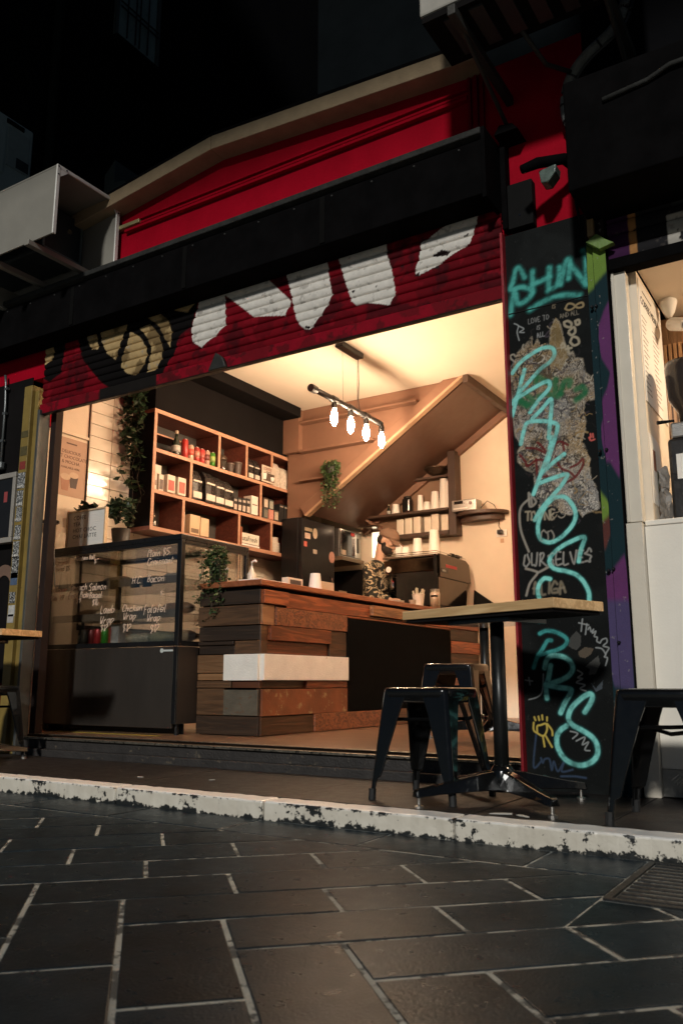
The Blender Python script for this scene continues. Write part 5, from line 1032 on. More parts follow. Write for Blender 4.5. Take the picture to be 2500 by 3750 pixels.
# ------------------------------------------------------------------ coffee machine
cm = thing('coffee_machine', 'large chrome and black espresso machine with cups stacked on top', 'coffee machine', (-3.85, 7.9, 1.176))
MX0, MX1, MY0, MY1 = -4.19, -3.565, 7.50, 8.26
m_mirror = mat('polished machine steel', (.11, .088, .07), .08, 1., var=.12, bump=.04, bscale=6)
m_dark = mat('machine black', (.012, .011, .010), .18, .1, bump=.02)
mk('base', box(B(), MX0 + .04, MX1 - .03, MY0 + .03, MY1 - .02, 1.178, 1.26), m_dark, cm, bevel=.006)
mk('back_panel', prism(B(), [(MY0 + .004, 1.23), (MY1 - .10, 1.23), (MY1 - .03, 1.52), (MY0 + .004, 1.52)], 'X', MX1 - .05, MX1 - .015), m_mirror, cm, bevel=.004)
mk('upper_back', prism(B(), [(MY0 + .004, 1.505), (MY1, 1.505), (MY1 - .04, 1.70), (MY1 - .12, 1.735), (MY0 + .004, 1.735)], 'X', MX1 - .02, MX1 + .006), m_mirror, cm, bevel=.006)
mk('upper_body', box(B(), MX0 + .05, MX1 - .051, MY0 + .012, MY1 - .06, 1.55, 1.715), m_dark, cm)
mk('side_panel', prism(B(), [(MX0 + .02, 1.57), (MX1 - .055, 1.57), (MX1 - .055, 1.70), (MX0 + .0, 1.70)], 'Y', MY0 - .008, MY0 + .011), m_mirror, cm, bevel=.004)
mk('side_glass', box(B(), MX0 + .14, MX1 - .06, MY0 + .002, MY0 + .010, 1.23, 1.565), mat('smoked side', (.014, .013, .012), .08, bump=0), cm)
mk('corner_post', box(B(), MX1 - .054, MX1 - .021, MY0 - .012, MY0 + .003, 1.18, 1.735), m_dark, cm, bevel=.004)
mk('top_tray', box(B(), MX0 - .01, MX1 - .02, MY0 - .012, MY1 - .05, 1.7165, 1.735), m_chrome, cm, bevel=.004)
for z in (1.745, 1.765): mk('cup_rail', tube(B(), [(MX0, MY0 - .006, z), (MX1 - .03, MY0 - .006, z), (MX1 - .03, MY1 - .06, z)], .005, 6), m_chrome, cm)
mk('leg', tube(B(), [(MX1 - .05, MY0 + .02, 1.1765), (MX1 - .05, MY0 + .02, 1.22)], .018, 10), m_dark, cm)
mk('badge', box(B(), MX1 + .0065, MX1 + .008, MY0 + .03, MY0 + .19, 1.55, 1.595), m_dark, cm); text('lettering', 'LINEA', .03, m_white, cm, (MX1 + .009, MY0 + .05, 1.562), '+X')
mk('red_script', box(B(), MX1 + .0065, MX1 + .0085, MY0 + .14, MY0 + .40, 1.612, 1.642), mat('red logo', (.45, .02, .03), .4, bump=0), cm)
for y in (7.66, 7.98):
    gh = mk('group_head', lathe(B(), [(.035, 1.42), (.042, 1.45), (.042, 1.52), (.03, 1.549)], (MX0 + .02, y, 0), 14), m_chrome, cm, smooth=True); mk('portafilter', tube(B(), [(MX0 + .02, y, 1.43), (MX0 - .09, y, 1.41), (MX0 - .15, y, 1.40)], [.03, .012, .015], 8), m_dark, gh)
mk('steam_wand', tube(B(), [(MX0 + .05, MY0 + .03, 1.56), (MX0 - .02, MY0 - .02, 1.50), (MX0 - .03, MY0 - .03, 1.28)], .006, 8), m_chrome, cm, smooth=True)
mk('gauge', tube(B(), [(MX0 + .06, MY0 - .0085, 1.61), (MX0 + .06, MY0 - .014, 1.61)], .03, 16), m_white, cm)
def cs(x, y, h, r, label, n=3): return cup(x, y, 1.7365, h, r, label, invert=True, stack=n)
cs(-4.02, 7.66, .12, .055, 'short white cup upside down on the coffee machine nearest the barista', 2); cs(-3.86, 7.62, .19, .056, 'medium stack of white cups on the coffee machine'); cs(-3.67, 7.62, .26, .062, 'tall stack of white cups on the coffee machine corner', 4)
o = mk('paper_sleeve', prism(B(), [(-4.16, 1.737), (-4.06, 1.737), (-4.06, 1.85), (-4.11, 1.90), (-4.16, 1.90)], 'Y', 7.70, 7.72), m_white, None); tag(o, 'white paper sheet standing on the coffee machine behind the cap brim', 'paper')
t = thing('sunglasses', 'dark sunglasses lying on top of the coffee machine', 'glasses', (-3.62, 7.95, 1.74))
for y in (7.90, 8.02): mk('lens', lathe(B(), [(.035, 0), (.045, .01), (.04, .035), (.01, .045)], (-3.62, y, 1.745), 14), m_dark, t, smooth=True)
mk('temple', tube(B(), [(-3.60, 7.84, 1.76), (-3.58, 8.08, 1.77)], .008, 6), m_dark, t)
cup(-3.64, 8.12, 1.7365, .035, .045, 'small white saucer cup behind the sunglasses', rim=False)
o = mk('splash_board', prism(B(), [(-3.55, 1.178), (-3.22, 1.178), (-3.22, 1.22), (-3.53, 1.44)], 'Y', 8.262, 8.284), m_dark, None); tag(o, 'dark sloping panel between the coffee machine and the back wall', 'panel')
# ------------------------------------------------------------------ fridge, microwave, cups niche, radio
fr = thing('fridge', 'tall black fridge with stickers beside the shelf end', 'fridge', (-5.15, 7.4, FZ))
FXF = -4.93
mk('cabinet', box(B(), -5.19, FXF - .05, 7.08, 7.72, FZ, 2.18), m_black, fr, bevel=.01); mk('door', box(B(), FXF - .047, FXF, 7.085, 7.715, 1.45, 2.175), m_black, fr, bevel=.008); d2 = mk('door', box(B(), FXF - .047, FXF, 7.085, 7.715, FZ + .05, 1.44), m_black, fr, bevel=.008)
mk('handle', tube(B(), [(FXF, 7.62, 1.60), (FXF + .03, 7.62, 1.58), (FXF + .035, 7.625, 1.50), (FXF + .02, 7.60, 1.46)], .007, 8), m_chrome, fr, smooth=True)
def sticker(y, z, w, h, col, label, rnd=False):
    bm = B()
    if rnd: prism(bm, [(y + math.cos(a) * w / 2, z + math.sin(a) * h / 2) for a in np.linspace(0, 6.283, 21)[:-1]], 'X', FXF + .0005, FXF + .002)
    else: prism(bm, [(y - w / 2, z - h / 2), (y + w / 2, z - h / 2), (y + w / 2, z + h / 2), (y - w / 2, z + h / 2)], 'X', FXF + .0005, FXF + .002)
    o = mk('sticker', bm, mat('sticker ' + str(col), col, .5, var=.35, scale=70, bump=0), fr); o['label'] = label
sticker(7.205, 2.06, .14, .035, (.36, .30, .20), 'narrow tan sticker at the fridge top'); sticker(7.33, 2.035, .085, .115, (.62, .5, .36), 'round cream sticker', True); sticker(7.19, 1.99, .10, .06, (.6, .45, .36), 'white ragged sticker'); sticker(7.15, 1.90, .055, .055, (.55, .13, .10), 'small red sticker'); sticker(7.33, 1.84, .07, .045, (.5, .42, .34), 'small pale sticker'); sticker(7.66, 1.82, .115, .125, (.58, .30, .23), 'round pink sticker', True)
mw_ = thing('microwave', 'steel microwave oven on a wall bracket above the barista bench', 'microwave', (-5.05, 7.98, 1.84))
WX = -4.88
mk('casing', box(B(), -5.25, WX - .012, 7.755, 8.22, 1.845, 2.16), m_steel, mw_, bevel=.006); mk('door', box(B(), WX - .0115, WX, 7.775, 8.06, 1.86, 2.145), m_dark, mw_, bevel=.004)
mk('window', box(B(), WX + .0002, WX + .002, 7.80, 8.0, 1.90, 2.09), mat('oven window', (.008, .007, .007), .05, bump=0), mw_); mk('control_panel', box(B(), WX - .0115, WX + .001, 8.065, 8.205, 1.86, 2.145), m_steel, mw_, bevel=.003); mk('display', box(B(), WX + .0012, WX + .0025, 8.10, 8.15, 1.92, 2.09), m_dark, mw_); mk('handle', box(B(), WX + .001, WX + .022, 8.035, 8.055, 1.88, 2.12), m_chrome, mw_, bevel=.004); mk('trim', box(B(), WX + .0005, WX + .006, 7.760, 7.774, 1.86, 2.15), m_chrome, mw_); mk('sticker', box(B(), WX + .0005, WX + .003, 7.79, 7.87, 1.865, 1.92), mat('sticker tan', (.5, .4, .3), .6), mw_); mk('sticker', box(B(), WX + .0005, WX + .003, 7.98, 8.06, 2.10, 2.135), mat('sticker red', (.5, .04, .04), .6), mw_)
o = mk('microwave_bracket', box(B(), -5.3, WX + .03, 7.75, 8.22, 1.80, 1.843), mat('bracket steel', (.2, .15, .10), .4, .5), None, bevel=.004); tag(o, 'grey steel wall bracket carrying the microwave', 'bracket')
carton('photo_frame', -4.86, 7.72, 1.30, .14, .16, .02, 'small framed print hung low on the black fridge side', (.30, .20, .13), 'picture', face=(.1, .9, (.03, .025, .02)))
# niche under the stairs
ni = thing('niche_shelf', 'brown wedge shaped shelf under the stair with paper cups', 'shelf', (-4.2, 8.2, 2.05))
m_niche = mat('niche brown', (.20, .115, .068), .55, var=.15)
mk('back', prism(B(), [(-4.86, 2.18), (-4.42, 2.04), (-3.66, 2.03), (-3.66, 3.03), (-3.74, 2.98), (-4.80, 2.24)], 'Y', 8.283, 8.298), m_niche, ni)
mk('post', box(B(), -3.745, -3.66, 8.14, 8.282, 2.03, 2.96), m_dkbrown, ni, bevel=.004); mk('board', box(B(), -4.80, -3.746, 8.12, 8.282, 2.305, 2.333), m_dkbrown, ni, bevel=.003); mk('board', box(B(), -4.42, -3.746, 8.12, 8.282, 2.045, 2.085), m_dkbrown, ni, bevel=.003); mk('board', box(B(), -4.25, -3.746, 8.16, 8.282, 2.685, 2.71), m_dkbrown, ni, bevel=.003); mk('brace', prism(B(), [(-4.80, 2.30), (-4.42, 2.045), (-4.40, 2.07), (-4.76, 2.304)], 'Y', 8.13, 8.281), m_brown, ni)
N = 8.2
def nc(x, h, r, label, z=2.334, inv=True, col=(.74, .70, .64)): return cup(x, N, z, h, r, label, col, invert=inv, stack=2)
nc(-4.42, .115, .050, 'single white cup beside the dark bottle on the stair niche shelf'); nc(-4.11, .185, .038, 'slim stack of cups next to the black canister'); nc(-4.03, .10, .047, 'short white cup between two cup stacks'); nc(-3.93, .205, .052, 'medium stack of cups on the stair niche shelf'); nc(-3.82, .335, .056, 'tallest stack of cups on the stair niche shelf'); nc(-3.77, .30, .03, 'narrow cup stack against the niche post')
t = thing('canister', 'tall black canister on the stair niche shelf', 'canister', (-4.27, N, 2.334)); mk('body', box(B(), -4.32, -4.22, N - .05, N + .05, 2.334, 2.50), m_dark, t, bevel=.02); mk('lid', lathe(B(), [(.045, 0), (.045, .02), (.02, .03)], (-4.27, N, 2.501), 12), m_dark, t)
bottle(N, 2.334, 'small dark bottle at the narrow end of the stair niche shelf', x=-4.51, s=.55)
t = thing('bowl', 'shallow dark metal bowl on the upper niche board', 'bowl', (-3.9, N, 2.711)); mk('body', lathe(B(), [(.03, 0), (.10, .03), (.15, .085), (.153, .085), (.14, .07), (.02, .012)], (-3.9, N, 2.711), 20), mat('dark bronze', (.07, .045, .03), .3, .7), t, smooth=True)
for k, (x, h) in enumerate(((-4.345, .17), (-4.24, .175), (-4.135, .178), (-4.005, .165), (-3.915, .185), (-3.80, .17))):
    t = thing('tin_canister', ['square cream tin, end one towards the barista on the low niche board', 'square cream tin, second from the low board end', 'square cream tin with brown shade, third from the low board end', 'square cream tin behind the tall cup stack', 'white cup shaped tin with print on the low board', 'square cream tin against the niche post'][k], 'tin', (x, N, 2.086)); mk('body', box(B(), x - .042, x + .042, 8.15, 8.24, 2.086, 2.086 + h), mat('cream tin', (.66, .58, .47), .35, var=.08), t, bevel=.006); mk('lid', box(B(), x - .044, x + .044, 8.148, 8.242, 2.086 + h, 2.092 + h), mat('cream tin', (.66, .58, .47)), t, bevel=.003)
t = thing('radio', 'silver radio with dark display on the round wall shelf', 'radio', (-3.55, 8.15, 2.26)); mk('casing', box(B(), -3.68, -3.40, 8.08, 8.24, 2.262, 2.385), m_steel, t, bevel=.008); mk('display', box(B(), -3.65, -3.55, 8.0775, 8.0795, 2.34, 2.372), m_dark, t); mk('slot', box(B(), -3.66, -3.50, 8.0775, 8.0795, 2.285, 2.30), m_white, t); mk('knob', tube(B(), [(-3.46, 8.08, 2.34), (-3.46, 8.065, 2.34)], .018, 12), m_chrome, t); mk('cable', tube(B(), [(-3.40, 8.2, 2.30), (-3.33, 8.22, 2.37), (-3.27, 8.25, 2.33), (-3.22, 8.28, 2.22), (-3.24, 8.29, 2.1), (-3.21, 8.29, 2.05)], .004, 6), m_dark, t)
t = thing('wall_shelf', 'round dark wall shelf under the radio', 'shelf', (-3.45, 8.15, 2.2)); bm = B(); prism(bm, [(-3.42 + math.cos(a) * .30, 8.29 + min(0, math.sin(a)) * .22) for a in np.linspace(math.pi, 2 * math.pi, 17)], 'Z', 2.225, 2.26); mk('board', bm, m_dkbrown, t, bevel=.003)
bm = B(); prism(bm, [(-3.42 + math.cos(a) * .25, 8.29 + min(0, math.sin(a)) * .14) for a in np.linspace(math.pi, 2 * math.pi, 17)], 'Z', 2.17, 2.2245); mk('apron', bm, m_dkbrown, t)
t = thing('wall_socket', 'white wall socket with black plug under the round shelf', 'socket', (-3.21, 8.29, 2.03)); mk('plate', box(B(), -3.27, -3.15, 8.288, 8.299, 1.985, 2.06), m_white, t, bevel=.003); mk('plug', box(B(), -3.245, -3.19, 8.245, 8.287, 2.01, 2.055), m_dark, t, bevel=.006); mk('tag', box(B(), -3.23, -3.19, 8.295, 8.2995, 1.92, 1.965), mat('tag paper', (.5, .32, .2), .7), t)
# lit work lamp behind the barista
t = thing('work_lamp', 'bright work light under a tilted metal hood behind the barista', 'lamp', (-4.72, 8.2, 1.9)); mk('hood', prism(B(), [(-4.84, 2.20), (-4.60, 2.19), (-4.62, 2.215), (-4.80, 2.235)], 'Y', 8.05, 8.28), m_chrome, t); mk('light_panel', box(B(), -4.77, -4.66, 8.268, 8.28, 1.88, 2.17), mat('lit panel', (.9, .85, .75), .5, bump=0, emit=(1., .80, .55), estr=1.8), t)
# black splash wall behind the barista
o = mk('partition_wall', box(B(), -5.3, -4.86, 8.26, 8.281, .3, 1.75), m_blackp, None); tag(o, 'black partition wall behind the barista', 'wall')
# ================================================================== STREET FURNITURE
m_gun = mat('gloss black stool paint', (.010, .0105, .011), .16, .5, var=.2, scale=10, bump=.04, bscale=30, coat=.5)
m_rub = mat('black rubber', (.012, .012, .012), .7)
def loft(bm, secs):
    rings = [[bm.verts.new(p) for p in s] for s in secs]; n = len(rings[0])
    for i in range(len(rings) - 1):
        for k in range(n): bm.faces.new((rings[i][k], rings[i][(k + 1) % n], rings[i + 1][(k + 1) % n], rings[i + 1][k]))
    bm.faces.new(rings[0]); bm.faces.new(rings[-1][::-1]); return bm
def make_stool():
    t = thing('metal_stool', 'x', 'stool', (0, 0, 0), group='black metal stools')
    bm = B(); n = 8; ring = []
    def rr(h, r):      # rounded square outline
        out = []
        for q, (sx, sy) in enumerate(((1, 1), (-1, 1), (-1, -1), (1, -1))):
            for k in range(4):
                a = q * math.pi / 2 + k / 3 * math.pi / 2; out.append((sx * (h - r) + math.cos(a) * r, sy * (h - r) + math.sin(a) * r))
        return out
    secs = [(.150, .035, .400), (.156, .035, .405), (.158, .035, .448), (.156, .034, .458), (.150, .032, .463), (.138, .03, .4635), (.130, .028, .4575), (.02, .01, .456)]
    loft(bm, [[(x, y, z) for x, y in rr(h, r)] for h, r, z in secs]); mk('seat', bm, m_gun, t, world=False, smooth=True, bevel=.0)
    bm = B()
    for (x0, x1, y0, y1) in ((-.11, .11, .1535, .1565), (-.11, .11, -.1565, -.1535), (.1535, .1565, -.11, .11), (-.1565, -.1535, -.11, .11)): pass
    for sx in (-1, 1):
        for sy in (-1, 1):
            bm = B(); S = []
            for (z, c_, w, rd_) in ((.448, .138, .120, .012), (.36, .148, .096, .018), (.22, .163, .068, .018), (.13, .172, .052, .016), (.095, .176, .044, .014), (.085, .177, .028, .012), (.035, .183, .026, .011), (.02, .184, .025, .011)):
                x1, y1 = (c_ + .016), (c_ + .016)
                pts = [(x1, y1 - w), (x1, y1 - .012), (x1 - .012, y1), (x1 - w, y1), (x1 - w, y1 - .010), (x1 - w * .55, y1 - w * .45), (x1 - .010, y1 - w)]
                S.append([(sx * a, sy * b, z) for a, b in pts])
            loft(bm, S); l = mk('leg', bm, m_gun, t, world=False, bevel=.003); mk('foot_cap', tube(B(), [(sx * .190, sy * .190, 0), (sx * .188, sy * .188, .045)], .016, 8), m_rub, l, world=False)
    for s in (-1, 1): mk('cross_brace', tube(B(), [(-.155, -.155 * s, .33), (0, 0, .315 + .012 * s), (.155, .155 * s, .33)], .0085, 6), m_gun, t, world=False)
    return t
s0 = make_stool(); s0.location = (-1.675, 3.41, 0); s0.rotation_euler = (0, 0, R(-2)); s0['label'] = 'black metal stool on the footpath before the timber counter, under the pale table end'
copytree(s0, (-2.16, 4.75, FZ), R(4), label='black metal stool inside the shop on the raised floor behind another stool')
copytree(s0, (-.655, 3.285, 0), R(0), label='black metal stool before the white counter front of the next shop')
copytree(s0, (-4.93, 3.50, 0), R(3), label='black metal stool beside the yellow stickered post')
m_top = wood('pale pine table', (.44, .26, .11), (.78, .54, .28), 'X', .55, .8, orand=.05, bump=.1)
def make_table(L_=.85, W_=.31, H_=.80):
    t = thing('pedestal_table', 'x', 'table', (0, 0, 0))
    mk('top', box(B(), -L_ / 2, L_ / 2, -W_ / 2, W_ / 2, H_ - .038, H_), m_top, t, world=False, bevel=.002)
    mk('underside', box(B(), -L_ / 2 + .012, L_ / 2 - .012, -W_ / 2 + .012, W_ / 2 - .012, H_ - .052, H_ - .0385), m_blackp, t, world=False)
    mk('top_plate', box(B(), -.17, .17, -.12, .12, H_ - .075, H_ - .0525), m_gun, t, world=False, bevel=.004)
    mk('column', tube(B(), [(0, 0, .06), (0, 0, H_ - .075)], .030, 16), mat('satin black tube', (.014, .015, .015), .35, .4, bump=.03), t, world=False, smooth=True)
    mk('hub', lathe(B(), [(.045, .05), (.05, .06), (.05, .13), (.036, .155)], (0, 0, 0), 14), m_gun, t, world=False, smooth=True)
    for a in (72, 160, 252, 340):
        ca, sa = math.cos(R(a)), math.sin(R(a)); px, py = -sa, ca; S = []
        for d, w, z0, z1 in ((.02, .036, .055, .135), (.10, .036, .058, .125), (.30, .028, .050, .085), (.385, .026, .042, .072), (.395, .022, .042, .064)): S.append([(ca * d + px * w, sa * d + py * w, z0), (ca * d - px * w, sa * d - py * w, z0), (ca * d - px * w * .6, sa * d - py * w * .6, z1), (ca * d + px * w * .6, sa * d + py * w * .6, z1)])
        b = mk('base_arm', loft(B(), S), m_gun, t, world=False, bevel=.004); mk('foot', lathe(B(), [(.018, 0), (.018, .01), (.007, .014), (.007, .045)], (ca * .375, sa * .375, 0), 10), m_steel, b, world=False)
    return t
t0 = make_table(); t0.location = (-1.35, 3.39, 0); t0.rotation_euler = (0, 0, R(-20.3)); t0['label'] = 'narrow pine topped pedestal table in front of the graffiti pillar'
t1 = copytree(t0, (-2.14, 5.15, FZ), R(30), label='pedestal table inside the shop, its column seen behind the pine tabletop'); 
t2 = copytree(t0, (-4.835, 3.33, 0), R(4), label='pine topped table edge beside the yellow stickered post')
# small stub tabletop size for the inner one
for ch in t1.children:
    if ch.name.startswith(('top', 'underside')): ch.scale = (.62, 1.1, 1)
# ------------------------------------------------------------------ left edge of the cafe front
yp = thing('sticker_post', 'yellow door post plastered with small black and white stickers', 'post', (-5.18, 3.9, 0))
m_yel = mat('worn yellow paint', (.24, .165, .04), .5, var=.3, scale=9, bump=.2, wear=(.10, .07, .03), wamt=.35)
mk('post', box(B(), -5.255, -5.165, 3.86, 3.96, 0, 2.68), m_yel, yp, bevel=.004); mk('side_strip', box(B(), -5.164, -5.12, 3.89, 3.96, 0, 2.64), m_yel, yp, bevel=.003); mk('red_strip', box(B(), -5.119, -5.091, 3.90, 3.96, 0, 2.44), m_reddk, yp)
rs = random.Random(3)
for k, (z, h, kind_) in enumerate(((2.30, .05, 'y'), (2.17, .07, 'y'), (2.06, .06, 'r'), (1.945, .12, 's'), (1.81, .12, 's'), (1.69, .11, 's'), (1.555, .11, 's'), (1.43, .12, 's'), (1.30, .16, 'k'), (1.215, .09, 'b'), (1.08, .08, 'k'), (.985, .08, 'w'), (.93, .06, 'q'))):
    colr = {'s': (.06, .06, .06), 'k': (.015, .015, .015), 'w': (.5, .5, .48), 'r': (.25, .04, .03), 'y': (.10, .08, .03), 'b': (.08, .12, .2), 'q': (.42, .40, .38)}[kind_]
    st_ = mk('sticker', box(B(), -5.250 + rs.uniform(0, .012), -5.178 + rs.uniform(0, .012), 3.8575, 3.8595, z - h / 2, z + h / 2), mat('post sticker ' + kind_, colr, .5, var=1. if kind_ in 'sk' else .4, scale=40, bump=.05, wear=(.6, .6, .58) if kind_ in 'sk' else None, wamt=.8), yp)
    if kind_ == 's': text('lettering', 'SHIDO', .024, m_white, st_, (-5.248, 3.857, z - h / 2 + .008), '-Y')
mb = thing('menu_frame', 'wooden framed menu board on the dark wall beside the stickered post', 'menu board', (-5.45, 3.88, 1.5))
mk('board', box(B(), -5.62, -5.30, 3.862, 3.90, 1.53, 1.98), mat('menu black', (.012, .012, .013), .35, bump=.03), mb)
for a in ((-5.66, -5.265, 1.49, 1.529), (-5.66, -5.265, 1.981, 2.02), (-5.66, -5.621, 1.5295, 1.9805), (-5.299, -5.265, 1.5295, 1.9805)): mk('frame', box(B(), a[0], a[1], 3.85, 3.905, a[2], a[3]), mat('silvered frame', (.36, .33, .29), .45, .2, var=.2), mb, bevel=.003)
for k in range(7): mk('print_line', box(B(), -5.58, -5.58 + .05 + .03 * (k % 3), 3.8612, 3.8618, 1.60 + k * .045, 1.606 + k * .045), mat('pale print', (.25, .25, .24), .7), mb)
mk('print_panel', box(B(), -5.40, -5.36, 3.8610, 3.8618, 1.80, 1.88), mat('red print', (.3, .05, .05), .6), mb)
cd = thing('conduit', 'grey steel conduit clipped to the dark wall above the menu board', 'pipe', (-5.5, 3.9, 2.1)); mk('pipe', tube(B(), [(-5.565, 3.905, 2.85), (-5.55, 3.905, 2.78), (-5.535, 3.905, 2.6), (-5.53, 3.905, 2.13)], .010, 8), mat('galvanised', (.20, .21, .21), .4, .7), cd, smooth=True); mk('junction_box', lathe(B(), [(.035, 0), (.04, .01), (.04, .05), (.03, .055)], (-5.525, 3.90, 2.08), 12), mat('galvanised', (.20, .21, .21)), cd)
for z in (2.72, 2.52, 2.3): mk('clip', box(B(), -5.55, -5.515, 3.893, 3.916, z, z + .02), mat('galvanised', (.20, .21, .21)), cd)
o = mk('red_pier_foot', box(B(), -5.31, -5.262, 3.855, 3.929, 0, .48), m_reddk, None, bevel=.004); tag(o, 'red painted foot of the dark pier beside the left stool', 'pier')
o = thing('wall_arch_sign', 'pale arch painted on the dark pier below the menu board', 'sign', (-5.4, 3.92, 1.1)); bm = B(); prism(bm, [(-5.41 + math.cos(a) * .135, 1.18 + math.sin(a) * .16) for a in np.linspace(0, math.pi, 15)] + [(-5.545, .95), (-5.49, .95)] + [(-5.41 + math.cos(a) * .085, 1.16 + math.sin(a) * .10) for a in np.linspace(math.pi, 0, 13)] + [(-5.325, .95), (-5.275, .95)], 'Y', 3.922, 3.929); mk('arch', bm, mat('pale brown paint', (.17, .10, .07), .6), o)
# ------------------------------------------------------------------ air conditioner shroud on the left
ac = thing('aircon_shroud', 'open cream sheet metal shroud round an air conditioner above the shutter box', 'air conditioner', (-4.7, 3.6, 3.27))
m_acw = mat('cream sheet metal', (.27, .255, .22), .42, .1, var=.12, scale=4, bump=.1, bscale=160)
A0, A1, AY0, AY1, AZ0, AZ1 = -5.9, -4.375, 3.335, 3.90, 3.45, 3.95
mk('front_panel', box(B(), A0, A1, AY0, AY0 + .012, AZ0 - .01, AZ1 - .013), m_acw, ac); mk('top_panel', box(B(), A0, A1, AY0 - .002, AY1, AZ1 - .0125, AZ1), m_acw, ac); mk('back_panel', prism(B(), [(A0, 3.29), (A1 - .005, 3.29), (A1 - .005, AZ1 - .013), (A0, AZ1 - .013)], 'Y', AY1 - .012, AY1), m_acw, ac)
for (y0, y1, z0, z1) in ((AY0 - .004, AY0 + .022, AZ0 - .012, AZ1 + .002), (AY1 - .028, AY1 + .002, 3.29, AZ1 + .002), (AY0 + .0225, AY1 - .0285, AZ1 - .022, AZ1 + .002)): mk('edge_strip', box(B(), A1 - .006, A1 + .006, y0, y1, z0, z1), mat('pale edge metal', (.80, .78, .73), .4, 0, bump=.03), ac, bevel=.002)
for a in ([(AY0 + .0225, AZ1 - .0225), (AY0 + .09, AZ1 - .0225), (AY0 + .0225, AZ1 - .085)], [(AY1 - .0285, AZ1 - .0225), (AY1 - .09, AZ1 - .0225), (AY1 - .0285, AZ1 - .10)]): mk('corner_gusset', prism(B(), a, 'X', A1 - .004, A1 + .0045), mat('pale edge metal', (.62, .60, .56)), ac)
for (y, z) in ((AY0 + .008, AZ1 - .012), (AY0 + .075, AZ1 - .011), (AY0 + .008, AZ1 - .07), (AY1 - .07, AZ1 - .011), (AY1 - .012, AZ1 - .09)): mk('rivet', lathe(B(), [(.006, 0), (.005, .004)], (A1 + .0062, y, z), 8, 'X'), m_bolt, ac)
un = mk('condenser', box(B(), -5.8, -4.74, 3.52, 3.875, 3.52, 3.90), mat('dark condenser', (.035, .042, .045), .4, .2, bump=.08), ac, bevel=.02); mk('frame', box(B(), -4.739, -4.73, 3.53, 3.545, 3.55, 3.87), mat('teal edge', (.15, .19, .19), .4), un); mk('frame', box(B(), -4.739, -4.73, 3.86, 3.874, 3.54, 3.88), mat('teal edge', (.15, .19, .19)), un); mk('frame', box(B(), -4.739, -4.73, 3.5455, 3.8595, 3.54, 3.552), mat('teal edge', (.15, .19, .19)), un); mk('cap', lathe(B(), [(.022, 0), (.02, .006)], (-4.739, 3.76, 3.76), 12, 'X'), m_chrome, un)
for x in (-4.62, -5.05): mk('support_rail', box(B(), x, x + .045, 3.30, 3.90, 3.40, 3.44), m_acw, ac, bevel=.004)
mk('support_beam', box(B(), -5.4, -5.36, 3.5, 3.93, 3.28, 3.44), m_acw, ac)
a2 = thing('aircon_unit', 'older grey air conditioner unit high on the side wall above the shroud', 'air conditioner', (-6.1, 4.1, 4.8)); mk('casing', box(B(), -6.45, -6.1, 3.85, 4.37, 4.74, 5.48), mat('grey aircon', (.34, .42, .42), .5, bump=.1), a2, bevel=.02); mk('grille_panel', box(B(), -6.0995, -6.092, 4.10, 4.33, 5.0, 5.38), mat('aircon grey panel', (.28, .34, .34), .5), a2, bevel=.004); mk('label_plate', box(B(), -6.0915, -6.089, 4.2, 4.33, 5.02, 5.12), mat('dark plate', (.03, .035, .04), .5), a2); mk('vent', box(B(), -6.0995, -6.09, 4.08, 4.26, 5.41, 5.45), m_blackp, a2); mk('pressed_panel', box(B(), -6.0995, -6.088, 3.98, 4.08, 4.9, 5.36), mat('grey aircon', (.16, .19, .19)), a2, bevel=.01)
# ------------------------------------------------------------------ dark buildings above
m_dkbld = mat('night wall render', (.0045, .006, .007), .9, spec=.03, var=.35, scale=1.5, bump=.3, bscale=30)
m_bkbld = mat('black wall render', (.006, .006, .007), .9, spec=.03, var=.3, scale=2, bump=.2)
bl = thing('side_building', 'dark taller side building with a barred window beyond the cafe roof', 'building', (-7, 7, 0)); mk('wall', box(B(), -9.5, -6.2, 3.9, 12, -.3, 12), m_bkbld, bl)
wd_ = mk('window', box(B(), -6.199, -6.17, 5.30, 5.90, 7.25, 8.6), mat('dim pane', (.26, .36, .36), .3, bump=.02), bl)
for a in ((-6.169, -6.14, 5.28, 5.92, 7.21, 7.26), (-6.169, -6.14, 5.28, 5.32, 7.2605, 8.6), (-6.169, -6.14, 5.88, 5.92, 7.2605, 8.6)): mk('frame', box(B(), *a), mat('window frame grey', (.06, .075, .075), .5), wd_)
for y in (5.42, 5.54, 5.60, 5.72): mk('bar', tube(B(), [(-6.12, y, 7.27), (-6.12, y, 8.6)], .010, 6), m_black, wd_)
for z in (7.6, 7.66): mk('bar', tube(B(), [(-6.12, 5.32, z), (-6.12, 5.88, z)], .010, 6), m_black, wd_)
mk('ledge', prism(B(), [(-6.2, 7.0), (-5.9, 6.95), (-5.9, 7.0), (-6.2, 7.05)], 'Y', 5.1, 6.0), m_bkbld, bl)
mk('drain_pipe', tube(B(), [(-6.12, 4.56, 3.9), (-6.12, 4.56, 10)], .05, 10), mat('dim pipe', (.010, .012, .012), .8, spec=.05), bl, smooth=True)
b2 = thing('rear_building', 'dark blank wall of the taller building behind the cafe roof', 'building', (-1, 10, 0)); mk('wall', box(B(), -6.19, 6, 9.2, 10, -.3, 14), m_dkbld, b2); mk('roof', box(B(), -6.15, -.9, 4.16, 9.1, 3.52, 3.6), m_bkbld, b2); mk('drain_pipe', tube(B(), [(-3.80, 9.12, 3.6), (-3.80, 9.12, 14)], .05, 8), m_bkbld, b2)
b3 = thing('upper_storey', 'dark upper wall above the next shop', 'building', (.5, 4.2, 2.9)); mk('wall', box(B(), -.979, 5, 3.95, 4.6, 2.96, 12), m_bkbld, b3)
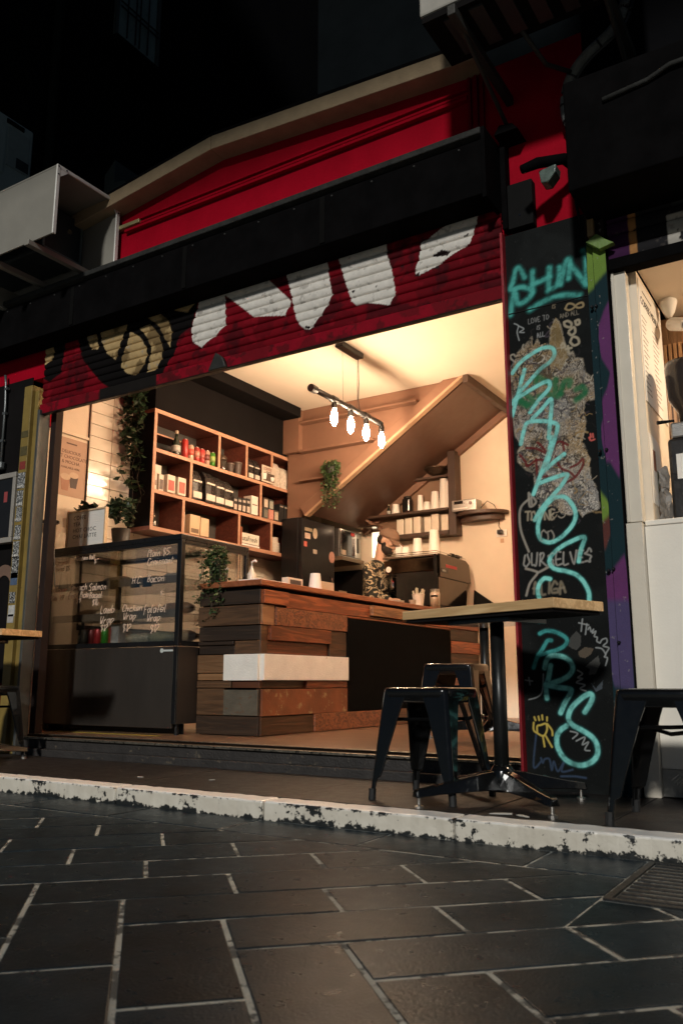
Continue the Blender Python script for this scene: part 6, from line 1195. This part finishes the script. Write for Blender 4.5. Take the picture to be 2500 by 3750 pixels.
o = thing('roof_unit', 'small grey metal roof unit peeping over the red parapet', 'roof unit', (-5.7, 5, 3.6)); mk('casing', prism(B(), [(-5.85, 3.6), (-5.55, 3.6), (-5.55, 5.15), (-5.70, 5.18), (-5.71, 5.42), (-5.84, 5.30)], 'Y', 5.0, 5.3), mat('dim grey metal', (.06, .075, .075), .5), o)
# ------------------------------------------------------------------ upper right: aircon, pipes, lamp, boxes
a3 = thing('aircon_unit', 'air conditioner on a wall bracket above the right end of the red fascia', 'air conditioner', (-1.0, 3.4, 3.66)); mk('casing', box(B(), -1.56, -.55, 3.2, 3.56, 3.665, 4.3), mat('pale aircon', (.36, .34, .30), .5, bump=.1), a3, bevel=.01); mk('base_tray', box(B(), -1.55, -.56, 3.21, 3.55, 3.63, 3.664), m_blackp, a3)
mat_gr = mat('grimy bracket', (.05, .047, .042), .6, .3, var=.4, bump=.3)
for x in (-1.40, -.75): mk('bracket', box(B(), x, x + .04, 3.17, 3.935, 3.575, 3.628), mat_gr, a3, bevel=.004); mk('strut', tube(B(), [(x + .02, 3.92, 3.20 + .2), (x + .02, 3.3, 3.59)], .012, 6), mat_gr, a3)
for k in range(7): mk('fin', box(B(), -1.45 + .13 * k, -1.38 + .13 * k, 3.24, 3.5, 3.618, 3.6295), mat('tray fin', (.03, .03, .03), .5), a3)
mk('drain_pipe', tube(B(), [(-1.15, 3.5, 3.62), (-1.10, 3.7, 3.55), (-.95, 3.9, 3.55)], .012, 8), mat_gr, a3, smooth=True)
pp = thing('pipe_bundle', 'lagged grey pipe bundle curving over the next shutter box', 'pipe', (-.9, 3.88, 3.4)); m_lag = mat('grey lagging', (.16, .17, .165), .65, var=.35, scale=20, bump=.4)
pa = [(-.66, 3.80, 4.1), (-.70, 3.80, 3.86), (-.735, 3.80, 3.74), (-.80, 3.80, 3.66), (-.93, 3.82, 3.60), (-1.02, 3.85, 3.53), (-1.055, 3.87, 3.43), (-1.055, 3.88, 3.34), (-1.03, 3.88, 3.27)]
pa = [tuple(p) for p in smooth_line(pa, 5)]; mk('lagging', tube(B(), pa, .033, 10), m_lag, pp, smooth=True); mk('cable', tube(B(), [(p[0] + .03, p[1] - .02, p[2] - .035) for p in pa], .009, 6), m_black, pp)
for i in (6, 12, 17, 24, 31, 36):
    a, b = Vector(pa[i]), Vector(pa[min(i + 1, len(pa) - 1)]); mk('tie', tube(B(), [a, a + (b - a).normalized() * .010], .0355, 10), m_black, pp)
fl_ = thing('flood_lamp', 'dark unlit wall lamp with small greenish glass over the pillar', 'lamp', (-1.12, 3.8, 3.0)); mk('arm', tube(B(), [(-1.24, 3.66, 2.985), (-1.17, 3.70, 3.02), (-1.06, 3.78, 3.05), (-1.03, 3.93, 3.05)], [.022, .028, .028, .02], 10), m_hous, fl_, smooth=True); mk('glass', prism(B(), [(-1.175, 2.99), (-1.085, 3.0), (-1.09, 2.96), (-1.13, 2.915), (-1.165, 2.92)], 'Y', 3.72, 3.80), mat('greenish glass', (.12, .16, .14), .2, var=.6, scale=30), fl_, bevel=.006); mk('cable', tube(B(), [(-1.06, 3.86, 3.05), (-1.05, 3.90, 2.9), (-1.03, 3.915, 2.7)], .008, 6), m_black, fl_)
eb = thing('meter_box', 'flat dark meter box on the red wall above the pillar', 'box', (-1.34, 3.9, 2.81)); mk('casing', box(B(), -1.40, -1.265, 3.88, 3.938, 2.815, 3.07), mat('dark grey box', (.010, .010, .010), .8, bump=.1, spec=.05), eb, bevel=.004); mk('bolt', lathe(B(), [(.006, 0), (.005, -.004)], (-1.335, 3.88, 2.88), 8, 'Y'), m_chrome, eb); mk('channel', box(B(), -1.43, -1.401, 3.87, 3.938, 2.82, 3.33), m_hous, eb, bevel=.003); mk('hood', prism(B(), [(-1.43, 3.331), (-1.30, 3.331), (-1.33, 3.37), (-1.40, 3.38)], 'Y', 3.80, 3.938), m_hous, eb)
# ================================================================== NEXT SHOP
ns = thing('next_shutter', 'black roller shutter of the next shop with purple and orange painted slats', 'shutter', (0, 3.9, 2.44))
cv2 = Canvas(-.905, 1.2, 2.50, 2.98, 300, 71, (.016, .015, .017)); cv2.put((cv2.X < -.80) & (cv2.Z > 2.44), (.045, .012, .05)); q = cv2.noise(14, 51)
cv2.put((np.abs(cv2.X + .785) < .018) * (q > .35), (.42, .20, .07)); cv2.put(((cv2.X > -.63) & (cv2.X < -.5) & (cv2.Z < 2.66)) * (q > .42), (.45, .42, .37)); cv2.put(((cv2.X > -.60) & (cv2.Z > 2.70)) * .8, (.04, .045, .043)); cv2.put((cv2.noise(30, 53) > .72) * .35, (.12, .10, .09))
for k in range(7):
    P = np.zeros((11, 300, 3)); P[..., 0] = np.linspace(-.905, 1.2, 300)[None]; P[..., 1] = (3.9 + prof)[:, None]; P[..., 2] = (2.50 + (k + np.linspace(0, 1, 11) * .985) * .0685)[:, None]; P -= np.array(ORG[ns.name]); link('slat', grid_mesh('slat_b', P, cv2.C[k * 10:k * 10 + 11]), m_shpaint, ns)
mk('bottom_bar', box(B(), -.905, 1.2, 3.87, 3.95, 2.44, 2.499), m_hous, ns, bevel=.004); mk('housing', box(B(), -.985, 1.6, 3.55, 3.94, 2.72, 3.29), m_hous, ns, bevel=.008); mk('conduit', tube(B(), [(-.8, 3.54, 3.12), (-.6, 3.54, 3.14), (-.5, 3.53, 3.17), (-.42, 3.53, 3.17)], .012, 8), m_lip, ns, smooth=True); mk('tan_strip', box(B(), -.985, -.955, 3.84, 3.867, 2.63, 2.93), mat('tan paint', (.30, .19, .08), .5, var=.3), ns)
wf = thing('white_door_frame', 'cream painted door frame post of the next shop', 'door frame', (-.86, 3.93, 0)); m_cw = mat('cream gloss paint', (.66, .60, .50), .35, var=.08, scale=6, bump=.08, wear=(.30, .26, .2), wamt=.08)
mk('post', box(B(), -.905, -.835, 3.905, 3.975, 1.203, 2.438), m_cw, wf, bevel=.004); mk('post', box(B(), -.910, -.838, 3.90, 3.975, 0, 1.20), m_cw, wf, bevel=.004); mk('beading', box(B(), -.898, -.888, 3.895, 3.904, 1.205, 2.436), m_cw, wf)
nc_ = thing('next_counter', 'white counter front of the next shop with checker plate kick strip', 'counter', (-.3, 4.0, 0)); m_wp = mat('white laminate', (.82, .77, .68), .35, var=.10, scale=4, bump=.08, wear=(.30, .26, .21), wamt=.16)
mk('front_panel', box(B(), -.836, 1.5, 3.945, 3.965, .12, 1.185), m_wp, nc_); mk('worktop', box(B(), -.834, 1.5, 3.94, 4.40, 1.187, 1.212), m_wp, nc_, bevel=.004); mk('kick_plate', box(B(), -.836, 1.5, 3.935, 3.964, .005, .118), mat('checker plate', (.28, .27, .25), .4, .6, bump=.2), nc_)
for k in range(8):
    for j in range(4):
        for s in (0,): mk('tread_bar', prism(B(), [(-.80 + k * .058 + j * .010, .075 - j * .008), (-.80 + k * .058 + j * .010 + .030, .100 - j * .008), (-.80 + k * .058 + j * .010 + .032, .097 - j * .008), (-.80 + k * .058 + j * .010 + .002, .072 - j * .008)], 'Y', 3.933, 3.936), m_chrome, nc_)
m_nw = mat('warm white interior', (.70, .61, .49), .7, var=.05, bump=.04)
nl = mk('next_wall', box(B(), -.90, -.80, 3.98, 4.52, 0, 2.46), m_nw); tag(nl, kind='structure'); nce = mk('next_ceiling', box(B(), -.795, 2.5, 3.98, 6, 2.47, 2.55), m_nw); tag(nce, kind='structure'); nf = mk('next_floor', box(B(), -.8, 2.5, 3.98, 6, -.05, .02), m_foot); tag(nf, kind='structure')
nb = mk('next_back_wall', box(B(), -.88, 2.5, 4.66, 4.76, 0, 2.465), wood('backing timber', (.22, .11, .05), (.30, .16, .08), 'Z')); tag(nb, kind='structure')
m_slat = wood('orange slat', (.42, .22, .10), (.54, .31, .16), 'Z', .5, orand=.12); sm = None
for k, x in enumerate(np.arange(-.87, .3, .026)):
    if sm is None: o = mk('timber_slat', box(B(), 0, .016, 0, .018, 0, 2.28), m_slat, nb, world=False, bevel=.002); sm = o.data
    else: o = link('timber_slat', sm, None, nb)
    o.location = (x, 4.641, .03)
nm = thing('coffee_menu', 'white coffee menu sheet on the inner side wall of the next shop', 'menu', (-.8, 4.2, 1.77)); mk('sheet', box(B(), -.799, -.796, 4.0, 4.50, 1.80, 2.43), m_white, nm); text('lettering', 'COFFEE MENU', .058, m_ink, nm, (-.7955, 4.02, 2.31), '+X'); mk('line', box(B(), -.7958, -.7952, 4.07, 4.27, 2.385, 2.391), m_ink, nm)
for k in range(16):
    for (y, w) in ((4.02, .12), (4.25, .15)): mk('print_line', box(B(), -.7958, -.7952, y, y + w * random.uniform(.5, 1), 2.24 - k * .026, 2.246 - k * .026), mat('grey print', (.3, .28, .26), .7), nm)
np_ = thing('small_poster', 'small photo poster on the inner side wall below the coffee menu', 'poster', (-.8, 4.1, 1.3)); mk('sheet', box(B(), -.799, -.797, 3.99, 4.22, 1.30, 1.64), m_white, np_); mk('picture', box(B(), -.7968, -.7955, 4.05, 4.10, 1.47, 1.57), mat('picture red', (.25, .10, .06), .6, var=.6, scale=30), np_); mk('picture', box(B(), -.7968, -.7955, 4.11, 4.16, 1.37, 1.48), mat('picture green', (.06, .09, .05), .6, var=.6, scale=30), np_)
sc_ = thing('security_camera', 'white security camera on the ceiling of the next shop', 'camera', (-.66, 4.3, 2.3)); mk('mount', lathe(B(), [(.04, 2.468), (.045, 2.45), (.03, 2.40), (.012, 2.37)], (-.735, 4.42, 0), 12), m_white, sc_, smooth=True); mk('body', tube(B(), [(-.73, 4.42, 2.33), (-.64, 4.33, 2.275)], .035, 14), m_white, sc_, bevel=.006); mk('lens', tube(B(), [(-.642, 4.332, 2.276), (-.636, 4.326, 2.2725)], .024, 14), m_dark, sc_)
gr_ = thing('coffee_grinder', 'black coffee grinder with tall hopper on the next shop counter', 'grinder', (-.62, 4.15, 1.213)); mk('body', box(B(), -.735, -.52, 4.08, 4.27, 1.213, 1.62), mat('grinder black', (.02, .018, .017), .3, .2), gr_, bevel=.015); mk('collar', box(B(), -.72, -.54, 4.09, 4.26, 1.621, 1.70), m_steel, gr_, bevel=.01); mk('hopper', lathe(B(), [(.05, 1.70), (.055, 1.76), (.095, 1.83), (.105, 1.98), (.10, 2.01), (.04, 2.02)], (-.635, 4.17, 0), 16), mat('smoked hopper', (.03, .022, .018), .15), gr_, smooth=True); mk('lever', tube(B(), [(-.70, 4.1, 1.71), (-.77, 4.06, 1.70)], [.006, .010], 8), m_dark, gr_); mk('dial_plate', box(B(), -.70, -.64, 4.0775, 4.0795, 1.42, 1.54), m_white, gr_)
pb = thing('paper_bag', 'crumpled grey plastic bag hung beside the coffee grinder', 'bag', (-.72, 4.12, 1.22)); bm = B(); ell(bm, (-.765, 4.10, 1.30), (.030, .03, .085), seg=12, rings=9); ell(bm, (-.765, 4.10, 1.43), (.024, .022, .06), seg=12, rings=7)
for v in bm.verts: v.co += Vector((random.gauss(0, .006), random.gauss(0, .006), random.gauss(0, .004)))
mk('bag', bm, mat('crumpled grey plastic', (.20, .18, .16), .4, bump=.4), pb)
nlamp = thing('ceiling_lamp', 'round lit ceiling lamp of the next shop behind its shutter', 'lamp', (0.1, 4.25, 2.45)); mk('diffuser', lathe(B(), [(.10, 2.468), (.10, 2.445), (.07, 2.435)], (.1, 4.3, 0), 16), mat('lit diffuser', (.9, .85, .75), .5, bump=0, emit=(1., .76, .50), estr=260.), nlamp)
# ================================================================== BARISTA
def organic(name, bm, m, parent, vox=.011, sm_=4):
    o = mk(name, bm, m, parent); r = o.modifiers.new('remesh', 'REMESH'); r.mode = 'VOXEL'; r.voxel_size = vox; r.use_smooth_shade = True; s = o.modifiers.new('smooth', 'SMOOTH'); s.iterations = sm_; s.factor = .5; return o
m_skin = mat('skin', (.52, .31, .21), .5, var=.12, scale=10, bump=.05)
pe = thing('person', 'barista in a brown cap and camouflage shirt bending over the coffee machine', 'person', (-4.40, 7.74, FZ))
PY = 7.74; hc = Vector((-4.275, PY, 1.955)); rot = Matrix.Rotation(R(24), 3, 'Y')
def H(x, y, z): return hc + rot @ Vector((x, y, z))
bm = B()
ell(bm, H(-.005, 0, .03), (.105, .080, .105), rot); ell(bm, H(.025, 0, -.055), (.075, .062, .085), rot); ell(bm, H(.055, 0, -.105), (.038, .040, .030), rot)
capsule(bm, H(.098, 0, .02), H(.128, 0, -.038), .012, .018, 3); ell(bm, H(.112, 0, -.046), (.018, .022, .013), rot); ell(bm, H(.092, 0, .032), (.022, .055, .016), rot); ell(bm, H(.098, 0, -.078), (.013, .026, .007), rot); ell(bm, H(.094, 0, -.094), (.014, .024, .008), rot)
for s in (-1, 1): ell(bm, H(-.012, s * .082, -.012), (.020, .010, .034), rot); ell(bm, H(.075, s * .042, -.02), (.028, .026, .022), rot)
capsule(bm, H(-.045, 0, -.07), (-4.375, PY, 1.70), .060, .070, 5)
capsule(bm, (-4.42, PY, 1.62), (-4.43, PY, 1.25), .14, .125, 6)
ell(bm, (-4.43, PY, 1.12), (.13, .17, .13))
for s in (-1, 1):
    sh_ = (-4.385, PY + s * .185, 1.635); el_ = (-4.335, PY + s * .235, 1.355); wr = (-4.135, PY + s * .19 - .03, 1.305)
    capsule(bm, (-4.40, PY + s * .08, 1.64), sh_, .085, .065, 3); capsule(bm, sh_, el_, .058, .045, 6); capsule(bm, el_, wr, .043, .028, 6)
    capsule(bm, (-4.43, PY + s * .095, 1.10), (-4.42, PY + s * .10, .64), .088, .06, 6); capsule(bm, (-4.42, PY + s * .10, .64), (-4.45, PY + s * .10, .22), .056, .04, 6); capsule(bm, (-4.45, PY + s * .10, .18), (-4.27, PY + s * .115, .165), .04, .032, 4)
    pc = Vector(wr) + Vector((.05, 0, -.004)); ell(bm, pc, (.046, .036, .017))
    for f_, (oy, L_, dz) in enumerate(((-.027, .055, 0), (-.009, .066, .004), (.010, .062, .004), (.027, .048, 0))):
        a = pc + Vector((.036, oy, .002 + dz)); b_ = a + Vector((L_ * .5, oy * .12, -.006)); c2 = b_ + Vector((L_ * .32, 0, -.022)); capsule(bm, a, b_, .0095, .009, 2); capsule(bm, b_, c2, .009, .0075, 2)
    a = pc + Vector((-.018, -s * .034, -.002)); b_ = a + Vector((.035, -s * .022, -.014)); capsule(bm, a, b_, .012, .0105, 2); capsule(bm, b_, b_ + Vector((.028, s * .004, -.012)), .0105, .0085, 2)
organic('body', bm, m_skin, pe, .0085, 3)
# shirt
def camo():
    m, t, b = base('camouflage cloth'); L = t.links.new; tc = nd(t, 'ShaderNodeTexCoord'); mp = nd(t, 'ShaderNodeMapping'); mp.inputs['Scale'].default_value = (5.5, 5.5, 8.5); L(tc.outputs['Object'], mp.inputs[0])
    n = nd(t, 'ShaderNodeTexNoise'); n.inputs['Scale'].default_value = 1.5; n.inputs['Detail'].default_value = 2.5; n.inputs['Distortion'].default_value = 1.4; L(mp.outputs[0], n.inputs['Vector'])
    cr = nd(t, 'ShaderNodeValToRGB'); cr.color_ramp.interpolation = 'CONSTANT'; e = cr.color_ramp.elements; e[0].position = 0; e[0].color = (.012, .013, .010, 1); e[1].position = .47; e[1].color = (.035, .034, .022, 1)
    for p, c_ in ((.52, (.46, .37, .24, 1)), (.60, (.015, .016, .012, 1)), (.66, (.34, .28, .19, 1))): x = e.new(p); x.color = c_
    L(n.outputs['Fac'], cr.inputs[0]); L(cr.outputs[0], b.inputs['Base Color']); b.inputs['Roughness'].default_value = .85
    return m
bm = B()
capsule(bm, (-4.405, PY, 1.61), (-4.425, PY, 1.22), .162, .150, 6); capsule(bm, (-4.385, PY, 1.685), (-4.40, PY, 1.60), .085, .12, 3)
ell(bm, (-4.43, PY, 1.10), (.155, .19, .14)); ell(bm, (-4.40, PY, 1.56), (.135, .205, .13))
for s in (-1, 1):
    sh_ = (-4.385, PY + s * .190, 1.635); el_ = (-4.335, PY + s * .238, 1.355); wr = (-4.165, PY + s * .195 - .02, 1.31)
    capsule(bm, (-4.40, PY + s * .08, 1.635), sh_, .105, .088, 3); capsule(bm, sh_, el_, .082, .068, 7); capsule(bm, el_, wr, .066, .046, 6)
organic('shirt', bm, camo(), pe, .011, 4)
bm = B(); ell(bm, (-4.43, PY, 1.04), (.15, .185, .13))
for s in (-1, 1): capsule(bm, (-4.43, PY + s * .095, 1.05), (-4.42, PY + s * .10, .64), .105, .078, 6); capsule(bm, (-4.42, PY + s * .10, .64), (-4.45, PY + s * .10, .20), .076, .062, 6)
organic('trousers', bm, mat('black trousers', (.012, .012, .014), .8), pe, .014)
for s in (-1, 1):
    bm = B(); capsule(bm, (-4.455, PY + s * .10, .19), (-4.26, PY + s * .115, .175), .05, .042, 5); box(bm, -4.51, -4.215, PY + s * .11 - .05, PY + s * .11 + .05, FZ + .001, FZ + .03); organic('shoe', bm, mat('black shoes', (.015, .015, .015), .5), pe, .012)
m_hair = mat('dark hair', (.022, .014, .010), .75, var=.4, scale=60, bump=.8, bscale=200)
bm = B(); ell(bm, H(.03, 0, -.085), (.078, .070, .062), rot); ell(bm, H(.058, 0, -.118), (.044, .046, .034), rot); ell(bm, H(.0, 0, -.04), (.045, .084, .055), rot)
organic('beard', bm, m_hair, pe, .008, 2)
bm = B(); ell(bm, H(-.045, 0, -.005), (.078, .084, .075), rot); organic('hair', bm, m_hair, pe, .009, 2)
for s in (-1, 1): ell_o = mk('eye', ell(B(), H(.094, s * .032, .008), (.010, .013, .010), rot), mat('eye white', (.6, .55, .5), .3, bump=0), pe, smooth=True)
m_cap = mat('brown cap cloth', (.20, .12, .078), .85, var=.15, scale=20, bump=.35, bscale=260)
bm = B(); rings = []
for i in range(8):
    f = i / 7; a = f * math.pi / 2; rad = math.cos(a) ** .7
    rings.append([H(-.002 + math.cos(t_) * .122 * rad, math.sin(t_) * .094 * rad, .035 + .105 * math.sin(a)) for t_ in np.linspace(0, 2 * math.pi, 25)[:-1]])
vs_ = [[bm.verts.new(p) for p in r_] for r_ in rings[:-1]]; tp = bm.verts.new(H(-.002, 0, .141))
for i in range(6):
    for k in range(24): bm.faces.new((vs_[i][k], vs_[i][(k + 1) % 24], vs_[i + 1][(k + 1) % 24], vs_[i + 1][k]))
for k in range(24): bm.faces.new((vs_[6][k], vs_[6][(k + 1) % 24], tp))
cap_ = mk('cap', bm, m_cap, pe, smooth=True); so = cap_.modifiers.new('solid', 'SOLIDIFY'); so.thickness = .004
bm = B(); a_ = np.linspace(-1.15, 1.15, 15); up = []; 
inner = [H(-.002 + math.cos(q) * .120, math.sin(q) * .092, .040) for q in a_]; mid_ = [H(.035 + math.cos(q) * .125, math.sin(q) * .090, .030 - .012 * abs(q)) for q in a_]; outer = [H(.075 + math.cos(q) * .135, math.sin(q) * .082, .012 - .020 * abs(q)) for q in a_]
V = [[bm.verts.new(p) for p in r_] for r_ in (inner, mid_, outer)]
for i in range(2):
    for k in range(14): bm.faces.new((V[i][k], V[i][k + 1], V[i + 1][k + 1], V[i + 1][k]))
br = mk('brim', bm, m_cap, cap_, smooth=True); so = br.modifiers.new('solid', 'SOLIDIFY'); so.thickness = .004
mk('button', ell(B(), H(-.002, 0, .143), (.010, .010, .006)), m_cap, cap_, smooth=True)
